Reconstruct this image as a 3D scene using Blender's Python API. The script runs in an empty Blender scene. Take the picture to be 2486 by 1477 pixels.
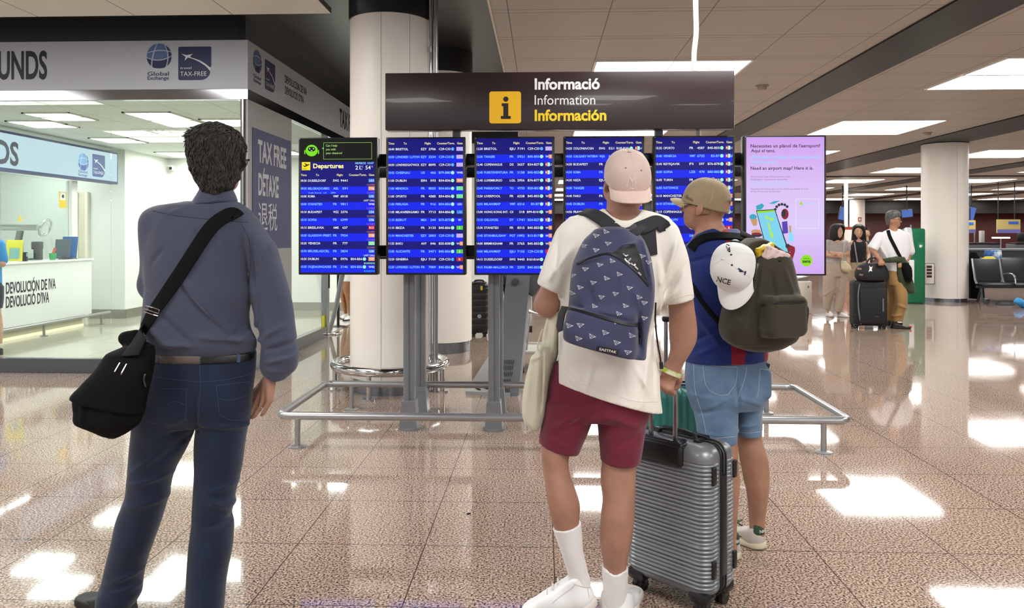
import bpy, bmesh, math, random
import numpy as np
from mathutils import Vector, Matrix
from mathutils.bvhtree import BVHTree
random.seed(7); np.random.seed(7)
SC = bpy.context.scene
COL = SC.collection
# ---------------------------------------------------------------- camera, world, exposure
F_PX, CX, CY, CAM_H = 1890.0, 1243.0, 572.0, 1.45
PSI = math.atan2(72.0, F_PX)
CS, SN = math.cos(PSI), math.sin(PSI)
cam_d = bpy.data.cameras.new('camera'); cam = bpy.data.objects.new('camera', cam_d); COL.objects.link(cam)
cam.location = (0, 0, CAM_H); cam.rotation_euler = (math.pi/2, 0, PSI)
cam_d.sensor_width = 36.0; cam_d.lens = 36.0*F_PX/2486.0
cam_d.shift_x = 0.0; cam_d.shift_y = -(738.5-CY)/2486.0
cam_d.clip_end = 200
SC.camera = cam
SC.view_settings.view_transform = 'Standard'; SC.view_settings.look = 'None'
SC.view_settings.exposure = 0.0; SC.view_settings.gamma = 1.0; SC.view_settings.use_curve_mapping = False
wd = bpy.data.worlds.new('world'); SC.world = wd; wd.use_nodes = True
wd.node_tree.nodes['Background'].inputs[0].default_value = (0.80, 0.83, 0.88, 1)
wd.node_tree.nodes['Background'].inputs[1].default_value = 0.8
PANEL_L = 13.0      # radiance of the hall's ceiling light panels
SHOP_L = 19.0       # radiance of the shop's ceiling light panels
# ---------------------------------------------------------------- helpers
def at(px, py, D):
    t = (px-CX)/F_PX
    return Vector((D*(-SN+CS*t), D*(CS+SN*t), CAM_H-(py-CY)/F_PX*D))
def fD(py): return CAM_H*F_PX/(py-CY)
def onY(px, py, Y):
    t = (px-CX)/F_PX; X = Y*(t*CS-SN)/(CS+t*SN); D = -X*SN+Y*CS
    return (X, CAM_H-(py-CY)/F_PX*D)
def onX(px, py, X):
    t = (px-CX)/F_PX; Y = X*(CS+t*SN)/(t*CS-SN); D = -X*SN+Y*CS
    return (Y, CAM_H-(py-CY)/F_PX*D)
def onZ(px, py, z):
    D = (CAM_H-z)*F_PX/(py-CY); p = at(px, py, D); return (p.x, p.y)
def lin(c):
    if isinstance(c, str): c = tuple(int(c[i:i+2], 16) for i in (0, 2, 4))
    o = []
    for v in c:
        v /= 255.0; o.append(v/12.92 if v <= 0.04045 else ((v+0.055)/1.055)**2.4)
    return tuple(o)+(1.0,)
MATS = {}
def M(name, col, rough=0.5, metal=0.0, emit=0.0, spec=0.5, bump=None, coat=0.0, var=None, sheen=0.0):
    if name in MATS: return MATS[name]
    m = bpy.data.materials.new(name); m.use_nodes = True; nt = m.node_tree; b = nt.nodes['Principled BSDF']
    c = lin(col)
    b.inputs['Base Color'].default_value = c; b.inputs['Roughness'].default_value = rough; b.inputs['Metallic'].default_value = metal
    b.inputs['Specular IOR Level'].default_value = spec; b.inputs['Coat Weight'].default_value = coat
    if sheen: b.inputs['Sheen Weight'].default_value = sheen
    if emit:
        b.inputs['Emission Color'].default_value = c; b.inputs['Emission Strength'].default_value = emit
        b.inputs['Base Color'].default_value = (0.01, 0.01, 0.01, 1); b.inputs['Specular IOR Level'].default_value = 0.12; b.inputs['Roughness'].default_value = 0.5
    tc = None
    if bump or var:
        tc = nt.nodes.new('ShaderNodeTexCoord')
    if bump:
        n = nt.nodes.new('ShaderNodeTexNoise'); n.inputs['Scale'].default_value = bump[0]; n.inputs['Detail'].default_value = 3
        bp = nt.nodes.new('ShaderNodeBump'); bp.inputs['Strength'].default_value = bump[1]; bp.inputs['Distance'].default_value = bump[2] if len(bump) > 2 else 0.002
        nt.links.new(tc.outputs['Object'], n.inputs['Vector']); nt.links.new(n.outputs['Fac'], bp.inputs['Height']); nt.links.new(bp.outputs[0], b.inputs['Normal'])
    if var:  # (scale, other colour)
        n = nt.nodes.new('ShaderNodeTexNoise'); n.inputs['Scale'].default_value = var[0]; n.inputs['Detail'].default_value = 4
        mx = nt.nodes.new('ShaderNodeMix'); mx.data_type = 'RGBA'
        rp = nt.nodes.new('ShaderNodeMapRange'); rp.inputs['From Min'].default_value = 0.4; rp.inputs['From Max'].default_value = 0.62
        nt.links.new(tc.outputs['Object'], n.inputs['Vector']); nt.links.new(n.outputs['Fac'], rp.inputs['Value']); nt.links.new(rp.outputs[0], mx.inputs['Factor'])
        mx.inputs['A'].default_value = c; mx.inputs['B'].default_value = lin(var[1]); nt.links.new(mx.outputs['Result'], b.inputs['Base Color'])
    MATS[name] = m
    return m
def glass_mat(name, tint, mirror=0.06):
    if name in MATS: return MATS[name]
    m = bpy.data.materials.new(name); m.use_nodes = True; nt = m.node_tree; nt.nodes.clear()
    out = nt.nodes.new('ShaderNodeOutputMaterial'); mx = nt.nodes.new('ShaderNodeMixShader'); tr = nt.nodes.new('ShaderNodeBsdfTransparent')
    gl = nt.nodes.new('ShaderNodeBsdfGlossy'); fr = nt.nodes.new('ShaderNodeFresnel'); fr.inputs[0].default_value = 1.45
    ge = nt.nodes.new('ShaderNodeNewGeometry'); io = nt.nodes.new('ShaderNodeMapRange'); io.inputs['To Min'].default_value = 1.45; io.inputs['To Max'].default_value = 1/1.45
    nt.links.new(ge.outputs['Backfacing'], io.inputs['Value']); nt.links.new(io.outputs[0], fr.inputs[0])
    gl.inputs['Roughness'].default_value = 0.0; tr.inputs[0].default_value = lin(tint)
    nt.links.new(fr.outputs[0], mx.inputs[0]); nt.links.new(tr.outputs[0], mx.inputs[1]); nt.links.new(gl.outputs[0], mx.inputs[2]); nt.links.new(mx.outputs[0], out.inputs[0])
    MATS[name] = m; return m
def tag(o, label=None, cat=None, group=None, kind=None):
    if label: o['label'] = label
    if cat: o['category'] = cat
    if group: o['group'] = group
    if kind: o['kind'] = kind
    return o
def thing(name, loc, label, cat, group=None, rz=0.0, kind=None):
    o = bpy.data.objects.new(name, None); COL.objects.link(o); o.location = loc; o.rotation_euler = (0, 0, rz); o.empty_display_size = 0.1
    return tag(o, label, cat, group, kind)
def wbase(o):
    """world matrix of an object from its own and its parents' location and z rotation"""
    m = Matrix.Identity(4)
    while o is not None:
        m = Matrix.Translation(o.location) @ o.rotation_euler.to_matrix().to_4x4() @ m; o = o.parent
    return m
class MB:
    def __init__(s): s.v = []; s.f = []; s.m = []; s.c = 0
    def add(s, vs, fs, mi=None):
        n = len(s.v); s.v.extend(tuple(p) for p in vs)
        mi = s.c if mi is None else mi
        for f in fs: s.f.append(tuple(i+n for i in f)); s.m.append(mi)
        return s
    def box(s, c, d, R=None, mi=None):
        x, y, z = d[0]/2, d[1]/2, d[2]/2
        vs = [Vector(p) for p in ((-x,-y,-z),(x,-y,-z),(x,y,-z),(-x,y,-z),(-x,-y,z),(x,-y,z),(x,y,z),(-x,y,z))]
        if R is not None: vs = [R @ p for p in vs]
        c = Vector(c)
        return s.add([p+c for p in vs], [(0,3,2,1),(4,5,6,7),(0,1,5,4),(1,2,6,5),(2,3,7,6),(3,0,4,7)], mi)
    def b2(s, lo, hi, mi=None):
        return s.box([(a+b)/2 for a, b in zip(lo, hi)], [abs(b-a) for a, b in zip(lo, hi)], None, mi)
    def rbox(s, c, d, r=0.01, seg=3, R=None, mi=None):
        bm = bmesh.new(); bmesh.ops.create_cube(bm, size=1.0)
        for v in bm.verts: v.co = Vector((v.co.x*d[0], v.co.y*d[1], v.co.z*d[2]))
        bmesh.ops.bevel(bm, geom=list(bm.edges), offset=min(r, min(d)*0.49), segments=seg, profile=0.5, affect='EDGES')
        vs = [v.co.copy() for v in bm.verts]; bm.verts.index_update(); fs = [tuple(v.index for v in f.verts) for f in bm.faces]; bm.free()
        if R is not None: vs = [R @ p for p in vs]
        c = Vector(c); return s.add([p+c for p in vs], fs, mi)
    def cyl(s, a, b, r, n=16, r2=None, caps=True, mi=None):
        return s.tube([a, b], [r, r if r2 is None else r2], n, caps, mi=mi)
    def tube(s, pts, r, n=12, caps=True, closed=False, mi=None):
        P = [Vector(p) for p in pts]; k = len(P)
        rs = list(r) if isinstance(r, (list, tuple)) else [r]*k
        vs = []; fs = []; up = None
        for i in range(k):
            if closed: t = P[(i+1) % k]-P[i-1]
            else: t = P[min(i+1, k-1)]-P[max(i-1, 0)]
            t.normalize()
            if up is None:
                up = Vector((0,0,1)) if abs(t.z) < 0.9 else Vector((1,0,0))
            up = (up-t*up.dot(t)).normalized(); sd = t.cross(up)
            for j in range(n):
                an = 2*math.pi*j/n; vs.append(P[i]+(sd*math.cos(an)+up*math.sin(an))*rs[i])
        L = k if closed else k-1
        for i in range(L):
            for j in range(n):
                a0 = i*n+j; a1 = i*n+(j+1) % n; b0 = ((i+1) % k)*n+j; b1 = ((i+1) % k)*n+(j+1) % n
                fs.append((a0, b0, b1, a1))
        if caps and not closed:
            fs.append(tuple(range(n))); fs.append(tuple((k-1)*n+j for j in range(n))[::-1])
        return s.add(vs, fs, mi)
    def lathe(s, prof, c, n=48, mi=None):
        vs = []; fs = []; c = Vector(c)
        for r, z in prof:
            for j in range(n):
                a = 2*math.pi*j/n; vs.append((c.x+r*math.cos(a), c.y+r*math.sin(a), c.z+z))
        for i in range(len(prof)-1):
            for j in range(n):
                fs.append((i*n+j, i*n+(j+1) % n, (i+1)*n+(j+1) % n, (i+1)*n+j))
        fs.append(tuple(range(n))[::-1]); fs.append(tuple((len(prof)-1)*n+j for j in range(n)))
        return s.add(vs, fs, mi)
    def prism(s, poly, d, mi=None):
        """poly: 3-D points of a planar outline; d: extrusion vector"""
        n = len(poly); P = [Vector(p) for p in poly]; d = Vector(d)
        fs = [tuple(range(n)), tuple(range(2*n-1, n-1, -1))]+[(i, i+n, (i+1) % n+n, (i+1) % n) for i in range(n)]
        return s.add(P+[p+d for p in P], fs, mi)
    def poly(s, pts, mi=None): return s.add(pts, [tuple(range(len(pts)))], mi)
    def build(s, name, mats, parent=None, smooth=40, world=True, label=None):
        me = bpy.data.meshes.new(name); vs = s.v
        if parent is not None and world:
            mi = wbase(parent).inverted(); vs = [tuple(mi @ Vector(p)) for p in vs]
        me.from_pydata([tuple(p) for p in vs], [], s.f)
        if not isinstance(mats, (list, tuple)): mats = [mats]
        for m in mats: me.materials.append(m)
        if len(mats) > 1: me.polygons.foreach_set('material_index', s.m)
        bm = bmesh.new(); bm.from_mesh(me); bmesh.ops.recalc_face_normals(bm, faces=bm.faces); bm.to_mesh(me); bm.free()
        if smooth:
            me.shade_smooth(); me.set_sharp_from_angle(angle=math.radians(smooth))
        o = bpy.data.objects.new(name, me); COL.objects.link(o)
        if parent is not None: o.parent = parent
        if label: o['label'] = label
        return o
def clone(o, parent=None):
    c = o.copy(); COL.objects.link(c)
    if parent is not None: c.parent = parent
    for ch in list(o.children): clone(ch, c)
    return c
def arc(c, r, a0, a1, n, ex, ey):
    c = Vector(c); ex = Vector(ex); ey = Vector(ey)
    return [c+ex*(r*math.cos(a0+(a1-a0)*i/n))+ey*(r*math.sin(a0+(a1-a0)*i/n)) for i in range(n+1)]
def catmull(P, m=8):
    P = [Vector(p) for p in P]; out = []
    for i in range(len(P)-1):
        p0 = P[max(i-1, 0)]; p1 = P[i]; p2 = P[i+1]; p3 = P[min(i+2, len(P)-1)]
        for j in range(m):
            t = j/m; out.append(0.5*((2*p1)+(p2-p0)*t+(2*p0-5*p1+4*p2-p3)*t*t+(3*p1-p0-3*p2+p3)*t*t*t))
    out.append(P[-1]); return out
# ---------------------------------------------------------------- lettering
_TX = {}
def _raw(s, bold, res):
    cu = bpy.data.curves.new('t', 'FONT'); cu.body = s; cu.size = 1.0; cu.resolution_u = res; cu.fill_mode = 'FRONT'
    cu.offset = bold
    ob = bpy.data.objects.new('t', cu); COL.objects.link(ob)
    dg = bpy.context.evaluated_depsgraph_get(); ev = ob.evaluated_get(dg); me = ev.to_mesh()
    vs = np.array([v.co[:2] for v in me.vertices], dtype=float).reshape(-1, 2); fs = [tuple(p.vertices) for p in me.polygons]
    ev.to_mesh_clear(); bpy.data.objects.remove(ob); bpy.data.curves.remove(cu)
    return vs, fs
def tmesh(s, bold=0.0, res=2):
    k = (s, bold, res)
    if k not in _TX:
        if 'cap' not in _TX:
            v, f = _raw('H', 0.0, 2); _TX['cap'] = float(v[:, 1].max()) if len(v) else 0.7
        v, f = _raw(s, bold, res)
        if len(v):
            v = v/_TX['cap']; v[:, 0] -= v[:, 0].min()
        _TX[k] = (v, f)
    return _TX[k]
def put_text(mb, s, org, ex, ez, h, w=None, xs=1.0, bold=0.0, align='l', mi=None, res=2):
    v, f = tmesh(s, bold, res)
    if not len(v): return
    W = v[:, 0].max(); sx = h*xs if w is None else w/W
    off = {'l': 0, 'c': -W*sx/2, 'r': -W*sx}[align]
    org = Vector(org); ex = Vector(ex); ez = Vector(ez)
    mb.add([org+ex*(p[0]*sx+off)+ez*(p[1]*h) for p in v], f, mi)
# ---------------------------------------------------------------- implicit surfaces (bodies, clothes, bags)
def smin(a, b, k):
    if k <= 0: return np.minimum(a, b)
    h = np.maximum(k-np.abs(a-b), 0.0)/k
    return np.minimum(a, b)-h*h*k*0.25
def dense(rows, m=6):
    """Catmull-Rom through rows of numbers sorted by the first"""
    R = np.array(sorted(rows), dtype=float); out = []
    for i in range(len(R)-1):
        p0 = R[max(i-1, 0)]; p1 = R[i]; p2 = R[i+1]; p3 = R[min(i+2, len(R)-1)]
        for j in range(m):
            t = j/m; r = 0.5*(2*p1+(p2-p0)*t+(2*p0-5*p1+4*p2-p3)*t*t+(3*p1-p0-3*p2+p3)*t**3)
            r[0] = p1[0]+(p2[0]-p1[0])*t; out.append(r)
    out.append(R[-1]); return np.array(out)
class S:
    def __init__(s): s.p = []; s.cuts = []; s.folds = []; s.disp = None
    def _add(s, fn, lo, hi, k, op='u'): s.p.append((fn, np.array(lo, float), np.array(hi, float), k, op)); return s
    def cap(s, a, b, ra, rb=None, k=0.02, op='u'):
        a = np.array(a, float); b = np.array(b, float); rb = ra if rb is None else rb; ba = b-a; L = max(ba.dot(ba), 1e-9)
        def fn(x, y, z):
            t = np.clip(((x-a[0])*ba[0]+(y-a[1])*ba[1]+(z-a[2])*ba[2])/L, 0, 1)
            return np.sqrt((x-a[0]-t*ba[0])**2+(y-a[1]-t*ba[1])**2+(z-a[2]-t*ba[2])**2)-(ra+(rb-ra)*t)
        r = max(ra, rb); return s._add(fn, np.minimum(a, b)-r, np.maximum(a, b)+r, k, op)
    def chain(s, pts, rs, k=0.015):
        for i in range(len(pts)-1): s.cap(pts[i], pts[i+1], rs[i], rs[i+1], k)
        return s
    def ell(s, c, r, R=None, k=0.02, op='u', e=2.0):
        c = np.array(c, float); Ri = None if R is None else np.array(R, float).T; m = max(r)
        def fn(x, y, z):
            dx, dy, dz = x-c[0], y-c[1], z-c[2]
            if Ri is not None:
                dx, dy, dz = (Ri[0, 0]*dx+Ri[0, 1]*dy+Ri[0, 2]*dz, Ri[1, 0]*dx+Ri[1, 1]*dy+Ri[1, 2]*dz, Ri[2, 0]*dx+Ri[2, 1]*dy+Ri[2, 2]*dz)
            if e == 2.0:
                q = np.sqrt((dx/r[0])**2+(dy/r[1])**2+(dz/r[2])**2)
                g = np.sqrt((dx/r[0]**2)**2+(dy/r[1]**2)**2+(dz/r[2]**2)**2)+1e-9
                return q*(q-1)/g
            q = (np.abs(dx/r[0])**e+np.abs(dy/r[1])**e+np.abs(dz/r[2])**e)**(1/e)
            return (q-1)*min(r)
        mm = m if R is not None else np.array(r)
        return s._add(fn, c-mm, c+mm, k, op)
    def rbox(s, c, h, r, R=None, k=0.01, op='u'):
        c = np.array(c, float); Ri = np.eye(3) if R is None else np.array(R, float).T
        def fn(x, y, z):
            dx, dy, dz = x-c[0], y-c[1], z-c[2]
            u = [np.abs(Ri[i, 0]*dx+Ri[i, 1]*dy+Ri[i, 2]*dz)-(h[i]-r) for i in range(3)]
            o = np.sqrt(sum(np.maximum(t, 0)**2 for t in u)); return o+np.minimum(np.maximum(np.maximum(u[0], u[1]), u[2]), 0)-r
        m = math.sqrt(sum(t*t for t in h)) if R is not None else np.array(h)
        return s._add(fn, c-m, c+m, k, op)
    def loft(s, rows, k=0.02, e=2.0, op='u', rnd=0.0):
        """rows: (z, xl, xr, yc, half depth)"""
        d = dense(rows); zz = d[:, 0]
        def fn(x, y, z):
            zc = np.clip(z, zz[0], zz[-1])
            xl = np.interp(zc, zz, d[:, 1]); xr = np.interp(zc, zz, d[:, 2]); yc = np.interp(zc, zz, d[:, 3]); b = np.interp(zc, zz, d[:, 4])
            a = np.maximum((xr-xl)/2, 1e-3); cx = (xl+xr)/2
            q = (np.abs((x-cx)/a)**e+np.abs((y-yc)/b)**e)**(1/e)
            dd = (q-1)*np.minimum(a, b); dz = np.maximum(zz[0]-z, z-zz[-1])
            return np.maximum(dd, dz) if not rnd else np.where(dz > 0, np.sqrt(np.maximum(dd+rnd, 0)**2+dz*dz)-rnd, dd)
        return s._add(fn, (d[:, 1].min(), (d[:, 3]-d[:, 4]).min(), zz[0]-rnd), (d[:, 2].max(), (d[:, 3]+d[:, 4]).max(), zz[-1]+rnd), k, op)
    def cut(s, p, n, r=0.0, xr=None): s.cuts.append((np.array(p, float), np.array(n, float)/np.linalg.norm(n), r, xr)); return s
    def fold(s, a, b, amp, w): s.folds.append((np.array(a, float), np.array(b, float), amp*1.7, w*0.85)); return s
    def mesh(s, h=0.006, smooth=2, T=None):
        lo = np.min([p[1] for p in s.p if p[4] == 'u'], axis=0)-0.03; hi = np.max([p[2] for p in s.p if p[4] == 'u'], axis=0)+0.03
        n = np.ceil((hi-lo)/h).astype(int)+1
        ax = [(lo[i]+h*np.arange(n[i])).astype(np.float32) for i in range(3)]
        D = np.full(tuple(n), 0.5, np.float32)
        for fn, a, b, k, op in s.p:
            mg = k+3*h+0.004
            i0 = np.clip(np.floor((a-mg-lo)/h).astype(int), 0, n-1); i1 = np.clip(np.ceil((b+mg-lo)/h).astype(int)+1, 1, n)
            if np.any(i1 <= i0): continue
            sl = tuple(slice(i0[i], i1[i]) for i in range(3))
            d = fn(ax[0][sl[0]][:, None, None], ax[1][sl[1]][None, :, None], ax[2][sl[2]][None, None, :]).astype(np.float32)
            if op == 'u': D[sl] = smin(D[sl], d, k)
            else: D[sl] = -smin(-D[sl], d, k)
        ii = np.nonzero(np.abs(D) < 0.035)
        if s.folds or s.disp:
            x, y, z = ax[0][ii[0]], ax[1][ii[1]], ax[2][ii[2]]; e = np.zeros_like(x)
            for a, b, amp, w in s.folds:
                ba = b-a; L = max(ba.dot(ba), 1e-9); L = max(ba[0]**2+ba[2]**2, 1e-9); t0 = ((x-a[0])*ba[0]+(z-a[2])*ba[2])/L; t = np.clip(t0, 0, 1)
                q = (x-a[0]-t*ba[0])**2+(np.maximum(np.abs(y-a[1]-t*ba[1])-0.09, 0))**2+(z-a[2]-t*ba[2])**2
                e -= amp*np.exp(-q/(w*w))*(0.35+0.65*np.sin(math.pi*np.clip(t, 0.0, 1.0)))
            if s.disp is not None: e -= s.disp(x, y, z)
            D[ii] += e
        for p, nn, r, xr in s.cuts:
            d = ((ax[0]-p[0])*nn[0])[:, None, None]+((ax[1]-p[1])*nn[1])[None, :, None]+((ax[2]-p[2])*nn[2])[None, None, :]
            d = d.astype(np.float32); E_ = np.maximum(D, d) if not r else -smin(-D, -d, r)
            if xr is not None: E_ = np.where(((ax[0] >= xr[0]) & (ax[0] <= xr[1]))[:, None, None], E_, D)
            D = E_
        D[0], D[-1], D[:, 0], D[:, -1], D[:, :, 0], D[:, :, -1] = 1, 1, 1, 1, 1, 1
        return nets(D, lo, h, smooth, T)
def nets(D, lo, h, smooth=2, T=None):
    I = D < 0; nx, ny, nz = D.shape
    cnt = np.zeros((nx-1, ny-1, nz-1), np.int8)
    for a in (0, 1):
        for b in (0, 1):
            for c in (0, 1): cnt += I[a:nx-1+a, b:ny-1+b, c:nz-1+c]
    act = (cnt > 0) & (cnt < 8); ci = np.nonzero(act); N = len(ci[0])
    if N == 0: return [], []
    idx = np.full(act.shape, -1, np.int64); idx[ci] = np.arange(N)
    P = np.zeros((N, 3)); W = np.zeros(N); C = {}
    for a in (0, 1):
        for b in (0, 1):
            for c in (0, 1): C[(a, b, c)] = D[ci[0]+a, ci[1]+b, ci[2]+c].astype(float)
    for ax_ in range(3):
        for u in (0, 1):
            for v in (0, 1):
                k0 = [u, v]; k0.insert(ax_, 0); k1 = [u, v]; k1.insert(ax_, 1)
                d0, d1 = C[tuple(k0)], C[tuple(k1)]; m = (d0 < 0) != (d1 < 0)
                t = np.where(m, d0/np.where(m, d0-d1, 1), 0)
                q = np.zeros((N, 3)); q[:] = k0; q[:, ax_] = t
                P[m] += q[m]; W[m] += 1
    P /= W[:, None]
    V = (np.stack(ci, 1)+P)*h+lo
    F = []
    def quads(m, off, flip):
        w = np.nonzero(m)
        return w
    # edges along each axis
    for ax_ in range(3):
        sl0 = [slice(1, -1)]*3; sl1 = [slice(1, -1)]*3; sl0[ax_] = slice(0, -1); sl1[ax_] = slice(1, None)
        a = I[tuple(sl0)]; b = I[tuple(sl1)]; w = np.nonzero(a != b)
        g = [w[i]+(0 if i == ax_ else 1) for i in range(3)]
        o1, o2 = [i for i in range(3) if i != ax_]
        def cell(d1, d2):
            q = [g[0].copy(), g[1].copy(), g[2].copy()]; q[o1] -= d1; q[o2] -= d2
            return idx[q[0], q[1], q[2]]
        q = np.stack([cell(0, 0), cell(1, 0), cell(1, 1), cell(0, 1)], 1)
        fl = a[w] if ax_ != 1 else ~a[w]
        q[~fl] = q[~fl][:, ::-1]
        F.append(q)
    F = np.concatenate(F); F = F[(F >= 0).all(1)]
    # smoothing
    if smooth:
        e = np.concatenate([F[:, [0, 1]], F[:, [1, 2]], F[:, [2, 3]], F[:, [3, 0]]])
        for _ in range(smooth):
            A = np.zeros_like(V); k = np.zeros(len(V))
            for c in range(3):
                A[:, c] = np.bincount(e[:, 0], V[e[:, 1], c], len(V))+np.bincount(e[:, 1], V[e[:, 0], c], len(V))
            k = np.bincount(e[:, 0], minlength=len(V))+np.bincount(e[:, 1], minlength=len(V))
            V = 0.45*V+0.55*A/np.maximum(k, 1)[:, None]
    if T is not None:
        Tm = np.array(T); V = V @ Tm[:3, :3].T+Tm[:3, 3]
    return V, F
def smesh(name, sdf, mats, parent=None, h=0.006, smooth=2, T=None, extra=None, mfun=None, label=None):
    """implicit surface -> object; returns (object, world-space BVH). extra: a MB whose geometry joins the mesh"""
    V, F = sdf.mesh(h, smooth, T) if not isinstance(sdf, tuple) else sdf
    me = bpy.data.meshes.new(name)
    Vl = V
    if parent is not None:
        mi = np.array(wbase(parent).inverted()); Vl = V @ mi[:3, :3].T+mi[:3, 3]
    n = len(V); vl = Vl.tolist(); fl = F.tolist()
    if extra is not None and extra.v:
        ev = np.array(extra.v)
        if parent is not None: ev = ev @ mi[:3, :3].T+mi[:3, 3]
        vl += ev.tolist(); fl += [tuple(i+n for i in f) for f in extra.f]
    me.from_pydata(vl, [], fl)
    if not isinstance(mats, (list, tuple)): mats = [mats]
    for m in mats: me.materials.append(m)
    if mfun is not None:
        cen = V[F].mean(1); mi_ = mfun(cen).astype(int).tolist()
        if extra is not None and extra.v: mi_ += list(extra.m)
        me.polygons.foreach_set('material_index', mi_)
    me.shade_smooth()
    o = bpy.data.objects.new(name, me); COL.objects.link(o)
    if parent is not None: o.parent = parent
    if label: o['label'] = label
    return o, BVHTree.FromPolygons(V.tolist(), F.tolist())
EYE = Vector((0, 0, CAM_H))
def hit(bvh, px, py, lift=0.0015, D=3.0):
    d = (at(px, py, 1.0)-EYE).normalized()
    r = bvh.ray_cast(EYE, d)
    if r[0] is None:
        p = at(px, py, D); r = bvh.find_nearest(p)
    n = r[1] if r[1].dot(d) < 0 else -r[1]
    return r[0]+n*lift, n
def stitch(mb, bvh, pts, w=0.0012, lift=0.001, mi=None, D=3.0, m=6):
    """a thin raised line through pixel points laid on a surface"""
    Q = catmull([(p[0], p[1], 0) for p in pts], m)
    mb.tube([hit(bvh, q.x, q.y, lift, D)[0] for q in Q], w, 5, mi=mi)
def ribbon(mb, P, N, w, t, mi=None):
    """strap of width w and thickness t through points P with surface normals N"""
    k = len(P); vs = []
    ws = w if isinstance(w, (list, tuple)) else [w]*k
    for i in range(k):
        T = (P[min(i+1, k-1)]-P[max(i-1, 0)]).normalized(); n = (N[i]-T*N[i].dot(T)).normalized(); sd = T.cross(n)
        a = ws[i]/2
        for x, y in ((-a, 0), (-a, t*0.8), (-a*0.9, t), (a*0.9, t), (a, t*0.8), (a, 0)): vs.append(P[i]+sd*x+n*y)
    fs = []
    for i in range(k-1):
        for j in range(6): fs.append((i*6+j, i*6+(j+1) % 6, (i+1)*6+(j+1) % 6, (i+1)*6+j))
    fs.append(tuple(range(6))); fs.append(tuple((k-1)*6+j for j in range(6))[::-1])
    mb.add(vs, fs, mi)
def strap_on(mb, bvh, pts, w, t=0.004, lift=0.0, m=6, D=3.0, mi=None, sm=3, over=False):
    Q = catmull([(p[0], p[1], 0) for p in pts], m); P = []; N = []
    for q in Q:
        p, n = hit(bvh, q.x, q.y, lift, D); P.append(p); N.append(n)
    for _ in range(sm):
        P = [P[0]]+[(P[i-1]+P[i]*2+P[i+1])/4 for i in range(1, len(P)-1)]+[P[-1]]
        N = [N[0]]+[(N[i-1]+N[i]*2+N[i+1]).normalized() for i in range(1, len(N)-1)]+[N[-1]]
    if over:   # carry the start of the strap over the shoulder to the front
        P = [P[0]+Vector((0, 0.10, -0.11)), P[0]+Vector((0, 0.08, -0.07)), P[0]+Vector((0, 0.055, -0.034)), P[0]+Vector((0, 0.028, -0.009))]+P; N = [Vector((0, 0.9, 0.5)), Vector((0, 0.8, 0.6)), Vector((0, 0.6, 0.8)), Vector((0, 0.2, 1))]+N
        for _ in range(3):
            P = [P[0]]+[(P[i-1]+P[i]*2+P[i+1])/4 for i in range(1, len(P)-1)]+[P[-1]]; N = [N[0]]+[(N[i-1]+N[i]*2+N[i+1]).normalized() for i in range(1, len(N)-1)]+[N[-1]]
    ribbon(mb, P, N, w, t, mi); return P, N
def decal_text(mb, bvh, s, pl, pr, h_px, lift=0.001, bold=0.0, mi=None, D=3.0):
    """lettering from pixel point pl (baseline start) to pr (baseline end), cap height h_px, laid on a surface"""
    v, f = tmesh(s, bold, 2); W = v[:, 0].max(); ux, uy = (pr[0]-pl[0])/W, (pr[1]-pl[1])/W
    L = math.hypot(ux, uy); nx_, ny_ = uy/L*h_px, -ux/L*h_px
    if ny_ > 0: nx_, ny_ = -nx_, -ny_
    mb.add([hit(bvh, pl[0]+ux*p[0]+nx_*p[1], pl[1]+uy*p[0]+ny_*p[1], lift, D)[0] for p in v], f, mi)
def decal_poly(mb, bvh, pts, lift=0.001, mi=None, D=3.0):
    """filled outline in pixels laid on a surface (fan of a grid so that it follows the surface)"""
    bm = bmesh.new(); vs = [bm.verts.new((p[0], p[1], 0)) for p in pts]; bm.faces.new(vs)
    bmesh.ops.triangulate(bm, faces=bm.faces)
    bmesh.ops.subdivide_edges(bm, edges=bm.edges, cuts=3, use_grid_fill=True)
    bm.verts.index_update()
    V = [hit(bvh, v.co.x, v.co.y, lift, D)[0] for v in bm.verts]; F = [tuple(v.index for v in f.verts) for f in bm.faces]; bm.free()
    mb.add(V, F, mi)
def RZ(a): return Matrix.Rotation(a, 3, 'Z')
def frame3(f, up=(0, 0, 1)):
    f = Vector(f).normalized(); up = Vector(up); s_ = f.cross(up).normalized(); u = s_.cross(f)
    return s_, f, u
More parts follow.
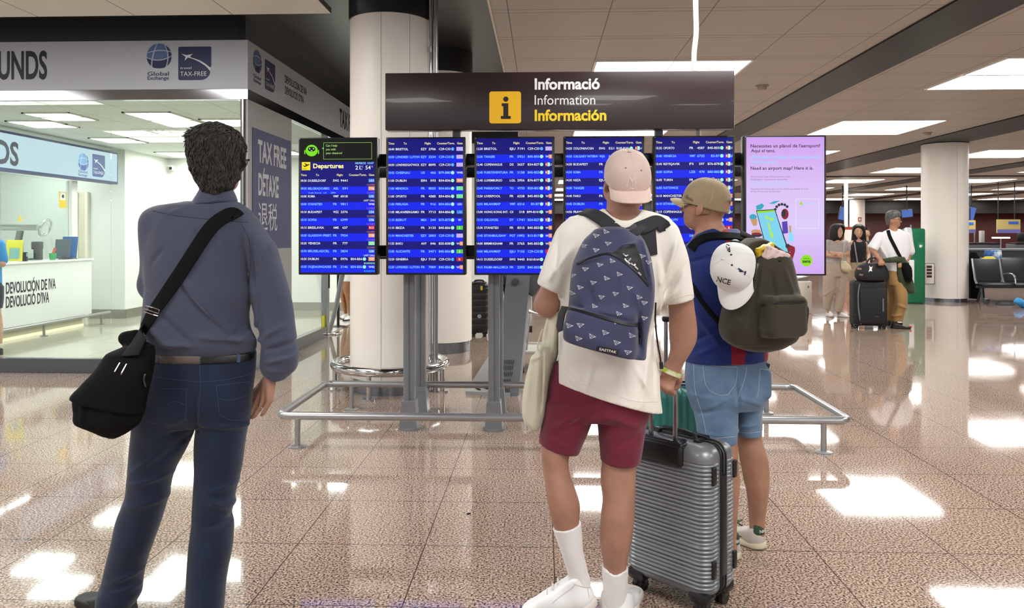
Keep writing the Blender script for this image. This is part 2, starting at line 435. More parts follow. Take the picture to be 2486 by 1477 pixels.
# ---------------------------------------------------------------- materials of the place
def floor_mat():
    m = bpy.data.materials.new('polished_granite'); m.use_nodes = True; nt = m.node_tree; b = nt.nodes['Principled BSDF']; N = nt.nodes.new; L = nt.links.new
    tc = N('ShaderNodeTexCoord'); sp = N('ShaderNodeSeparateXYZ'); L(tc.outputs['Object'], sp.inputs[0])
    def math_(op, a, bb=None, c=None):
        n = N('ShaderNodeMath'); n.operation = op
        for i, v in enumerate((a, bb, c)):
            if v is None: continue
            if isinstance(v, (int, float)): n.inputs[i].default_value = v
            else: L(v, n.inputs[i])
        return n.outputs[0]
    jx = math_('PINGPONG', math_('ADD', sp.outputs[0], 0.545+60), 0.3)
    jy = math_('PINGPONG', math_('ADD', sp.outputs[1], -4.22+60), 0.3)
    j = math_('LESS_THAN', math_('MINIMUM', jx, jy), 0.0026)
    ix = math_('FLOOR', math_('DIVIDE', math_('ADD', sp.outputs[0], 0.545+60), 0.6)); iy = math_('FLOOR', math_('DIVIDE', math_('ADD', sp.outputs[1], -4.22+60), 0.6))
    cb = N('ShaderNodeCombineXYZ'); L(ix, cb.inputs[0]); L(iy, cb.inputs[1])
    wn = N('ShaderNodeTexWhiteNoise'); L(cb.outputs[0], wn.inputs['Vector'])
    n1 = N('ShaderNodeTexNoise'); n1.inputs['Scale'].default_value = 105; n1.inputs['Detail'].default_value = 2.5; n1.inputs['Roughness'].default_value = 0.6; L(tc.outputs['Object'], n1.inputs['Vector'])
    r1 = N('ShaderNodeValToRGB'); L(n1.outputs['Fac'], r1.inputs[0]); e = r1.color_ramp.elements
    e[0].position = 0.36; e[0].color = lin('352d2a'); e[1].position = 0.64; e[1].color = lin('dac8ba')
    x = e.new(0.435); x.color = lin('70625a'); x = e.new(0.485); x.color = lin('a59286'); x = e.new(0.56); x.color = lin('baa698')
    n2 = N('ShaderNodeTexNoise'); n2.inputs['Scale'].default_value = 1.3; n2.inputs['Detail'].default_value = 2; L(tc.outputs['Object'], n2.inputs['Vector'])
    mx = N('ShaderNodeMix'); mx.data_type = 'RGBA'; mx.blend_type = 'MULTIPLY'; mx.inputs['Factor'].default_value = 1.0
    tint = N('ShaderNodeMix'); tint.data_type = 'RGBA'; tint.inputs['A'].default_value = (0.95, 0.87, 0.83, 1); tint.inputs['B'].default_value = (0.94, 0.92, 0.89, 1)
    L(math_('ADD', math_('MULTIPLY', wn.outputs['Value'], 0.45), math_('MULTIPLY', n2.outputs['Fac'], 0.6)), tint.inputs['Factor'])
    L(r1.outputs[0], mx.inputs['A']); L(tint.outputs['Result'], mx.inputs['B'])
    jm = N('ShaderNodeMix'); jm.data_type = 'RGBA'; L(j, jm.inputs['Factor']); L(mx.outputs['Result'], jm.inputs['A']); jm.inputs['B'].default_value = lin('4a3d37')
    L(jm.outputs['Result'], b.inputs['Base Color'])
    n3 = N('ShaderNodeTexNoise'); n3.inputs['Scale'].default_value = 3.0; L(tc.outputs['Object'], n3.inputs['Vector'])
    rr = N('ShaderNodeMapRange'); rr.inputs['To Min'].default_value = 0.03; rr.inputs['To Max'].default_value = 0.08; L(n3.outputs['Fac'], rr.inputs['Value']); L(rr.outputs[0], b.inputs['Roughness'])
    b.inputs['Specular IOR Level'].default_value = 0.62
    MATS['floor'] = m; return m
def tile_mat(name, col, joint, px, ox, py, oy, w, rough=0.6, second=0.0, metal=0.0, spec=0.5):
    m = bpy.data.materials.new(name); m.use_nodes = True; nt = m.node_tree; b = nt.nodes['Principled BSDF']; N = nt.nodes.new; L = nt.links.new
    tc = N('ShaderNodeTexCoord'); sp = N('ShaderNodeSeparateXYZ'); L(tc.outputs['Object'], sp.inputs[0])
    def mth(op, a, bb):
        n = N('ShaderNodeMath'); n.operation = op
        for i, v in enumerate((a, bb)):
            if isinstance(v, (int, float)): n.inputs[i].default_value = v
            else: L(v, n.inputs[i])
        return n.outputs[0]
    d = [mth('PINGPONG', mth('ADD', sp.outputs[0], 100*px-ox), px/2), mth('PINGPONG', mth('ADD', sp.outputs[1], 100*py-oy), py/2)]
    if second: d.append(mth('PINGPONG', mth('ADD', sp.outputs[1], 100*py-oy+second), py/2))
    k = d[0]
    for q in d[1:]: k = mth('MINIMUM', k, q)
    mx = N('ShaderNodeMix'); mx.data_type = 'RGBA'; L(mth('LESS_THAN', k, w), mx.inputs['Factor']); mx.inputs['A'].default_value = lin(col); mx.inputs['B'].default_value = lin(joint)
    L(mx.outputs['Result'], b.inputs['Base Color']); b.inputs['Roughness'].default_value = rough; b.inputs['Metallic'].default_value = metal; b.inputs['Specular IOR Level'].default_value = spec
    MATS[name] = m; return m
FLOOR = floor_mat()
CEIL = tile_mat('white_ceiling_tiles', 'b1aaa2', '5f5850', 0.925, -0.305, 0.98, 9.12, 0.005, 0.5, second=0.10)
DARKC = tile_mat('dark_ceiling_panels', '2b2b2d', '0a0a0a', 3.0, 0.2, 1.0, 7.9, 0.008, 0.28)
CEIL2 = tile_mat('pale_ceiling_tiles', 'd8d3ca', '6a645c', 0.925, -1.94, 0.98, 7.12, 0.005, 0.5)
SHOPC = tile_mat('shop_ceiling_tiles', 'dfe4dc', '8a9088', 0.6, -3.1, 0.6, 8.1, 0.004, 0.55)
SHOPF = tile_mat('shop_floor_tiles', 'b9b4a4', '8a8577', 0.6, 0.0, 0.6, 0.0, 0.003, 0.08)
WHITE = M('white_paint', 'efece6', 0.45)
WALLW = M('white_wall', 'f0f1ec', 0.5)
PILLAR = M('pillar_cladding', 'ece7df', 0.38, spec=0.35)
BLACK = M('black_plastic', '101012', 0.35)
DARK = M('dark_metal', '1d1d20', 0.3, spec=0.5)
STEEL = M('brushed_steel', 'a9aaac', 0.28, metal=1.0)
CHROME = M('chrome', 'd8d8d8', 0.07, metal=1.0)
GREYM = M('grey_painted_steel', '777b80', 0.38, spec=0.5, coat=0.2)
RAILM = M('satin_rail_steel', 'aeb0b2', 0.3, metal=0.85)
PANEL = M('panel_diffuser', 'fffdf9', 0.5, emit=PANEL_L)
SHOPL = M('shop_panel_diffuser', 'fbfffd', 0.5, emit=SHOP_L)
GLASS = glass_mat('shop_glass', 'f8fcfa')
# ---------------------------------------------------------------- the setting
def struct(name, mb, mat, label=None, smooth=0):
    o = mb.build(name, mat, None, smooth); return tag(o, label, None, None, 'structure')
struct('floor', MB().b2((-16, -9, -0.12), (34, 52, 0)), FLOOR, 'polished speckled pink granite tile floor')
H = 3.5
struct('ceiling', MB().b2((-0.466, -9, H), (34, 50, H+0.12)), CEIL, 'off white tiled ceiling of the hall')
struct('ceiling_dark', MB().b2((-16, 7.0, 3.75), (-0.466, 50, 3.9)).b2((-2.2, -9, 3.75), (-0.466, 7.0, 3.9)), DARKC, 'glossy dark ceiling strip over the shop front')
struct('ceiling_left', MB().b2((-16, -9, H), (-1.94, 7.12, H+0.05)), CEIL2, 'pale ceiling panels over the shop entrance')
struct('trim_1', MB().b2((-0.475, -9, H-0.01), (-0.455, 50, 3.76)), M('ceiling_edge', 'd8cfc4', 0.5), 'edge of the off white ceiling')
BEAM = M('ceiling_slot', '141417', 0.4, spec=0.25)
for i, (x0, x1) in enumerate(((3.59, 4.22), (8.15, 9.25), (13.3, 14.2), (18.0, 18.8), (22.6, 23.4))):
    struct('trim_%d' % (i+2), MB().b2((x0, -9, H-0.02), (x1, 50, H+0.01)), BEAM, 'black slot running away along the ceiling')
for i, y in enumerate((27.2, 37.0)):
    struct('trim_%d' % (i+7), MB().b2((-0.4, y, H-0.025), (34, y+0.35, H+0.01)), BEAM, 'black slot running across the ceiling')
RED = M('dark_red_wall', '4a1512', 0.45)
struct('wall_back', MB().b2((-0.6, 48, 0), (34, 48.3, 2.9)), RED, 'dark red wall at the far end of the hall')
struct('wall_back_bulkhead', MB().b2((-0.6, 46.6, 2.75), (34, 48.3, H)), M('bulkhead_black', '17120f', 0.4), 'black bulkhead above the far red wall')
struct('wall_right', MB().b2((33.7, 5, 0), (34, 48, H)), RED, 'dark red side wall')
# ceiling lights
def light(name, x, y, w, d, z, diff, label, group, nx=2, ny=2):
    r = thing(name, (x, y, z), label, 'ceiling light', group)
    mb = MB(); t = 0.03; zt = z-0.012
    for a, b in (((x, y), (x+w, y+t)), ((x, y+d-t), (x+w, y+d)), ((x, y), (x+t, y+d)), ((x+w-t, y), (x+w, y+d)), ((x, y+d/2-0.03), (x+w, y+d/2+0.03)), ((x+w/2-0.006, y), (x+w/2+0.006, y+d))):
        mb.b2((a[0], a[1], zt-0.004), (b[0], b[1], z))
    mb.build('frame', WHITE, r, 0)
    for i in range(nx):
        for j in range(ny):
            x0 = x+i*w/nx+t*0.5; x1 = x+(i+1)*w/nx-t*0.5; y0 = y+j*d/ny+t*0.5; y1 = y+(j+1)*d/ny-t*0.5
            MB().b2((x0, y0, zt), (x1, y1, z-0.002)).build('diffuser', diff, r, 0)
    return r
ORD = ['first', 'second', 'third', 'fourth', 'fifth', 'sixth', 'seventh', 'eighth', 'ninth', 'tenth', 'eleventh']
first = None
for j in range(-3, 8):
    y = 9.14+4.9*j; k = 0
    for i, x in enumerate((0.62, 5.34, 10.65, 15.35, 20.05, 24.75, 29.3)):
        if x > 0.75*(y+2)+0.5 and (j >= 0 or x > 6): continue
        if j < 0: lab = 'square lit panel in the hall ceiling nearer than the information sign'
        else: lab = 'square lit ceiling panel, %s row from the front, %s from the dark ceiling strip' % (ORD[j], ORD[i])
        if first is None:
            first = light('ceiling_light', x, y, 1.85, 1.96, H, PANEL, lab, 'lit panels of the hall ceiling')
        else:
            c = clone(first); c.location = (x, y, H); c['label'] = lab
for x, y in ((-4.6, 4.2), (-8.6, 4.2), (-4.6, -0.7), (-8.6, -0.7)):
    c = clone(first); c.location = (x, y, H); c['label'] = 'square lit panel in the pale ceiling before the shop front'
# pillars
def pillar(name, cx, cy, r, z1, ztop, base_h, label, seam=(), mat=PILLAR):
    o = thing(name, (cx, cy, 0), label, 'pillar', None, kind='structure')
    MB().lathe([(r, base_h), (r, z1)], (cx, cy, 0), 64).build('shaft', mat, o, 40)
    MB().lathe([(r-0.03, 0), (r-0.03, base_h)], (cx, cy, 0), 64).build('plinth', M('plinth_steel', '8d9299', 0.22, metal=0.9), o, 40)
    MB().lathe([(r+0.012, z1-0.005), (r+0.012, ztop)], (cx, cy, 0), 64).build('collar', DARK, o, 40)
    if seam:
        mb = MB()
        for a in seam: mb.b2((cx+r*math.cos(a)-0.002, cy+r*math.sin(a)-0.0012, base_h), (cx+r*math.cos(a)+0.002, cy+r*math.sin(a)+0.004, z1))
        mb.build('seam', M('seam_grey', '9a958c', 0.6), o, 0)
    return o
p1 = at(948, 572, 7.35); p2 = at(1073, 572, 9.82); p3 = at(2293, 572, 17.27); p4 = at(2081, 572, 44.0)
pillar('pillar', p1.x, p1.y, 0.375, 3.46, 3.76, 0.14, 'thick white round pillar behind the first two departure screens', (-1.6, -0.9))
pillar('pillar', p2.x, p2.y, 0.375, 3.46, 3.76, 0.14, 'white round pillar half hidden by the thicker one in front of it')
pillar('pillar', p3.x, p3.y, 0.466, 3.47, 3.52, 0.08, 'white round pillar beside the green machine and the black bench', (-1.5,))
pillar('pillar', p4.x, p4.y, 0.40, 3.47, 3.52, 0.08, 'slim white pillar far off behind the two women')
# ring rail around the first pillar
r = thing('bumper_ring', (p1.x, p1.y, 0), 'chrome tubular ring on short legs around the thick white pillar', 'guard rail')
MB().tube([(p1.x+0.515*math.cos(a), p1.y+0.515*math.sin(a), 0.245) for a in [2*math.pi*i/72 for i in range(72)]], 0.042, 16, closed=True).build('ring', CHROME, r)
for a in (-1.75, -0.2, 3.3, 1.2):
    x, y = p1.x+0.515*math.cos(a), p1.y+0.515*math.sin(a)
    MB().cyl((x, y, 0), (x, y, 0.22), 0.022).cyl((x, y, 0), (x, y, 0.014), 0.06, 24).build('leg', CHROME, r)
# pipes beside the pillar
for k, (dx, rr_, lab) in enumerate(((0.393, 0.020, 'chrome pipe running up the right side of the thick pillar, inner of the pair'), (0.442, 0.024, 'chrome pipe running up the right side of the thick pillar, outer of the pair'))):
    r = thing('pipe', (p1.x+dx, p1.y-0.12, 0), lab, 'pipe', 'pipes beside the thick pillar')
    MB().cyl((p1.x+dx, p1.y-0.12, 0), (p1.x+dx, p1.y-0.12, 3.75), rr_).build('tube', STEEL if k else CHROME, r)
    MB().cyl((p1.x+dx, p1.y-0.12, 3.15), (p1.x+dx, p1.y-0.12, 3.2), rr_+0.002).cyl((p1.x+dx, p1.y-0.12, 0), (p1.x+dx, p1.y-0.12, 0.02), rr_+0.002).build('clamp', STEEL, r)
# ---------------------------------------------------------------- the tax free shop
XS, YF = -3.06, 8.0          # the shop's corner
XW, YB = -7.2, 14.75
FASC = M('fascia_grey', 'b2b6be', 0.45); FASC2 = M('shop_wall_panel', 'a9a9aa', 0.45)
NAVY = M('logo_navy', '16224e', 0.45); INK = M('fascia_ink', '141a26', 0.5); PALE = M('lettering_pale', 'd4d6dc', 0.5)
struct('ceiling_shop', MB().b2((-13, YF+0.06, 2.93), (XS-0.05, YB, 2.98)), SHOPC, 'white tiled ceiling inside the shop')
struct('floor_shop', MB().b2((-13, YF+0.05, 0.0), (XS-0.05, YB, 0.012)), SHOPF, 'glossy pale tile floor inside the shop')
struct('wall_shop_back', MB().b2((XW, YB, 0), (-0.9, YB+0.15, 3.2)), WALLW, 'white back wall')
struct('wall_over_back', MB().b2((-9, YB+0.0, 3.2), (-0.45, YB+0.2, 3.9)), DARK, 'black strip above the white back wall')
struct('wall_shop_left', MB().b2((XW-0.2, 13.2, 0), (XW, YB+0.15, 2.95)), WALLW, 'white side wall inside the shop')
struct('wall_shop_end', MB().b2((-9.5, 13.2, 0), (XW-0.2, 13.35, 2.95)).b2((XW-0.2, 13.19, 0), (XW-0.001, 13.2, 2.95)), M('shop_wall_shade', 'd9dcd6', 0.5), 'pale wall behind the counter end')
BASEB = M('skirting_steel', '9a968c', 0.3, metal=0.5)
struct('baseboard_shop', MB().b2((XW, 13.2, 0), (XW+0.015, YB, 0.17)).b2((XW, YB-0.015, 0), (XS, YB, 0.17)).b2((-9, 13.185, 0), (XW+0.015, 13.188, 0.17)), BASEB, 'grey metal skirting inside the shop')
struct('wall_behind_counter', MB().b2((-9.6, 8, 0), (-9.4, 13.3, 2.95)), M('booth_wall', 'cfd6d2', 0.5), 'pale wall behind the counter')
# upper body of the shop above the fascia
struct('trim_10', MB().b2((-13, YF+0.04, 3.47), (XS-0.04, YF+0.12, 3.76)).b2((XS-0.12, YF+0.04, 3.47), (XS-0.04, YB, 3.76)), M('fascia_top_black', '15161a', 0.3), 'black strip above the shop fascia')
FZ0, FZ1 = 2.98, 3.49
fa = thing('fascia_sign', (XS, YF, FZ0), 'grey shop fascia with dark lettering and two navy logos, wrapping the corner', 'sign')
MB().b2((-13, YF, FZ0), (XS, YF+0.08, FZ1)).b2((XS-0.08, YF+0.08, FZ0), (XS, 14.7, FZ1)).build('panel', FASC, fa, 0)
st = MB().b2((-13, YF+0.01, 2.875), (XS-0.004, YF+0.09, FZ0)).b2((XS-0.09, YF+0.09, 2.875), (XS-0.004, 14.7, FZ0)).build('metal_strip', M('strip_steel', '85868a', 0.12, metal=1.0), fa, 0)
EXf, EZ = (1, 0, 0), (0, 0, 1); EYs = (0, 1, 0)
def fx(px, py): x, z = onY(px, py, YF); return Vector((x, YF-0.002, z))
def sx(px, py): y, z = onX(px, py, XS); return Vector((XS+0.002, y, z))
def globe(mb, o, ex, ez, s, mi):
    """globe emblem, s = side; tiles of a quartered globe separated by pale curves"""
    ex, ez, o = Vector(ex), Vector(ez), Vector(o); P = lambda u, v: o+ex*(u*s)+ez*(v*s)
    def patch(pts, m): mb.poly([P(*p) for p in pts], m)
    def cl(u, v):
        d = math.hypot(u-0.5, v-0.5); r_ = 0.515
        return (u, v) if d <= r_ else (0.5+(u-0.5)*r_/d, 0.5+(v-0.5)*r_/d)
    # bands between curves (two meridians x three parallels, bent)
    lat = [lambda u: 0.05+0.10*(u-0.5)**2*4-0.06, lambda u: 0.34+0.14*((u-0.45)**2*4), lambda u: 0.72-0.10*((u-0.5)**2*4)+0.04*u, lambda u: 1.05]
    lon = [lambda v: -0.02, lambda v: 0.18+0.30*(v-0.1)**2, lambda v: 0.88-0.40*(v-0.45)**2*1.4, lambda v: 1.02]
    for a in range(3):
        for b in range(3):
            g = 0.022; pts = []
            def pt(fu, fv):
                v = 0.5; u = 0.5
                for _ in range(4):
                    u = lon[a](v)*(1-fu)+lon[a+1](v)*fu; v = lat[b](u)*(1-fv)+lat[b+1](u)*fv
                return u, v
            for q in range(7): pts.append(pt(0.06+0.88*q/6, 0.06))
            for q in range(7): pts.append(pt(0.94, 0.06+0.88*q/6))
            for q in range(7): pts.append(pt(0.94-0.88*q/6, 0.94))
            for q in range(7): pts.append(pt(0.06, 0.94-0.88*q/6))
            pts = [cl(*p) for p in pts]; patch(pts, mi[0] if b == 0 or a == 2 else mi[1])
def travel(mb, o, ex, ez, s, mi):
    """rounded navy tile with a rising plane and its trail"""
    ex, ez, o = Vector(ex), Vector(ez), Vector(o); n = ex.cross(ez)*-0.0; P = lambda u, v, l=0.0: o+ex*(u*s)+ez*(v*s)+NRM*l
    NRM = Vector(ez).cross(Vector(ex)).normalized()*-1
    NRM = ex.cross(ez).normalized(); NRM = NRM if NRM.dot(EYE-o) > 0 else -NRM
    pts = [(0.04, 0.0), (0.68, 0.0)]+[(0.68+0.29*math.sin(t), 0.27-0.27*math.cos(t)) for t in [math.pi*0.5*i/8 for i in range(1, 9)]]+[(0.955, 0.34), (1.0, 0.42), (1.0, 0.97), (0.97, 1.0), (0.03, 1.0), (0, 0.97), (0, 0.04)]
    mb.poly([P(*p) for p in pts], mi[0])
    trail = [(0.27, 0.70), (0.45, 0.66), (0.65, 0.59), (0.82, 0.49), (0.93, 0.40), (1.0, 0.36)]
    lo_ = [(0.30, 0.675), (0.45, 0.63), (0.64, 0.545), (0.80, 0.44), (0.90, 0.35), (0.955, 0.27)]
    mb.poly([P(u, v, 0.001) for u, v in trail+lo_[::-1]], mi[1])
    mb.poly([P(u, v, 0.0015) for u, v in ((0.09, 0.79), (0.26, 0.745), (0.45, 0.785), (0.36, 0.715), (0.40, 0.66), (0.30, 0.68), (0.19, 0.58), (0.225, 0.70))], mi[1])
    put_text(mb, 'travel', P(0.06, 0.33, 0.002), ex, ez, 0.075*s, 0.34*s, mi=mi[1]); put_text(mb, 'TAX-FREE', P(0.06, 0.125, 0.002), ex, ez, 0.13*s, 0.80*s, mi=mi[1])
MID = M('logo_blue', '4a6791', 0.45)
def brand(o_globe, o_text, o_trav, ex, ez, s, parent, name='emblem', mats=None):
    mb = MB(); globe(mb, o_globe, ex, ez, s*0.74, (0, 1)); put_text(mb, 'Global', o_text[0], ex, ez, s*0.115, s*0.66, bold=0.015, mi=0); put_text(mb, 'Exchange', o_text[1], ex, ez, s*0.105, s*0.66, bold=0.02, mi=0)
    mb.build('globe_emblem', mats or [NAVY, MID, PALE], parent, 0)
    mb = MB(); travel(mb, o_trav, ex, ez, s, (0, 2)); mb.build('plane_emblem', mats or [NAVY, MID, PALE], parent, 0)
s_ = (onY(513, 195, YF)[0]-onY(433, 195, YF)[0])
brand(fx(357, 167), (fx(358, 184), fx(358, 194)), fx(433, 195), EXf, EZ, s_, fa)
mb = MB(); put_text(mb, 'UNDS', fx(0, 191)+Vector((-0.02, 0, 0)), EXf, EZ, 0.277, 0.53, bold=0.028, res=4)
put_text(mb, 'REF', fx(0, 191)+Vector((-0.05, 0, 0)), EXf, EZ, 0.277, 0.37, bold=0.028, align='r', res=4)
mb.build('lettering', INK, fa, 0)
y0, zt_ = onX(620, 140, XS); s2 = 0.33
brand(Vector((XS+0.002, 8.15, 3.20)), (Vector((XS+0.002, 8.16, 3.135)), Vector((XS+0.002, 8.16, 3.09))), Vector((XS+0.002, 8.50, 3.075)), EYs, EZ, s2, fa)
mb = MB(); ytx = 9.17
for s, z in (('DEVOLUCIÓN DE IVA', 3.275), ('DEVOLUCIÓ D\'IVA', 3.145)):
    put_text(mb, s, (XS+0.002, ytx, z), EYs, EZ, 0.088, 0.86 if 'DE I' in s else 0.74, bold=0.02, mi=0)
put_text(mb, 'TAX FREE', (XS+0.002, onX(824, 300, XS)[0], 3.11), EYs, EZ, 0.26, 1.05, bold=0.03, mi=0)
mb.build('lettering', INK, fa, 0)
# plinth, glass, corner panel
PL = M('plinth_mirror_steel', '6f747a', 0.12, metal=1.0)
struct('trim_11', MB().b2((-13, YF, 0), (XS, YF+0.09, 0.152)).b2((XS-0.09, YF+0.09, 0), (XS, 11.02, 0.152)), PL, 'mirror steel plinth under the shop glass')
xs_ = onY(265, 500, YF)[0]
for i, (a, b) in enumerate(((-13.0, xs_-0.9*2.3), (xs_-0.9*2.3+0.006, xs_-0.003), (xs_+0.003, XS-0.03))):
    struct('window_%d' % (i+1), MB().b2((a, YF+0.03, 0.152), (b, YF+0.042, 2.875)), GLASS, 'clear glass pane of the shop front')
struct('window_4', MB().b2((XS-0.045, 9.46, 0.152), (XS-0.033, 10.98, 2.875)), GLASS, 'clear glass pane in the shop side')
struct('wall_shop_side', MB().b2((XS-0.09, YF+0.03, 0.152), (XS-0.01, 9.455, 2.875)), FASC2, 'grey panel at the shop corner')
struct('trim_12', MB().b2((XS-0.085, 11.0, 0), (XS, 11.05, 2.875)).b2((XS-0.06, YF-0.004, 0.152), (XS-0.045, YF+0.03, 2.875)), STEEL, 'steel end posts of the shop glass')
po = thing('poster', (XS-0.01, 8.78, 1.3), 'navy poster on the grey shop corner reading TAX FREE', 'poster')
MB().b2((XS-0.0095, 8.15, 1.30), (XS-0.004, 9.41, 2.60)).build('sheet', M('poster_navy', '3a3f74', 0.5), po, 0)
mb = MB(); e = XS-0.002
put_text(mb, 'TAX FREE', (e, 8.30, 2.255), EYs, EZ, 0.225, 0.93, bold=0.03, res=3); put_text(mb, 'DÉTAXE', (e, 8.31, 1.895), EYs, EZ, 0.225, 0.65, bold=0.03, res=3); put_text(mb, '退税', (e, 8.31, 1.53), EYs, EZ, 0.235, 0.60, res=3)
mb.build('lettering', PALE, po, 0)
# shop ceiling lights
for k, (x, y, w, d) in enumerate(((-5.02, 9.12, 0.6, 1.25), (-4.35, 9.7, 0.62, 0.62), (-6.25, 9.12, 0.6, 0.62), (-6.9, 9.75, 0.62, 0.62), (-6.85, 11.5, 0.62, 0.62), (-6.85, 13.5, 0.9, 0.9), (-5.0, 11.6, 0.62, 1.25), (-3.9, 13.3, 0.5, 0.6), (-4.9, 13.4, 0.6, 0.6), (-8.6, 9.5, 0.6, 1.2), (-8.6, 11.5, 0.6, 1.2))):
    ll = light('shop_ceiling_light', x, y, w, d, 2.93, SHOPL, ['long lit panel above the head of the man in the blue shirt', 'square lit panel close to the shop corner', 'lit panel in the shop ceiling left of the glass seam, nearer one', 'lit panel in the shop ceiling at the left picture edge', 'small lit panel above the end of the lit shop sign', 'lit panel at the far inner corner of the shop ceiling', 'lit shop ceiling panel behind the air vent', 'lit shop ceiling panel seen through the side glass', 'lit shop ceiling panel along the back wall', 'lit panel behind the shop counter, nearer one', 'lit panel behind the shop counter, farther one'][k], 'lit panels of the shop ceiling', 1, 2)
v = thing('ceiling_vent', (-5.35, 10.9, 2.93), 'square swirl air vent in the shop ceiling', 'air vent')
MB().b2((-5.7, 10.6, 2.922), (-5.1, 11.2, 2.93)).build('plate', WHITE, v, 0)
mb = MB()
for i in range(16):
    a = 2*math.pi*i/16; c = Vector((-5.4+0.17*math.cos(a), 10.9+0.17*math.sin(a), 2.921)); mb.box(c, (0.16, 0.022, 0.004), RZ(a+0.35))
mb.build('slot', BLACK, v, 0)
cm = thing('security_camera', (XW+0.15, YB-0.1, 2.72), 'small white security camera in the inner corner of the shop', 'camera')
MB().rbox((XW+0.14, YB-0.12, 2.74), (0.09, 0.14, 0.09), 0.02).build('housing', WHITE, cm); MB().cyl((XW+0.14, YB-0.195, 2.73), (XW+0.14, YB-0.185, 2.73), 0.03).build('lens', BLACK, cm); MB().b2((XW, YB-0.1, 2.77), (XW+0.12, YB-0.02, 2.80)).build('bracket', WHITE, cm, 0)
# lit sign inside
ls = thing('lightbox_sign', (XW, 11, 2.33), 'long lit pale blue sign box over the shop counter', 'sign')
z0, z1 = 2.32, 2.86
MB().b2((XW-0.14, 8.4, z0), (XW-0.01, 12.99, z1)).build('case', M('lightbox_frame', '2b3160', 0.4), ls, 0)
MB().b2((XW-0.012, 8.45, z0+0.04), (XW-0.002, 12.95, z1-0.035)).build('lit_face', M('lightbox_face', 'd4eefb', 0.3, emit=0.92), ls, 0)
def wx(px, py): y, z = onX(px, py, XW); return Vector((XW+0.002, y, z))
LB = [M('logo_navy_lit', '2e4a8c', 0.45), M('logo_blue_lit', '6a93c4', 0.45), M('white_ink', 'f0f4f8', 0.5)]
brand(wx(190, 425)+Vector((0, 0, 0.08)), (wx(190, 425)+Vector((0, 0, 0.04)), wx(190, 425)+Vector((0, 0, -0.01))), wx(224, 428), EYs, EZ, 0.36, ls, mats=LB)
mb = MB(); put_text(mb, 'REFUNDS', wx(45, 402), EYs, EZ, 0.30, 1.65, bold=0.028, align='r', res=3); mb.build('lettering', M('lightbox_ink', '303440', 0.5), ls, 0)
# counter
cn = thing('service_counter', (XW, 11, 0), 'white shop counter with dark lettering on its front', 'counter')
MB().b2((XW-0.55, 8.6, 0.2), (XW, 12.2, 1.06)).build('body', M('counter_white', 'eceeea', 0.18, coat=0.4), cn, 0)
MB().b2((XW-0.6, 8.58, 1.06), (XW+0.03, 12.22, 1.085)).build('worktop', M('worktop_white', 'f2f2ee', 0.2), cn, 0)
MB().b2((XW-0.5, 8.6, 0), (XW-0.1, 12.1, 0.2)).build('plinth', M('counter_plinth', 'b9b598', 0.3), cn, 0)
MB().b2((XW-0.1, 8.6, 0.012), (XW-0.07, 12.1, 0.05)).build('light_strip', M('strip_light', 'fff6cf', 0.5, emit=1.2), cn, 0)
mb = MB()
yl = onX(14, 720, XW)[0]
put_text(mb, 'DEVOLUCIÓN DE IVA', (XW+0.003, yl, 0.665), EYs, EZ, 0.147, onX(135, 700, XW)[0]-yl, bold=0.02, res=3); put_text(mb, 'DEVOLUCIÓ D\'IVA', (XW+0.003, yl, 0.475), EYs, EZ, 0.147, onX(119, 740, XW)[0]-yl, bold=0.02, res=3)
mb.build('lettering', INK, cn, 0)
fr = thing('foot_rail', (XW+0.1, 10.5, 0), 'steel tube foot rail along the front of the shop counter', 'foot rail')
MB().cyl((XW+0.1, 8.6, 0.19), (XW+0.1, 12.55, 0.19), 0.022).build('tube', STEEL, fr)
for y in (9.6, 10.85, 12.3): MB().cyl((XW+0.1, y, 0.012), (XW+0.1, y, 0.19), 0.018).cyl((XW+0.1, y, 0.012), (XW+0.1, y, 0.02), 0.05).build('leg', STEEL, fr)
sc_ = thing('counter_screen', (XW-0.25, 10, 1.085), 'clear glass screen standing on the shop counter', 'glass screen')
for a, b in ((8.6, 9.98), (10.0, 12.0)): MB().b2((XW-0.26, a, 1.085), (XW-0.25, b, 2.32)).build('pane', GLASS, sc_, 0)
MB().b2((XW-0.29, 12.0, 1.085), (XW-0.2, 12.15, 2.32)).build('post', WHITE, sc_, 0)
nt_ = thing('notice', (XW-0.248, 11.85, 1.9), 'yellow and white notice sticker on the counter glass', 'notice')
MB().b2((XW-0.249, 11.75, 1.88), (XW-0.246, 11.93, 2.13)).build('sheet', M('notice_yellow', 'f0c21e', 0.5), nt_, 0)
MB().b2((XW-0.246, 11.77, 2.0), (XW-0.244, 11.91, 2.12)).cyl((XW-0.244, 11.84, 2.06), (XW-0.242, 11.84, 2.06), 0.028, mi=1).build('symbol', [WHITE, BLACK], nt_, 0)
wt = thing('warning_sticker', (XW-0.248, 10.35, 1.6), 'small yellow warning triangle on the counter glass', 'sticker')
y, z = onX(49, 530, XW-0.246); mb = MB(); mb.prism([(XW-0.248, y-0.045, z-0.04), (XW-0.248, y+0.045, z-0.04), (XW-0.248, y, z+0.045)], (0.003, 0, 0)); mb.build('triangle', M('notice_yellow', 'f0c21e'), wt, 0)
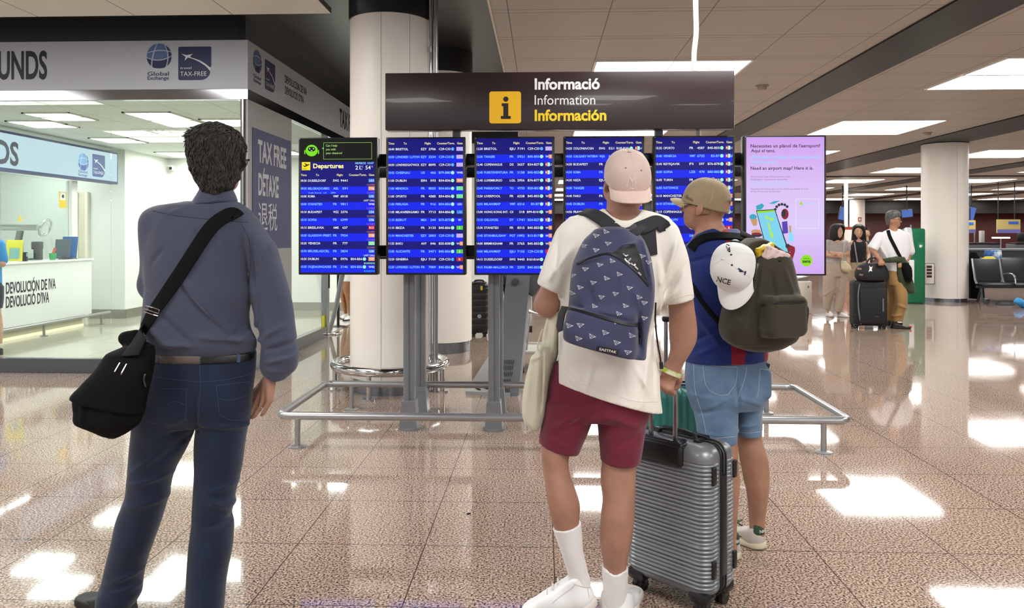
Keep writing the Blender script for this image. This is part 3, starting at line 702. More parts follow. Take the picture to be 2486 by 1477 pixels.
# things on the counter
def cpt(px, py, dx=-0.2): y, z = onX(px, py, XW+dx); return y, z
y, _ = cpt(88, 600)
mo = thing('monitor', (XW-0.4, y, 1.085), 'black monitor on a stand seen edge-on behind the counter glass', 'monitor')
mb = MB(); mb.rbox((XW-0.48, y+0.01, 1.365), (0.42, 0.03, 0.31), 0.008, 2, RZ(2.33) @ Matrix.Rotation(0.18, 3, 'X')); mb.build('screen', BLACK, mo)
MB().cyl((XW-0.45, y+0.03, 1.1), (XW-0.45, y+0.03, 1.33), 0.03).rbox((XW-0.45, y+0.05, 1.1), (0.24, 0.22, 0.025), 0.01).build('stand', M('monitor_stand', '3a3f40', 0.4), mo)
tm = thing('desk_camera', (XW-0.35, y+0.2, 1.085), 'black camera arm device beside the monitor on the counter', 'device')
MB().rbox((XW-0.35, y+0.27, 1.17), (0.10, 0.09, 0.17), 0.015).build('base', BLACK, tm); MB().rbox((XW-0.35, y+0.25, 1.30), (0.1, 0.16, 0.12), 0.02).build('head', BLACK, tm)
y, _ = cpt(138, 600); 
for k, (yy, hh, col, nm, lab) in enumerate(((cpt(140, 600)[0], 0.30, '5d6a72', 'tablet', 'grey tablet stand leaning on the counter'), (cpt(157, 600)[0], 0.34, '3f6fa8', 'leaflet_holder', 'blue card holder beside the grey tablet'))):
    t = thing(nm, (XW-0.12, yy, 1.085), lab, nm.replace('_', ' '))
    R = Matrix.Rotation(0.2, 3, 'X'); MB().rbox((XW-0.12, yy, 1.095+hh/2), (0.02 if False else 0.22, 0.015, hh), 0.006, 2, RZ(0.9) @ R).build('panel', M('card_'+col, col, 0.4), t)
    MB().b2((XW-0.18, yy-0.02, 1.085), (XW-0.06, yy+0.1, 1.095)).build('foot', BLACK, t, 0)
y = cpt(112, 618)[0]
t = thing('pen_pot', (XW-0.1, y, 1.085), 'small green and red pot on the counter', 'pot'); MB().lathe([(0.04, 0), (0.05, 0.10)], (XW-0.1, y, 1.085), 16).build('cup', M('pot_green', '3fa060', 0.5), t); MB().cyl((XW-0.1, y+0.01, 1.18), (XW-0.08, y+0.03, 1.26), 0.018).build('pens', M('pot_red', 'd2603c', 0.5), t)
y = cpt(44, 620)[0]
t = thing('card_reader', (XW-0.1, y, 1.085), 'small black card reader standing on the counter', 'card reader'); MB().rbox((XW-0.1, y, 1.15), (0.06, 0.05, 0.13), 0.008).build('body', BLACK, t); MB().b2((XW-0.069, y-0.02, 1.15), (XW-0.067, y+0.02, 1.2)).build('display', M('reader_display', '8aa0b0', 0.3), t, 0)
y = cpt(18, 600)[0]
t = thing('flyer_stand', (XW-0.1, y, 1.085), 'yellow flyer in a stand on the counter beside the customer in blue', 'flyer'); mb = MB(); R = RZ(0.8) @ Matrix.Rotation(0.22, 3, 'X'); mb.rbox((XW-0.1, y, 1.24), (0.20, 0.012, 0.30), 0.004, 2, R); mb.build('sheet', M('flyer_yellow', 'e8e24a', 0.4), t); MB().rbox((XW-0.092, y-0.010, 1.20), (0.12, 0.012, 0.15), 0.004, 2, R).build('picture', M('flyer_teal', '7fb6b0', 0.4), t)
y = 11.6
t = thing('wall_lamp', (-8.5, y, 1.5), 'round chrome lamp on an arm on the wall behind the counter', 'lamp')
yy, zz = onX(110, 553, -8.1)
MB().tube([(-8.1+0.13*math.cos(a)*0.4, yy+0.13*math.sin(a), zz+0.13*math.cos(a)) for a in [2*math.pi*i/32 for i in range(32)]], 0.022, 10, closed=True).build('ring', CHROME, t); MB().cyl((-9.35, yy-0.3, zz), (-8.15, yy-0.12, zz), 0.05).build('arm', CHROME, t)
MB().cyl((-8.12, yy, zz), (-8.11, yy, zz), 0.1, 24).build('mirror', M('lamp_glass', 'e8eef2', 0.2), t)
xd0, xd1 = onY(189, 540, 13.15)[0], onY(207, 540, 13.15)[0]
t = thing('door_frame', ((xd0+xd1)/2, 13.15, 0), 'cream door strip behind the counter end', 'door')
MB().b2((xd0-.05, 13.13, 0), (xd0, 13.198, 2.2)).b2((xd1, 13.13, 0), (xd1+.05, 13.198, 2.2)).build('post', M('cream_frame', 'e6e2cf', 0.5), t, 0); MB().b2((xd0, 13.16, 0), (xd1, 13.198, 2.2)).build('leaf', M('cream_leaf', 'd6d2bd', 0.5), t, 0)
# ---------------------------------------------------------------- departure boards
YSC = 5.57
def E(name, col, s=1.0): return M('lit_'+name, col, 0.3, emit=s)
BMAT = [E('row_dark', '0a0a78'), E('row_bright', '0a22f0'), E('text_white', 'f2f6ff'), E('text_cyan', '8fd4ff'), E('head_yellow', 'fff3a8'), E('dot_mint', 'a4f4d4'), E('dot_blue', '2a96ff'),
        E('gate_orange', 'f09a5e'), E('gate_green', '52d23a'), E('gate_lilac', 'c6b2ee'), E('gate_red', 'c81e28'), E('gate_blue', '1a64d8'), E('gate_mint', '7fe49a'), E('status_purple', 'a05ae0'), E('status_brown', 'c07a6a'), E('status_cyan', '28b8e8'),
        E('panel_black', '080a0c'), E('yellow', 'ffe81e'), E('lime', '7be01e'), E('black_ink', '050505'), E('line_green', 'a8d878')]
(RD, RB, TW, TC, HY, DM, DB, GO, GG, GL, GR, GB, GM, SP, SB, SCY, PB, YE, LI, BK, LG) = range(21)
def emblem_gate(g): return {'o': GO, 'g': GG, 'l': GL, 'r': GR, 'b': GB, 'm': GM}.get(g)
Brows = [
 [("09:30", "DUSSELDORF", "EWG", "9441", "", "", "U33", "b", "CLOSED"), ("09:55", "BELGRADO/BEG", "ASL", "591", "", "", "Y96", "o", "CLOSED"), ("10:00", "ROMA", "WMT", "6018", "", "", "U32", "b", "LAST CALL"), ("10:00", "STANSTED", "FR", "9811", "", "", "W46", "", "CLOSED"),
  ("10:10", "BUDAPEST", "WZZ", "2376", "", "", "U34", "b", "CLOSED"), ("10:10", "SOFIA", "FR", "6399", "", "", "U36", "b", "CLOSED"), ("10:15", "BRESLAVIA", "AMS", "637", "", "", "R13", "r", "CLOSED"), ("10:20", "GLASGOW /PREST.", "FR", "7924", "", "", "Y98", "o", "CLOSED"),
  ("10:20", "VENECIA", "FR", "777", "", "", "S71", "m", "CLOSED"), ("10:30", "BRUSELAS/CRL", "FR", "2834", "", "", "U30", "b", "LAST CALL"), ("10:35", "DUBLIN", "FR", "5976", "B54-B56", "m", "Y97", "o", "BOARDING"), ("10:35", "OUJDA/ANGADES", "FR", "3146", "B54-B56", "m", "W42", "", "BOARDING")],
 [("10:40", "BRISTOL", "EZY", "2706", "C29-C33", "c", "", "l"), ("10:50", "LONDRES / LUTON", "EZY", "2234", "C29-C33", "c", "", "l"), ("10:50", "LONDRES/GATWICK", "EZY", "8095", "C29-C33", "c", "", "l"), ("10:55", "CHISINAU", "U5", "466", "B79-B80", "m", "W45", ""),
  ("11:00", "DUBLIN", "EIN", "593", "B34-B36", "m", "Y94", "o"), ("11:00", "MENORCA", "FR", "8555", "B54-B56", "m", "", "m"), ("11:00", "OPORTO", "FR", "4385", "B54-B56", "m", "", "m"), ("11:00", "PERUGIA", "FR", "916", "B54-B56", "m", "U31", ""),
  ("11:05", "MILAN/BERGAMO", "FR", "7713", "B54-B56", "m", "U35", "b"), ("11:10", "BEIRUT", "MEA", "244", "B73-B75", "m", "W", ""), ("11:10", "IBIZA", "FR", "3133", "B45-B56", "m", "S", "g"), ("11:10", "MANCHESTER", "EZY", "2003", "C29-C33", "c", "", "l"),
  ("11:55", "BAKU", "AHY", "046", "B35-B38", "m", "WY", "w"), ("12:05", "ALICANTE", "FR", "3471", "B45-B56", "m", "S", "g"), ("12:20", "GINEBRA", "EJU", "7109", "C29-C33", "c", "R", "r"), ("12:20", "LONDRES / LUTON", "FR", "7009", "B45-B56", "m", "WY", "w")],
 [("12:30", "BRISTOL", "EJU", "7191", "C29-C33", "c", "", "l"), ("12:30", "TANGER", "FR", "5921", "B45-B56", "m", "WY", "w"), ("12:40", "COPENHAGUE", "DS", "3657", "B34-B37", "m", "RSU", "x"), ("12:40", "FUERTEVENTURA", "FR", "3158", "B45-B55", "m", "RSU", "x"),
  ("12:45", "LUXEMBURGO", "LGL", "2956", "B76-B77", "m", "RSU", "x"), ("12:45", "PARIS/ORLY", "TO", "4733", "B20-B21", "m", "RSU", "x"), ("12:50", "LIVERPOOL", "FR", "6228", "B45-B55", "m", "WY", "w"), ("12:55", "MILAN/MXP", "WMT", "6316", "B3-B7", "m", "RSU", "x"),
  ("13:00", "HONG KONG INT.", "CX", "318", "B99-B101", "m", "WY", "w"), ("13:10", "OSLO/OSL", "DY", "1741", "B24-B27", "m", "RSU", "x"), ("13:30", "STANSTED", "FR", "8315", "B45-B55", "m", "WY", "w"), ("13:45", "ISTANBUL/SAW", "PGT", "1092", "B13-B17", "m", "WY", "w"),
  ("14:00", "BIRMINGHAM", "FR", "3765", "B45-B55", "m", "WY", "w"), ("14:00", "MILAN/MXP", "EJU", "7155", "C29-C33", "c", "R", "r"), ("14:15", "DUSSELDORF", "EWG", "9443", "B163-B164", "m", "RSU", "x"), ("14:15", "PALMA MALLORCA", "FR", "2293", "B45-B55", "m", "WY", "w")],
 [("14:25", "COLONIA/CGN", "EWG", "521", "B105-B106", "m", "RSU", "x"), ("14:25", "CALGARY INTERN", "WJA", "697", "B90-B94", "m", "WY", "w"), ("14:30", "BUDAPEST", "FR", "3771", "B45-B55", "m", "RSU", "x"), ("14:30", "ROMA", "FR", "6341", "B45-B55", "m", "RSU", "x"),
  ("14:30", "NIZA", "EJU", "7162", "C29-C33", "c", "R", "r"), ("14:30", "TANGER", "MAC", "118", "B20-B24", "m", "WY", "w"), ("14:40", "FARO", "FR", "5437", "B45-B55", "m", "RSU", "x"), ("14:45", "DUBLIN", "FR", "6876", "B45-B55", "m", "WY", "w"),
  ("14:50", "FRANKFURT", "DLH", "1137", "B40-B44", "m", "RSU", "x"), ("14:55", "VARSOVIA", "LO", "438", "B60-B62", "m", "RSU", "x"), ("15:00", "BASILEA", "EJU", "1090", "C29-C33", "c", "R", "r"), ("15:05", "BOLONIA", "FR", "4552", "B45-B55", "m", "RSU", "x"),
  ("15:10", "SEVILLA", "FR", "6393", "B45-B55", "m", "S", "g"), ("15:15", "LISBOA", "TAP", "1037", "B30-B32", "m", "RSU", "x"), ("15:20", "MALTA", "FR", "5231", "B45-B55", "m", "RSU", "x"), ("15:25", "VIENA", "FR", "0271", "B45-B55", "m", "RSU", "x")],
 [("15:35", "OPORTO", "FR", "4587", "B45-B55", "m", "RSU", "x"), ("15:40", "VENECIA", "WMT", "6735", "B3-B7", "m", "RSU", "x"), ("15:45", "REYKJAVIK", "FI", "597", "B76-B78", "m", "RSU", "x"), ("16:00", "SOFIA", "LZB", "478", "B80-B82", "m", "RSU", "x"),
  ("16:05", "TURIN", "FR", "9128", "B45-B55", "m", "RSU", "x"), ("16:05", "KATOWICE", "FR", "3226", "B45-B55", "m", "RSU", "x"), ("16:10", "MANCHESTER", "FR", "3448", "B45-B55", "m", "WY", "w"), ("16:10", "ISTANBUL/SAW", "PGT", "1094", "B13-B17", "m", "WY", "w"),
  ("16:15", "COPENHAGUE", "FR", "8113", "B45-B55", "m", "RSU", "x"), ("16:15", "TEL AVIV", "LY", "396", "B70-B74", "m", "WY", "w"), ("16:20", "NAPOLES", "EJU", "3924", "C29-C33", "c", "R", "r"), ("16:25", "BRUSELAS", "D8", "4312", "B24-B27", "m", "RSU", "x"),
  ("16:30", "NORWICK", "EZY", "8204", "C29-C33", "c", "", "l"), ("16:35", "MARRAKECH", "FR", "5312", "B45-B55", "m", "WY", "w"), ("16:40", "ZURICH", "LX", "1957", "B40-B44", "m", "RSU", "x"), ("16:45", "BERLIN", "EZY", "4670", "C29-C33", "c", "R", "r")]]
ZT, ZB, W_ = 2.158, 1.166, 0.572
U = W_/785.0
def quad(mb, x0, x1, z0, z1, y, mi): mb.poly([(x0, y, z0), (x1, y, z0), (x1, y, z1), (x0, y, z1)], mi)
def disc(mb, x, z, r, y, mi, n=16, sx=1.0): mb.poly([(x+r*sx*math.cos(2*math.pi*i/n), y, z+r*math.sin(2*math.pi*i/n)) for i in range(n)], mi)
def screen_body(name, i, label, cat):
    x0 = -1.757+0.638*i; r = thing(name, (x0+W_/2, YSC, ZB), label, cat, 'screens hung in a row under the information sign')
    MB().rbox((x0+W_/2, YSC+0.045, (ZT+ZB)/2), (W_+0.004, 0.09, ZT-ZB), 0.006, 2).build('housing', BLACK, r, 30)
    MB().b2((x0+0.12, YSC+0.088, ZB+0.25), (x0+W_-0.12, YSC+0.15, ZT-0.25)).build('mount', DARK, r, 0)
    mb = MB(); quad(mb, x0+0.004, x0+0.012, ZT-0.013, ZT-0.006, YSC-0.002, 0); mb.build('sensor', M('sensor_blue', '5f86b8', 0.3), r, 0)
    return r, x0
yb = YSC-0.0015; yt = YSC-0.003; ytt = YSC-0.004
labels = ['departure screen with a green robot face and the yellow heading Departures', 'blue departure screen listing flights from Bristol to Luton in the morning', 'blue departure screen starting with the 12:30 to Bristol, left of the pale pink cap', 'blue departure screen largely hidden behind the pale pink cap', 'blue departure screen behind the tan cap, starting with Oporto']
for b in range(5):
    r, x0 = screen_body('departure_screen', b, labels[b], 'screen')
    X = lambda u: x0+(u-975)*U
    mb = MB(); tx = MB(); rows = Brows[b]; n = len(rows)
    pad = 0.016; zs = ZT-(0.297 if b == 0 else 0.072); pitch = 0.0566
    quad(mb, x0+pad, x0+W_-pad, zs, ZT-0.012 if b else ZT-0.175, yb, RD)
    if b == 0: quad(mb, x0+pad*0.5, x0+W_-pad*0.5, ZT-0.175, ZT-0.008, yb, PB)
    for i in range(n):
        quad(mb, x0+pad, x0+W_-pad, max(zs-pitch*(i+1), ZB+0.012), zs-pitch*i, yb, RD if i % 2 == 0 else RB)
    mb.build('screen', BMAT, r, 0)
    zh = zs+0.019
    for s, u in (('Time', 998), ('To', 1148), ('Flight', 1358), ('Counter/Term.', 1480), ('Gate', 1678)):
        put_text(tx, s, (X(u), yt, zh), EXf, EZ, 0.0145, xs=0.98, bold=0.012, mi=HY)
    for i, row in enumerate(rows):
        zc = zs-pitch*i-0.0225; c = TW if i % 2 == 0 else TC; hh = 0.0155; bo = 0.014
        kw = dict(bold=bo, mi=c)
        put_text(tx, row[0], (X(998), yt, zc), EXf, EZ, hh, 0.042, **kw)
        put_text(tx, row[1], (X(1070), yt, zc), EXf, EZ, hh, min(0.172, 0.0130*len(row[1])), **kw)
        put_text(tx, row[2], (X(1322), yt, zc), EXf, EZ, hh, 0.0135*len(row[2]), **kw)
        put_text(tx, row[3], (X(1467), yt, zc), EXf, EZ, hh, 0.0128*len(row[3]), align='r', **kw)
        if row[4]:
            put_text(tx, row[4], (X(1612), yt, zc), EXf, EZ, hh, min(0.088, 0.0118*len(row[4])), align='r', **kw)
            disc(tx, X(1634), zc+0.0075, 0.0125, yt, DM if row[5] == 'm' else DB)
            if row[5] == 'c': put_text(tx, 'C', (X(1634), ytt, zc+0.001), EXf, EZ, 0.013, align='c', mi=TW)
        g = row[7]; xa, xb = X(1672), X(1736)
        if b == 0: xa, xb = X(1674), X(1736)
        if g in ('w', 'x'):
            cs = [None, GO] if g == 'w' else [GR, DM, None]; m_ = len(cs)
            for q in range(m_):
                a0, a1 = xa+(xb-xa)*q/m_, xa+(xb-xa)*(q+1)/m_
                if cs[q] is not None: quad(tx, a0, a1, zc-0.006, zc+0.022, yt, cs[q])
                put_text(tx, row[6][q], ((a0+a1)/2, ytt, zc), EXf, EZ, 0.0145, align='c', bold=0.015, mi=TW)
        else:
            gi = emblem_gate(g)
            if gi is not None: quad(tx, xa, xb, zc-0.006, zc+0.022, yt, gi)
            if row[6]: put_text(tx, row[6], ((xa+xb)/2, ytt, zc), EXf, EZ, 0.0145, align='c', bold=0.015, mi=TW if g != 'b' or b == 0 else TC)
        if b == 0:
            st_ = row[8]; put_text(tx, st_, (X(1738), yt, zc-0.0285), EXf, EZ, 0.0118, min(0.08, 0.0098*len(st_)), align='r', bold=0.012, mi={'CLOSED': SB if i % 2 == 0 else SP, 'LAST CALL': TW, 'BOARDING': DM if i == 10 else SCY}[st_])
            if i == 1: put_text(tx, 'Code Shared   LH      2844', (X(1072), yt, zc-0.0285), EXf, EZ, 0.0105, 0.2, mi=TC)
    if b == 0:
        # robot face, speech bubble
        cx, cz = x0+0.096, ZT-0.094
        disc(tx, cx, cz, 0.042, yt, LI, 28, 1.05); quad(tx, cx-0.054, cx-0.046, cz-0.025, cz+0.003, yt, LI); quad(tx, cx+0.046, cx+0.054, cz-0.025, cz+0.003, yt, LI)
        tx.poly([(cx+0.030*math.cos(a)*abs(math.cos(a))**-0.4*0.9, ytt, cz+0.010+0.016*math.sin(a)) for a in [2*math.pi*(q+0.5)/20 for q in range(20)]], BK)
        for q in (-1, 1): disc(tx, cx+q*0.014, cz+0.013, 0.005, ytt-0.001, DM, 10)
        tx.poly([(cx-0.008, ytt-0.001, cz+0.002), (cx-0.004, ytt-0.001, cz-0.002), (cx+0.004, ytt-0.001, cz-0.002), (cx+0.008, ytt-0.001, cz+0.002)], TW)
        bx0, bx1, bz0, bz1 = x0+0.182, x0+0.534, ZT-0.158, ZT-0.037; t = 0.0022
        for q in ((bx0, bx1, bz0, bz0+t), (bx0, bx1, bz1-t, bz1), (bx0, bx0+t, bz0, bz1), (bx1-t, bx1, bz0, bz1)): quad(tx, *q, yt, LG)
        tx.poly([(bx0, yt, ZT-0.072), (bx0-0.012, yt, ZT-0.078), (bx0, yt, ZT-0.085)], LG)
        for s, z in (('Can I help', 0.066), ('you with', 0.093), ('your check-in?', 0.12)): put_text(tx, s, (bx0+0.017, yt, ZT-z), EXf, EZ, 0.015, xs=0.93, bold=0.012, mi=LG)
        quad(tx, x0+0.024, x0+0.086, ZT-0.236, ZT-0.177, yt, YE)
        P = lambda u, v: (x0+0.024+0.062*u, ytt, ZT-0.236+0.059*v)
        tx.poly([P(*p) for p in ((0.12, 0.62), (0.22, 0.60), (0.32, 0.52), (0.50, 0.60), (0.28, 0.86), (0.38, 0.86), (0.68, 0.68), (0.82, 0.76), (0.92, 0.74), (0.86, 0.64), (0.40, 0.40), (0.28, 0.40))], BK)
        quad(tx, x0+0.031, x0+0.058, ZT-0.228, ZT-0.225, ytt, BK)
        put_text(tx, 'Departures', (x0+0.107, yt, ZT-0.221), EXf, EZ, 0.031, 0.222, bold=0.03, mi=HY, res=3)
        put_text(tx, '08/08/25 10:07', (x0+0.549, yt, ZT-0.193), EXf, EZ, 0.0135, 0.137, bold=0.02, align='r', mi=TC)
        put_text(tx, '21', (x0+0.414, yt, ZT-0.232), EXf, EZ, 0.027, 0.036, bold=0.01, mi=TW); put_text(tx, '54', (x0+0.488, yt, ZT-0.232), EXf, EZ, 0.027, 0.038, bold=0.01, mi=TW)
        put_text(tx, '°C', (x0+0.455, yt, ZT-0.217), EXf, EZ, 0.011, mi=TW); put_text(tx, '%', (x0+0.531, yt, ZT-0.217), EXf, EZ, 0.011, mi=TW); put_text(tx, 'N', (x0+0.455, yt, ZT-0.234), EXf, EZ, 0.009, mi=TW)
    tx.build('lettering', BMAT, r, 0)
# pink map screen
r, x0 = screen_body('map_screen', 5, 'lilac screen advertising an airport map with a phone picture', 'screen')
PM = [E('lilac', 'd9b6f4'), E('lilac_light', 'e6d2fa'), E('ink', '1a1420'), E('cyan_text', '8fdcff'), E('grey_text', '8d7aa0'), E('phone_blue', '7fd2ee'), E('phone_dark', '2c2f38'), E('lime2', '8fe01e'), E('red2', '8e1f2e'), E('teal2', '35a8c0'), E('brown2', 'c89a6c'), E('purple2', '5a3fb0'), E('white2', 'fbf6ff'), E('map_green', 'a8e86a')]
mb = MB(); nz = 14
m = bpy.data.materials.new('lit_lilac_gradient'); m.use_nodes = True; nt = m.node_tree; bs = nt.nodes['Principled BSDF']; bs.inputs['Base Color'].default_value = (0.01, 0.01, 0.01, 1); bs.inputs['Specular IOR Level'].default_value = 0.12
tc = nt.nodes.new('ShaderNodeTexCoord'); sp = nt.nodes.new('ShaderNodeSeparateXYZ'); rp = nt.nodes.new('ShaderNodeValToRGB'); mr = nt.nodes.new('ShaderNodeMapRange'); mr.inputs['From Max'].default_value = 0.99
nt.links.new(tc.outputs['Object'], sp.inputs[0]); nt.links.new(sp.outputs[2], mr.inputs['Value']); nt.links.new(mr.outputs[0], rp.inputs[0]); nt.links.new(rp.outputs[0], bs.inputs['Emission Color']); bs.inputs['Emission Strength'].default_value = 1.0
e = rp.color_ramp.elements; e[0].color = lin('cfa6ef'); e[1].color = lin('cf9eee'); x = e.new(0.35); x.color = lin('dccaf8'); x = e.new(0.6); x.color = lin('dcc2f6')
quad(mb, x0+0.014, x0+W_-0.014, ZB+0.012, ZT-0.012, yb, 0); mb.build('screen', m, r, 0)
tx = MB()
def q6(px, py, l=0.0): x, z = onY(px, py, YSC); return Vector((x, yt-l, z))
def line6(s, pxl, pxr, pb, h, mi, bold=0.012):
    a = q6(pxl, pb); b_ = q6(pxr, pb); put_text(tx, s, a, EXf, EZ, h, b_.x-a.x, bold=bold, mi=mi)
line6("Necessites un plànol de l'aeroport?", 1822, 1991, 358.5, 0.0225, 2); line6('Aquí el tens.', 1823, 1882, 370, 0.022, 2)
line6('¿Necesitas un plano del aeropuerto?', 1822, 1991, 385, 0.0215, 3); line6('Aquí lo tienes.', 1823, 1886, 397, 0.0215, 3)
line6('Need an airport map? Here it is.', 1822, 1974, 412.5, 0.0225, 2)
line6("Descarrega't l'app d'Aena i podràs saber", 1822, 1919, 431, 0.012, 4, 0); line6('les Botigues i Restaurants disponibles', 1822, 1912, 438, 0.012, 4, 0)
line6('Descárgate la app de Aena y podrás', 1823, 1924, 446, 0.012, 3, 0); line6('conocer las tiendas y restaurantes', 1823, 1918, 452, 0.012, 3, 0)
line6('Download the Aena app and you will know where to find', 1822, 1960, 461, 0.012, 4, 0); line6('all the Stores and Restaurants', 1822, 1895, 467, 0.012, 4, 0)
def pg(pts, mi, l=0.0004): tx.poly([q6(px, py, l) for px, py in pts], mi)
def el(cx, cy, rx, ry, mi, l=0.0006, a0=0, a1=6.2832, n=20): pg([(cx+rx*math.cos(a0+(a1-a0)*i/n), cy+ry*math.sin(a0+(a1-a0)*i/n)) for i in range(n)], mi, l)
pg([(1835, 511), (1881, 508), (1918, 617), (1868, 640)], 6, 0.0004); pg([(1837, 513), (1880, 510), (1914, 616), (1870, 636)], 5, 0.0008); pg([(1837, 513), (1880, 510), (1881, 514), (1838, 518)], 7, 0.0012)
for pts in (((1856, 523), (1866, 527), (1864, 534), (1858, 531)), ((1866, 528), (1878, 530), (1876, 538), (1866, 534)), ((1868, 560), (1876, 565), (1878, 580), (1870, 576)), ((1868, 585), (1880, 590), (1886, 604), (1874, 600)), ((1862, 540), (1867, 540), (1872, 560), (1868, 562))): pg(pts, 13, 0.0014)
for a in range(8): 
    el(1898+17*math.cos(2.6+a*0.42), 514+17*math.sin(2.6+a*0.42)*1.05, 3.4, 3.4, 6, 0.0006+a*0.0001)
el(1905, 520, 9, 13, 8, 0.0018); el(1902, 518, 5, 9, 6, 0.0022)
pg([(1835, 500), (1850, 494), (1855, 500), (1848, 509), (1836, 510)], 9, 0.0006); pg([(1866, 495), (1878, 489), (1894, 487), (1880, 495)], 9, 0.0006)
el(1828, 527, 9, 7, 9, 0.0006); pg([(1821, 532), (1838, 532), (1837, 548), (1828, 549)], 10, 0.0008)
el(1835, 563, 12, 6, 10, 0.0006); el(1837, 571, 13, 5, 6, 0.001); el(1836, 568, 12, 3, 8, 0.0014); pg([(1840, 576), (1852, 585), (1850, 594), (1842, 586)], 8, 0.0006)
pg([(1898, 539), (1911, 537), (1913, 566), (1900, 568)], 11, 0.0005); pg([(1916, 550), (1920, 550), (1924, 568), (1928, 582), (1922, 590), (1914, 584)], 3, 0.0009); pg([(1915, 548), (1920, 548), (1920, 565), (1916, 565)], 10, 0.0012)
pg([(1910, 592), (1929, 600), (1930, 610), (1922, 636), (1912, 630), (1918, 612), (1904, 606)], 8, 0.0007); pg([(1906, 596), (1914, 592), (1918, 600), (1908, 603)], 6, 0.0011)
# frame of the code panel (left empty), arrow, round green badge
t = 0.0018; a = q6(1932, 555); b_ = q6(1988, 483)
for q in ((a.x, b_.x, a.z, a.z+t), (a.x, b_.x, b_.z-t, b_.z), (a.x, a.x+t, a.z, b_.z), (b_.x-t, b_.x, a.z, b_.z)): quad(tx, *q, yt, 12)
pg([(1944, 489), (1950, 499), (1943, 496), (1939, 499)], 7)
line6('AENA MAPS', 1954, 1982, 497, 0.014, 3, 0)
el(1957.5, 633, 14, 14, 7, 0.0004, n=32); a = q6(1948, 638, 0.001); put_text(tx, 'aena', a, EXf, EZ, 0.022, 0.055, bold=0.03, mi=2); a = q6(1950, 629.5, 0.001); put_text(tx, 'enjoy', a, EXf, EZ, 0.012, 0.04, mi=2)
tx.build('artwork', PM, r, 0)
# ---------------------------------------------------------------- stand, sign, low rail
kd = thing('screen_stand', (0.11, 5.9, 0), 'grey steel posts and dark cross bars carrying the departure screens', 'stand')
for x in (onZ(992, 1045, 0)[0]+0.0, onZ(1199, 1045, 0)[0], 0.22-onZ(1199, 1045, 0)[0], 0.22-onZ(992, 1045, 0)[0]):
    for y in (5.80, 6.33):
        mb = MB(); mb.rbox((x-0.018, y, 1.07), (0.045, 0.10, 2.05), 0.016, 3); mb.rbox((x+0.022, y, 1.07), (0.040, 0.075, 2.05), 0.008, 2)
        pp = mb.build('post', GREYM, kd)
        mb = MB(); w0, w1 = 0.066, 0.05
        mb.prism([(x-w0, y-0.07, 0.015), (x+w0, y-0.07, 0.015), (x+w1, y-0.07, 0.22), (x-w1, y-0.07, 0.22)], (0, 0.14, 0)); mb.lathe([(0.085, 0), (0.085, 0.016)], (x, y, 0), 24)
        mb.cyl((x-0.01, y-0.075, 0.05), (x-0.01, y-0.068, 0.05), 0.008, 8); mb.cyl((x-0.01, y-0.075, 0.19), (x-0.01, y-0.068, 0.19), 0.008, 8)
        fo = mb.build('foot', GREYM, kd, 30)
for z, yy in ((2.01, 5.73), (1.335, 5.73), (1.96, 6.28), (1.30, 6.28)):
    MB().rbox((0.11, yy, z), (3.3, 0.05, 0.085), 0.01, 2).build('cross_bar', M('bar_black', '17181b', 0.3, metal=0.3), kd)
MB().rbox((0.11, 5.73, 1.97), (2.9, 0.03, 0.03), 0.008, 2).build('chrome_bar', STEEL, kd)
sg = thing('information_sign', (0.1175, 5.5, 2.2), 'long dark brown information sign with a yellow i symbol above the screens', 'sign')
SX0, SX1, SZ0, SZ1 = -1.1125, 1.3475, 2.2, 2.606
MB().rbox(((SX0+SX1)/2, 5.56, (SZ0+SZ1)/2), (SX1-SX0, 0.12, SZ1-SZ0), 0.005, 2).build('board', M('sign_brown', '2e2122', 0.28, coat=0.2), sg)
def q5(px, py, l=0.0): x, z = onY(px, py, 5.5); return Vector((x, 5.498-l, z))
mb = MB(); a = q5(1188, 300); b_ = q5(1265, 222); rr_ = 0.018; pts = []
for cx, cz, a0 in ((b_.x-rr_, b_.z-rr_, 0), (a.x+rr_, b_.z-rr_, 1.5708), (a.x+rr_, a.z+rr_, 3.1416), (b_.x-rr_, a.z+rr_, 4.7124)):
    pts += [(cx+rr_*math.cos(a0+1.5708*i/5), 5.498, cz+rr_*math.sin(a0+1.5708*i/5)) for i in range(6)]
mb.poly(pts, 0)
c = q5(1228, 241, 0.001); mb.poly([(c.x+0.0185*math.cos(2*math.pi*i/24), c.y, c.z+0.0185*math.sin(2*math.pi*i/24)) for i in range(24)], 1)
mb.poly([q5(*p, 0.001) for p in ((1218, 251), (1234, 251), (1234, 282), (1240, 282), (1240, 289), (1216, 289), (1216, 282), (1222, 282), (1222, 258), (1218, 258))], 1)
mb.build('symbol', [M('sign_yellow', 'f2bd0c', 0.4), M('sign_black', '1c1210', 0.4)], sg, 0)
for s, l, r_, yb_, h, bo, mt in (('Informació', 1298, 1456, 217, 0.074, 0.03, M('sign_white', 'f2f2f2', 0.4)), ('Information', 1298, 1445, 254.5, 0.067, 0.0, M('sign_white', 'f2f2f2', 0.4)), ('Información', 1298, 1472, 293, 0.074, 0.03, M('sign_yellow2', 'f6d216', 0.4))):
    mb = MB(); put_text(mb, s, q5(l, yb_), EXf, EZ, h, q5(r_, yb_).x-q5(l, yb_).x, bold=bo, res=4); mb.build('lettering', mt, sg, 0)
for x in (onY(1107, 325, 5.62)[0], onY(1602, 325, 5.62)[0]): MB().rbox((x, 5.68, 2.3), (0.06, 0.06, 0.62), 0.012, 2).build('strut', GREYM, sg)
hs = thing('cable_hose', (0.9, 5.7, 2.2), 'white flexible hose hanging from the ceiling down to the information sign', 'hose')
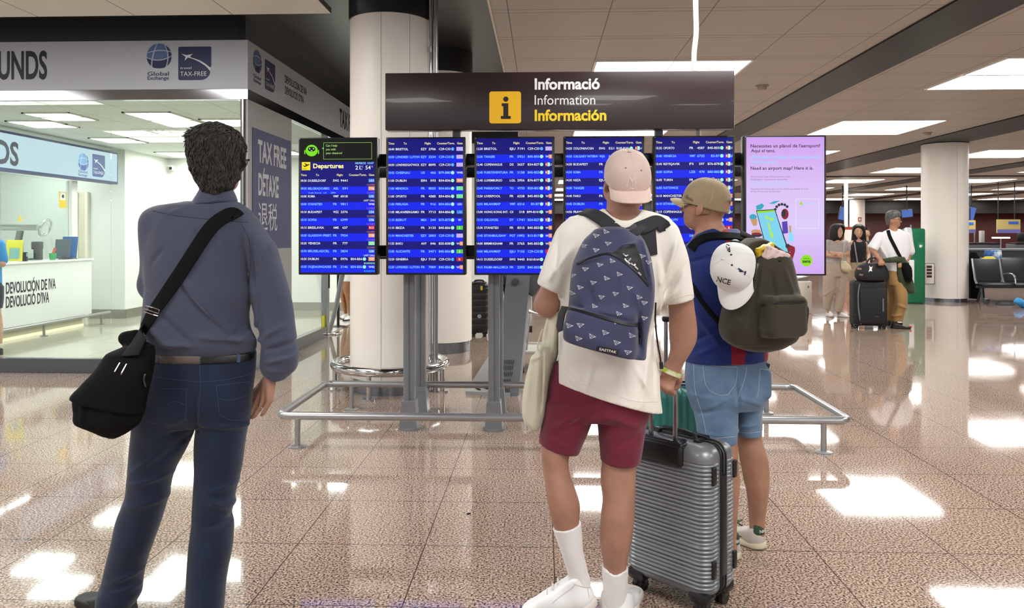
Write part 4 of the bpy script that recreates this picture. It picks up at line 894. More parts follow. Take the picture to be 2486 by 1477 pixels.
MB().tube(catmull([at(1688, -60, 5.6), at(1689, 20, 5.6), at(1690, 80, 5.6), at(1685, 130, 5.6), at(1686, 180, 5.6), at(1692, 260, 5.62), at(1697, 345, 5.64)], 6), 0.0185, 12).build('tube', M('hose_white', 'dcdad6', 0.4), hs)
MB().cyl(at(1688, -60, 5.6)-Vector((0, 0, 0.02)), Vector((at(1688, -60, 5.6).x, at(1688, -60, 5.6).y, H-0.001)), 0.019).build('socket', WHITE, hs)
gr = thing('floor_rail', (0.11, 5.83, 0), 'low grey steel tube barrier on the floor around the screen stand', 'barrier')
zr = 0.215; xa, xb, ya, yb2 = -1.80, 2.05, 5.27, 6.42; rc = 0.07; pts = []
for cx, cy, a0 in ((xb-rc, yb2-rc, 0), (xa+rc, yb2-rc, 1.5708), (xa+rc, ya+rc, 3.1416), (xb-rc, ya+rc, 4.7124)):
    pts += [(cx+rc*math.cos(a0+1.5708*i/6), cy+rc*math.sin(a0+1.5708*i/6), zr) for i in range(7)]
MB().tube(pts, 0.0275, 16, closed=True).build('tube', RAILM, gr)
for x, y in ((xa+0.13, ya), (xa+0.22, yb2), (xb-0.17, ya), (xb-0.22, yb2)):
    MB().cyl((x, y, 0), (x, y, zr-0.01), 0.019).lathe([(0.058, 0), (0.058, 0.007), (0.035, 0.012)], (x, y, 0), 24).build('leg', RAILM, gr)
# ---------------------------------------------------------------- people
def cloth(name, col, rough=0.85, col2=None, scale=220, bump=0.25, stripes=None, sheen=0.2):
    """woven cloth; stripes = (axis vector, period, colour, width share)"""
    m = M(name, col, rough, spec=0.25, bump=(scale, bump, 0.001), sheen=sheen)
    if stripes:
        nt = m.node_tree; b = nt.nodes['Principled BSDF']; tc = nt.nodes.new('ShaderNodeTexCoord'); N = nt.nodes.new; Lk = nt.links.new
        vm = N('ShaderNodeVectorMath'); vm.operation = 'DOT_PRODUCT'; vm.inputs[1].default_value = stripes[0]; Lk(tc.outputs['Object'], vm.inputs[0])
        pp = N('ShaderNodeMath'); pp.operation = 'PINGPONG'; pp.inputs[1].default_value = stripes[1]/2
        ad = N('ShaderNodeMath'); ad.operation = 'ADD'; ad.inputs[1].default_value = 40*stripes[1]+(stripes[4] if len(stripes) > 4 else 0); Lk(vm.outputs['Value'], ad.inputs[0]); Lk(ad.outputs[0], pp.inputs[0])
        lt = N('ShaderNodeMath'); lt.operation = 'LESS_THAN'; lt.inputs[1].default_value = stripes[1]/2*stripes[3]; Lk(pp.outputs[0], lt.inputs[0])
        mx = N('ShaderNodeMix'); mx.data_type = 'RGBA'; Lk(lt.outputs[0], mx.inputs['Factor']); mx.inputs['A'].default_value = lin(col); mx.inputs['B'].default_value = lin(stripes[2]); Lk(mx.outputs['Result'], b.inputs['Base Color'])
    elif col2:
        nt = m.node_tree; b = nt.nodes['Principled BSDF']; tc = nt.nodes.new('ShaderNodeTexCoord'); n = nt.nodes.new('ShaderNodeTexNoise'); n.inputs['Scale'].default_value = 9; n.inputs['Detail'].default_value = 5
        mx = nt.nodes.new('ShaderNodeMix'); mx.data_type = 'RGBA'; mr = nt.nodes.new('ShaderNodeMapRange'); mr.inputs['From Min'].default_value = 0.35; mr.inputs['From Max'].default_value = 0.65
        nt.links.new(tc.outputs['Object'], n.inputs['Vector']); nt.links.new(n.outputs['Fac'], mr.inputs['Value']); nt.links.new(mr.outputs[0], mx.inputs['Factor']); mx.inputs['A'].default_value = lin(col); mx.inputs['B'].default_value = lin(col2); nt.links.new(mx.outputs['Result'], b.inputs['Base Color'])
    return m
def skin(name, col):
    m = M(name, col, 0.5, spec=0.35, bump=(90, 0.12, 0.001), var=(14, tuple(int(max(0, min(255, v*0.93))) for v in [int(col[i:i+2], 16) for i in (0, 2, 4)])))
    b = m.node_tree.nodes['Principled BSDF']; b.inputs['Subsurface Weight'].default_value = 0.0; b.inputs['Subsurface Radius'].default_value = (0.02, 0.008, 0.005); return m
class Fig:
    def __init__(s, D): s.D = D
    def q(s, px, py, dy=0.0): return at(px, py, s.D+dy)
    def rows(s, R, g=0.0, dd=0.0):
        """(py, pxl, pxr, dy, half depth) -> loft rows; g grows the outline (metres), dd the depth"""
        o = []
        for py, l, r, dy, hd in R:
            a = s.q(l, py, dy); b = s.q(r, py, dy); o.append((a.z, a.x-g, b.x+g, (a.y+b.y)/2, hd+g+dd))
        return o
    def ch(s, sd, pts, rs, k=0.015): return sd.chain([s.q(*p) for p in pts], rs, k)
    def cutpx(s, sd, a, b, keep, dy=0.0, r=0.0, xr=None):
        """cut by the plane through two pixel points and the line of sight; keep 'above' or 'below'"""
        A, B = s.q(a[0], a[1], dy), s.q(b[0], b[1], dy); d = B-A; d.y = 0; n = Vector((-d.z, 0, d.x)).normalized()
        if n.z < 0: n = -n
        sd.cut(A, -n if keep == 'above' else n, r, None if xr is None else (s.q(xr[0], 500, dy).x, s.q(xr[1], 500, dy).x))
def head(sd, c, f, k=1.0, up=(0, 0, 1), ears=True, fat=1.0):
    """head with a face; c centre of the skull, f the way it looks"""
    s_, f, u = frame3(f, up); R = Matrix((s_, f, u)).transposed(); c = Vector(c)
    P = lambda a, b, d: c+(s_*a+f*b+u*d)*k
    sd.ell(P(0, -0.012, 0.015), (0.076*k*fat, 0.095*k, 0.098*k), R, 0.02)
    sd.ell(P(0, 0.030, -0.035), (0.064*k*fat, 0.062*k, 0.085*k), R, 0.03*k)
    sd.ell(P(0, 0.050, -0.088), (0.036*k, 0.036*k, 0.026*k), R, 0.03*k)
    sd.cap(P(0, 0.088, -0.005), P(0, 0.108, -0.036), 0.009*k, 0.013*k, 0.014*k)
    for q in (-1, 1):
        sd.cap(P(q*0.014, 0.086, 0.012), P(q*0.048, 0.068, 0.010), 0.010*k, 0.008*k, 0.012*k)
        sd.ell(P(q*0.038, 0.056, -0.028), (0.024*k, 0.024*k, 0.022*k), R, 0.02*k)
        if ears:
            sd.ell(P(q*0.080*fat, -0.008, -0.020), (0.010*k, 0.020*k, 0.034*k), R @ Matrix.Rotation(q*0.35, 3, 'Z'), 0.008*k)
            sd.ell(P(q*0.079*fat, 0.0, -0.044), (0.008*k, 0.010*k, 0.014*k), R, 0.008*k)
    sd.cap(P(-0.018, 0.083, -0.062), P(0.018, 0.083, -0.062), 0.008*k, None, 0.008*k)
    sd.cap(P(-0.014, 0.082, -0.073), P(0.014, 0.082, -0.073), 0.008*k, None, 0.006*k)
    return P
def face_parts(P, k, parent, hair_m, lips=True):
    mb = MB()
    for q in (-1, 1): mb.lathe([(0.001, 0), (0.009*k, 0.002*k), (0.009*k, 0.006*k), (0.001, 0.008*k)], P(q*0.031, 0.082, -0.010), 10)
    mb.build('eyes', M('eye_dark', '181210', 0.2), parent)
    mb = MB()
    for q in (-1, 1): mb.tube([P(q*0.014, 0.094, 0.014), P(q*0.032, 0.088, 0.020), P(q*0.050, 0.072, 0.014)], [0.003*k, 0.004*k, 0.002*k], 6)
    mb.build('eyebrows', hair_m, parent)
def shoe(parent, heel, toe_dir, L=0.285, upper=None, sole=None, pitch=0.0, name='shoe', hgt=0.10, label=None, wide=1.0):
    """heel: point on the ground under the heel; toe_dir: horizontal direction of the toe"""
    d = Vector((toe_dir[0], toe_dir[1], 0)).normalized(); s_ = Vector((d.y, -d.x, 0)); k = L/0.285
    R = Matrix((s_, d, Vector((0, 0, 1)))).transposed()
    T = Matrix.Translation(Vector(heel)) @ (R @ Matrix.Rotation(pitch, 3, 'X') @ Matrix.Diagonal((wide, 1, 1))).to_4x4()
    root = thing(name, (0, 0, 0), None, None); root.parent = parent; root.matrix_parent_inverse = Matrix.Identity(4)
    pl = wbase(parent).inverted() @ Vector(heel); root.location = pl
    sd = S()
    sd.cap((0, 0.037, 0.045), (0, 0.042, hgt-0.012), 0.040*k, 0.037*k, 0.03)
    sd.cap((0, 0.034*k, 0.04), (0, 0.12*k, 0.052), 0.041*k, 0.045*k, 0.03); sd.cap((0, 0.12*k, 0.052), (0.006, 0.225*k, 0.038), 0.045*k, 0.039*k, 0.03)
    sd.cap((0, 0.05*k, 0.07), (0, 0.16*k, 0.064), 0.038*k, 0.036*k, 0.02); sd.cap((0, 0.05*k, hgt-0.03), (0, 0.10*k, hgt-0.045), 0.036*k, 0.032*k, 0.02)
    if hgt < 0.07: pass
    sd.cut((0, 0, 0.022), (0, 0, -1)); sd.cut((0, 0.01, hgt), (0, 0.35, 1), 0.012)
    sd.ell((0, 0.068*k, hgt+0.012), (0.032*k, 0.044*k, 0.036), None, 0.006, 's')
    o, bv = smesh('upper', sd, upper, root, 0.0045, 2, T)
    so = S(); so.cap((0, 0.028*k, 0.014), (0, 0.11*k, 0.014), 0.046*k, 0.048*k, 0.02); so.cap((0, 0.11*k, 0.014), (0.006, 0.225*k, 0.014), 0.048*k, 0.046*k, 0.02); so.cut((0, 0, 0.034), (0, 0, 1), 0.004); so.cut((0, 0, 0.002), (0, 0, -1), 0.006)
    smesh('sole', so, sole, root, 0.0045, 1, T)
    return root, T, bv
def cap_hat(parent, name, c, b, u, r, mat, brim_mat=None, brim_len=0.068, droop=0.022, hgt=0.115, seam=True, h=0.0045, btn=True, open_back=False, wrapd=1.15):
    """baseball cap: c centre of its rim, b direction of the brim, u direction of the crown's top, r (half width, half length)"""
    c = Vector(c); b = Vector(b).normalized(); u = Vector(u); u = (u-b*u.dot(b)).normalized(); s_ = b.cross(u); R = Matrix((s_, b, u)).transposed()
    root = parent
    sd = S(); sd.ell(c, (r[0], r[1], hgt), R, 0, e=2.35); sd.cut(c-u*0.012, -u, 0.004)
    if open_back: sd.ell(c-b*r[1]*0.97+u*0.024, (0.046, 0.034, 0.022), R, 0.004, 's')
    o, bv = smesh(name, sd, mat, root, h, 2)
    out = [o]; P = lambda a, d, z: c+s_*a+b*d+u*z
    mb = MB(); n, m_ = 20, 7; rows_ = []
    for top in (1, 0):
        for i in range(n+1):
            a = -wrapd+2*wrapd*i/n; sx_, cy = math.sin(a), math.cos(a)
            for j in range(m_+1):
                t = j/m_; ext = brim_len*max(0.0, cy)**0.55*1.0
                w = math.sin(a)*r[0]*0.985
                d = cy*r[1]*0.985+ext*t*(1.05)
                z = -0.006-droop*(abs(sx_)**2)*(0.35+0.65*t)*1.0+0.004*math.sin(t*math.pi)-(0.010*t)
                rows_.append(P(w, d, z+(0.0018 if top else -0.0018)))
    vs = rows_; fs = []; K = (n+1)*(m_+1)
    for i in range(n):
        for j in range(m_):
            a0 = i*(m_+1)+j; fs.append((a0, a0+1, a0+m_+2, a0+m_+1)); fs.append((K+a0, K+a0+m_+1, K+a0+m_+2, K+a0+1))
    for i in range(n): a0 = i*(m_+1)+m_; fs.append((a0, K+a0, K+a0+m_+1, a0+m_+1)); a0 = i*(m_+1); fs.append((a0, a0+m_+1, K+a0+m_+1, K+a0))
    for j in range(m_): fs.append((j, j+1, K+j+1, K+j)); a0 = n*(m_+1)+j; fs.append((a0, K+a0, K+a0+1, a0+1))
    mb.add(vs, fs); br = mb.build('brim', brim_mat or mat, o); out.append(br)
    if seam:
        mb = MB()
        for a in (0, math.pi/3, 2*math.pi/3, math.pi, 4*math.pi/3, 5*math.pi/3):
            pts = []
            for i in range(1, 12):
                t = math.pi/2*i/12; q = 2.35
                ux, uz = math.cos(t), math.sin(t); dx, dy = math.sin(a)*ux, math.cos(a)*ux
                k_ = (abs(dx/r[0])**q+abs(dy/r[1])**q+abs(uz/hgt)**q)**(-1/q); pts.append(P(dx*k_, dy*k_, uz*k_))
            if open_back and a == math.pi: pts = pts[5:]
            mb.tube(pts, 0.0012, 5)
        if btn: mb.lathe([(0.001, 0.006), (0.007, 0.004), (0.008, 0)], P(0, 0, hgt), 12)
        mb.build('seams', brim_mat or mat, o)
    return o, bv
# ======================================================= man in the dark blue shirt (left)
def man_blue():
    F = Fig(2.90); q = F.q
    base = q(400, 1491, 0.03); root = thing('person', (base.x, base.y, 0), 'man in dark blue long-sleeved shirt and navy jeans seen from behind', 'person')
    SK = skin('skin_tan', 'a9806d'); HA = M('hair_dark_grey', '2b2926', 0.6, spec=0.3, var=(40, '3f3c37'))
    SH = cloth('shirt_slate', '494e62', stripes=((0.10, 0, 1), 0.0052, '41465a', 0.5)); JE = cloth('jeans_navy', '151e35', 0.8, '1a2740', scale=260, bump=0.4)
    torso = [(488, 452, 580, 0, .055), (499, 392, 598, 0, .075), (515, 360, 615, 0, .095), (545, 350, 622, 0, .115), (600, 350, 618, 0, .13), (660, 352, 612, 0, .135), (710, 350, 614, 0, .135), (760, 346, 602, 0, .13), (800, 342, 608, 0, .13), (828, 346, 622, 0, .13), (848, 356, 622, 0, .12), (858, 362, 614, 0, .11)]
    # body
    sd = S(); sd.loft(F.rows([(r[0]+8, r[1]+12, r[2]-12, r[3], r[4]-.02) for r in torso]), 0.03)
    sd.loft(F.rows([(845, 372, 608, 0, .09), (900, 362, 605, 0, .1), (1000, 345, 590, 0, .1)]), 0.03)
    sd.loft(F.rows([(990, 345, 462, 0, .075), (1145, 328, 405, .02, .06), (1258, 296, 380, .05, .055), (1400, 262, 330, .08, .045), (1470, 250, 305, .08, .04)]), 0.03)
    sd.loft(F.rows([(990, 490, 592, 0, .075), (1145, 484, 572, -.02, .06), (1268, 478, 553, -.04, .055), (1420, 466, 530, -.06, .045), (1515, 466, 515, -.07, .04)]), 0.03)
    sd.ell(q(285, 1478, .1), (0.07, 0.04, 0.025), None, 0.03); sd.ell(q(492, 1522, -.02), (0.04, 0.1, 0.03), None, 0.03)
    hc = q(527, 392, 0.02); P = head(sd, hc, (0.22, 0.97, 0.10), 0.98)
    sd.cap(q(528, 440, 0.0), q(522, 510, -0.005), 0.056, 0.066, 0.03)
    F.ch(sd, [(592, 578, 0), (655, 740, .0), (662, 905, -.01)], [.036, .036, .028], 0.03)
    # right hand, hanging, fingers down
    for (k0, pts, rs) in (((655, 972, -.035), [(648, 988, -.035), (641, 1001, -.03), (636, 1009, -.022)], .0085), ((640, 976, -.012), [(629, 994, -.012), (619, 1008, -.008), (612, 1015, 0)], .0095), ((626, 975, .012), [(614, 995, .012), (606, 1010, .014), (600, 1018, .018)], .0095), ((616, 968, .034), [(606, 986, .036), (598, 1000, .038), (594, 1008, .04)], .009)):
        F.ch(sd, [(657, 915, k0[2]*0.4), k0], [.022, .0135], 0.012); F.ch(sd, [k0]+pts, [.0125, rs, rs*0.95, rs*0.82], 0.004)
    F.ch(sd, [(645, 925, .03), (622, 950, .055), (612, 972, .07), (608, 984, .07)], [.018, .013, .011, .009], 0.008)
    # left arm bent, hand near the chin
    F.ch(sd, [(382, 545, 0), (378, 690, .06), (470, 610, .24), (545, 545, .20)], [.05, .042, .034, .028], 0.03)
    for j, (x, y, e) in enumerate(((574, 512, .13), (578, 521, .135), (577, 530, .14), (573, 538, .145))):
        F.ch(sd, [(548, 540, .2), (562, y+6, .185), (x, y, e+.02), (x-2, y-8, e-.01)], [.018, .012, .0095, .008], 0.006)
    F.ch(sd, [(550, 545, .19), (556, 520, .16), (562, 505, .14)], [.016, .011, .009], 0.006)
    smesh('body', sd, SK, root, 0.005)
    # hair
    hr = S(); hr.loft(F.rows([(303, 506, 538, .0, .04), (310, 484, 560, .0, .075), (322, 470, 574, .0, .092), (337, 463, 584, .0, .102), (362, 460, 590, .0, .107), (390, 463, 589, .0, .103), (412, 468, 584, -.01, .09), (436, 478, 574, -.02, .07), (455, 489, 562, -.03, .055), (469, 498, 543, -.035, .04)]), 0.02, rnd=0.004)
    hr.ell(hc+Vector((0.03, 0.115, -0.055)), (0.075, 0.06, 0.09), None, 0.02, 's')
    hr.ell(q(588, 420, 0.0), (0.020, 0.035, 0.045), None, 0.01, 's')
    rng = np.random.RandomState(3)
    wv = [(rng.uniform(60, 150, 3)*rng.choice([-1, 1], 3), rng.uniform(0, 6.3)) for _ in range(9)]
    hr.disp = lambda x, y, z: sum(np.sin(a[0]*x+a[1]*y+a[2]*z+p) for a, p in wv)*0.0011
    V, Fc = hr.mesh(0.0045, 1); bv = BVHTree.FromPolygons(V.tolist(), Fc.tolist()); ex = MB(); cH = hc+Vector((0, -.01, .0))
    crown = Vector((cH.x+0.01, cH.y-0.03, cH.z+0.10)); Va = np.array(V); top = V[:, 2].max()
    for i in range(2600):
        v = Vector(V[rng.randint(len(V))])
        if v.y > cH.y+0.06 or v.z < q(500, 462).z: continue
        n = (v-cH).normalized(); up_ = max(0.0, min(1.0, (v.z-cH.z-0.005)/0.09)); lf = max(0.0, min(1.0, -(v.x-cH.x+0.005)/0.06))
        g = (v-crown)*6+Vector((0.35*math.sin(90*v.z+7*v.x)-0.5*up_, -0.2, -0.55))+Vector(rng.uniform(-.35, .35, 3)); g = (g-n*g.dot(n)); g.normalize()
        Lh = rng.uniform(0.016, 0.030); cu = n.cross(g)*rng.uniform(-.7, .7); pts = []; p = v-n*0.002; wild = up_*(0.20+0.8*lf)*rng.uniform(0.2, 1.0)
        for s4 in range(5):
            t = s4/4; w_ = p+g*Lh*t+cu*Lh*t*t*0.6
            r0 = bv.find_nearest(w_); lift = 0.0015+0.0025*math.sin(math.pi*min(t*1.1, 1))
            if r0[0] is not None: w_ = (r0[0]+(r0[0]-cH).normalized()*lift).lerp(w_+n*Lh*wild*t*0.9, wild*t)
            pts.append(w_)
        w = rng.uniform(0.0013, 0.0030); ex.tube(pts, [w, w*1.15, w, w*0.7, w*0.2], 5, mi=0)
    smesh('hair', (V, Fc), HA, root, extra=ex)
    # glasses
    g = MB(); g.tube([P(0.079, 0.0, 0.0), P(0.084, 0.05, 0.004), P(0.070, 0.098, 0.004)], 0.0025, 6); g.tube([P(-0.079, 0.0, 0.0), P(-0.084, 0.05, 0.004), P(-0.070, 0.098, 0.004)], 0.0025, 6)
    for s2 in (-1, 1): g.tube([P(s2*0.036+0.026*math.cos(t), 0.104, -0.006+0.019*math.sin(t)) for t in [6.2832*i/16 for i in range(16)]], 0.002, 6, closed=True)
    g.tube([P(0.070, 0.098, 0.004), P(0.075, 0.100, 0.0)], 0.005, 6); g.build('glasses', BLACK, root)
    # jeans
    jn = S()
    jn.loft(F.rows([(852, 358, 618, 0, .105), (880, 352, 618, 0, .115), (920, 346, 618, -.005, .125), (965, 338, 614, -.01, .132), (1005, 331, 606, -.008, .125), (1030, 327, 600, 0, .105)]), 0.03)
    jn.loft(F.rows([(985, 334, 474, 0, .11), (1032, 325, 474, 0, .105), (1081, 321, 455, .01, .098), (1145, 316, 421, .02, .088), (1206, 306, 407, .03, .082), (1258, 286, 392, .045, .08), (1310, 274, 374, .06, .078), (1371, 260, 351, .07, .075), (1410, 252, 342, .075, .075), (1442, 241, 340, .075, .078), (1468, 238, 326, .075, .08), (1480, 240, 318, .075, .08)]), 0.02)
    jn.loft(F.rows([(985, 482, 608, 0, .11), (1029, 480, 600, 0, .105), (1080, 478, 592, -.01, .098), (1129, 476, 586, -.015, .092), (1194, 470, 571, -.03, .085), (1249, 469, 562, -.035, .083), (1268, 469, 566, -.04, .083), (1329, 461, 561, -.05, .08), (1397, 457, 548, -.06, .08), (1436, 455, 543, -.065, .08), (1477, 450, 540, -.07, .082), (1528, 448, 536, -.07, .084)]), 0.02)
    for a, b, am, w in (((318, 1150, -.05), (420, 1085, -.07), .006, .012), ((310, 1178, -.03), (400, 1160, -.06), .007, .010), ((300, 1230, 0), (395, 1215, -.03), .006, .012), ((560, 1240, -.08), (500, 1215, -.12), .008, .012), ((565, 1262, -.08), (490, 1285, -.12), -.006, .012), ((560, 1180, -.08), (500, 1200, -.12), .006, .01), ((460, 1045, -.09), (360, 1140, -.08), -.006, .014), ((490, 1030, -.1), (590, 1045, -.1), .008, .010), ((480, 1000, -.12), (390, 1040, -.11), .006, .012), ((255, 1420, 0), (330, 1400, -.02), .007, .010), ((245, 1445, 0), (330, 1440, -.02), .006, .010), ((480, 1050, -.1), (480, 940, -.12), -.008, .012)):
        jn.fold(q(*a), q(*b), am, w)
    rng = np.random.RandomState(5); w2 = [(rng.uniform(-30, 30, 3), rng.uniform(0, 6.3)) for _ in range(5)]
    jn.disp = lambda x, y, z: sum(np.sin(a[0]*x+a[1]*y+a[2]*z+p) for a, p in w2)*0.0009
    jo, jb = smesh('jeans', jn, JE, root, 0.006)
    st = MB()
    for pts in ([(391, 945), (453, 945)], [(453, 945), (452, 985), (450, 1020)], [(450, 1020), (410, 1036), (366, 1026)], [(525, 937), (570, 931), (608, 927)], [(525, 937), (529, 974), (533, 1008)], [(533, 1008), (560, 1020), (596, 1020)], [(485, 885), (486, 947), (481, 1026)], [(360, 912), (420, 922), (484, 928)], [(486, 928), (550, 922), (612, 908)], [(400, 985), (425, 975), (450, 985)], [(530, 968), (560, 972), (600, 960)]):
        stitch(st, jb, pts, 0.0009, 0.0006)
    for x in (390, 485, 578):
        P0 = [hit(jb, x, y, 0.006) for y in (846, 862, 880)]; ribbon(st, [p[0] for p in P0], [p[1] for p in P0], 0.013, 0.003)
    st.build('stitching', M('jeans_thread', '3b475f', 0.8), jo)
    # belt
    bl = S(); bl.loft(F.rows([(851, 357, 619, 0, .108), (862, 356, 620, 0, .112), (874, 355, 620, 0, .115)], 0.004), 0.0); bl.cut(q(480, 876), (0, 0, -1)); bl.cut(q(480, 850), (0, 0, 1))
    xb = q(518, 860).x; xa = q(388, 860).x
    smesh('belt', bl, [M('belt_black', '0e0e10', 0.4), M('belt_brown', '5a5048', 0.5)], root, 0.006, 1, mfun=lambda c: (c[:, 0] < xb) & (c[:, 0] > xa))
    # shirt
    sh = S(); sh.loft(F.rows(torso), 0.02)
    sh.loft(F.rows([(512, 560, 604, .0, .06), (530, 568, 622, .0, .075), (561, 584, 640, .0, .08), (605, 598, 669, .0, .08), (660, 605, 688, .0, .075), (700, 608, 699, .0, .075), (740, 613, 708, .0, .072), (775, 621, 714, 0, .07), (800, 630, 718, -.005, .07), (827, 636, 722, -.01, .07), (860, 634, 723, -.01, .068), (890, 634, 721, -.012, .062), (908, 640, 708, -.012, .054), (925, 648, 690, -.012, .045)]), 0.008)
    F.ch(sh, [(384, 545, 0), (380, 690, .06)], [.062, .062], 0.03); F.ch(sh, [(380, 690, .06), (470, 612, .24), (530, 555, .21)], [.062, .052, .045], 0.02)
    F.cutpx(sh, (640, 905), (690, 930), 'above', r=0.004, xr=(632, 760))
    sh.fold(q(640, 900, -.06), q(705, 905, -.06), .004, .006)
    for a, b, am, w in (((600, 575, -.10), (610, 700, -.10), -.012, .012), ((590, 560, -.12), (600, 660, -.12), .008, .012), ((420, 680, -.14), (520, 800, -.14), -.008, .012), ((450, 690, -.14), (560, 830, -.14), .008, .016), ((390, 770, -.13), (470, 845, -.13), -.008, .012), ((360, 800, -.12), (430, 850, -.12), .008, .014), ((600, 740, -.12), (540, 838, -.12), -.007, .012), ((612, 770, -.11), (570, 845, -.12), .007, .012), ((480, 820, -.13), (620, 835, -.12), .010, .012), ((380, 835, -.12), (470, 842, -.13), .010, .012), ((610, 825, -.1), (632, 830, -.06), .006, .012),
                        ((640, 690, -.07), (625, 790, -.07), -.006, .012), ((690, 790, -.06), (640, 820, -.07), .008, .010), ((715, 830, -.04), (650, 850, -.07), -.010, .009), ((720, 865, -.04), (650, 880, -.06), .009, .010), ((655, 620, -.08), (640, 560, -.08), .006, .012), ((520, 560, -.14), (540, 620, -.14), .005, .010), ((460, 560, -.13), (500, 580, -.13), -.005, .010), ((370, 640, -.1), (400, 600, -.12), -.005, .012), ((352, 700, -.03), (390, 735, -.1), -.006, .010), ((440, 505, -.1), (400, 520, -.1), .004, .010)):
        sh.fold(q(*a), q(*b), am, w)
    rng = np.random.RandomState(9); w3 = [(rng.uniform(-38, 38, 3), rng.uniform(0, 6.3)) for _ in range(6)]
    sh.disp = lambda x, y, z: sum(np.sin(a[0]*x+a[1]*y+a[2]*z+p) for a, p in w3)*0.0011
    so, sb = smesh('shirt', sh, SH, root, 0.0055)
    cl = S(); cl.loft(F.rows([(458, 486, 564, .0, .055), (468, 482, 568, .0, .064), (480, 475, 573, 0, .072), (494, 466, 577, 0, .078), (504, 460, 580, -.005, .082)]), 0); cl.cut(q(480, 459), (-0.33, 0, 0.94)); cl.cut(q(480, 500), (0.1, 0, -1), 0.003)
    smesh('collar', cl, SH, so, 0.005)
    mb = MB(); stitch(mb, sb, [(372, 512), (430, 524), (520, 534), (600, 540)], 0.0012); stitch(mb, sb, [(582, 540), (604, 580), (608, 640), (605, 690)], 0.0015); mb.build('seam', M('shirt_seam', '343a4e', 0.8), so)
    # shoes
    BS = M('shoe_black', '17181b', 0.45); BO = M('sole_black', '0c0c0d', 0.6)
    hz = q(316, 1496, .07); hz.z = 0; shoe(root, hz, (-0.86, 0.30), 0.29, BS, BO)
    hz = q(492, 1535, -.06); hz.z = 0; shoe(root, hz, (-0.38, 1), 0.29, BS, BO)
    # ring on the finger
    r_ = MB(); a, b = q(633, 987, -.012), q(629, 993, -.012); d = (b-a).normalized(); e1 = d.cross(Vector((0, 1, 0))).normalized(); e2 = d.cross(e1)
    r_.tube([a+(e1*math.cos(t)+e2*math.sin(t))*0.0112 for t in [6.2832*i/16 for i in range(16)]], 0.0016, 6, closed=True); r_.build('ring', CHROME, root)
    # shoulder bag
    bg = S(); B = [(842, 300, 366, -.17, .03), (860, 264, 372, -.18, .05), (880, 247, 370, -.19, .06), (910, 230, 364, -.2, .066), (940, 204, 358, -.2, .07), (968, 184, 352, -.2, .072), (1000, 186, 346, -.2, .072), (1026, 188, 336, -.2, .068), (1042, 224, 322, -.2, .055), (1055, 250, 303, -.2, .04), (1063, 268, 288, -.2, .022)]
    bc = q(270, 960, -.2); br_ = thing('shoulder_bag', (bc.x, bc.y, bc.z), 'black messenger bag hanging at the hip of the man in the blue shirt', 'bag')
    BK_ = M('bag_black', '0c0c0e', 0.8, spec=0.15, bump=(300, 0.4, 0.001)); bg.loft(F.rows(B), 0.01, e=2.8)
    for a, b, am, w in (((190, 1000, -.27), (330, 960, -.27), -.006, .01), ((215, 935, -.26), (300, 1040, -.27), .006, .012), ((200, 960, -.27), (200, 1030, -.26), .006, .01)): bg.fold(q(*a), q(*b), am, w)
    bo, bb = smesh('body', bg, BK_, br_, 0.006)
    fl = S(); fl.loft(F.rows([(838, 306, 372, -.185, .035), (858, 262, 374, -.20, .05), (900, 234, 368, -.215, .066), (940, 196, 360, -.22, .07), (966, 173, 354, -.22, .07), (985, 173, 350, -.22, .07), (1005, 182, 347, -.22, .07)]), 0.01, e=2.6); F.cutpx(fl, (172, 974), (345, 1010), 'above', -.25, r=0.006)
    F.ch(fl, [(330, 812, -.14), (305, 822, -.15), (345, 850, -.15)], [.018, .02, .03], 0.02)
    fo, fb = smesh('flap', fl, BK_, br_, 0.006)
    mb = MB()
    for a, b in (((292, 882), (279, 904)), ((308, 885), (294, 910))): stitch(mb, fb, [a, b], 0.0022, 0.002, D=2.6)
    mb.build('clip', CHROME, fo)
    mb = MB(); stitch(mb, fb, [(350, 908), (347, 920), (351, 938)], 0.005, 0.004, D=2.65); mb.build('buckle', M('gunmetal', '4a4a4c', 0.3, metal=1.0), br_)
    mb = MB(); P1, N1 = strap_on(mb, sb, [(578, 530), (566, 520), (545, 528), (510, 556), (455, 640), (412, 705), (375, 758), (352, 800)], 0.050, 0.005, 0.004)
    e_ = P1[-1]; f0 = q(336, 832, -.2); f1 = q(316, 866, -.26)
    ribbon(mb, [e_, e_.lerp(f0, 0.5)+Vector((0, -.01, 0)), f0, f1], [N1[-1], N1[-1], Vector((0, -1, 0.1)), Vector((0, -1, .2))], [0.05, .054, .060, .060], 0.005)
    mb.build('strap', M('strap_black', '0e0e10', 0.8, spec=0.15), br_)
    mb = MB(); mb.tube([hit(sb, x, y, 0.012)[0] for x, y in ((357, 757), (362, 743), (377, 747), (392, 752), (388, 767), (372, 762))], 0.0022, 8, closed=True); mb.tube([hit(sb, x, y, 0.012)[0] for x, y in ((359, 750), (390, 760))], 0.0022, 8); mb.build('adjuster', CHROME, br_)
man_blue()
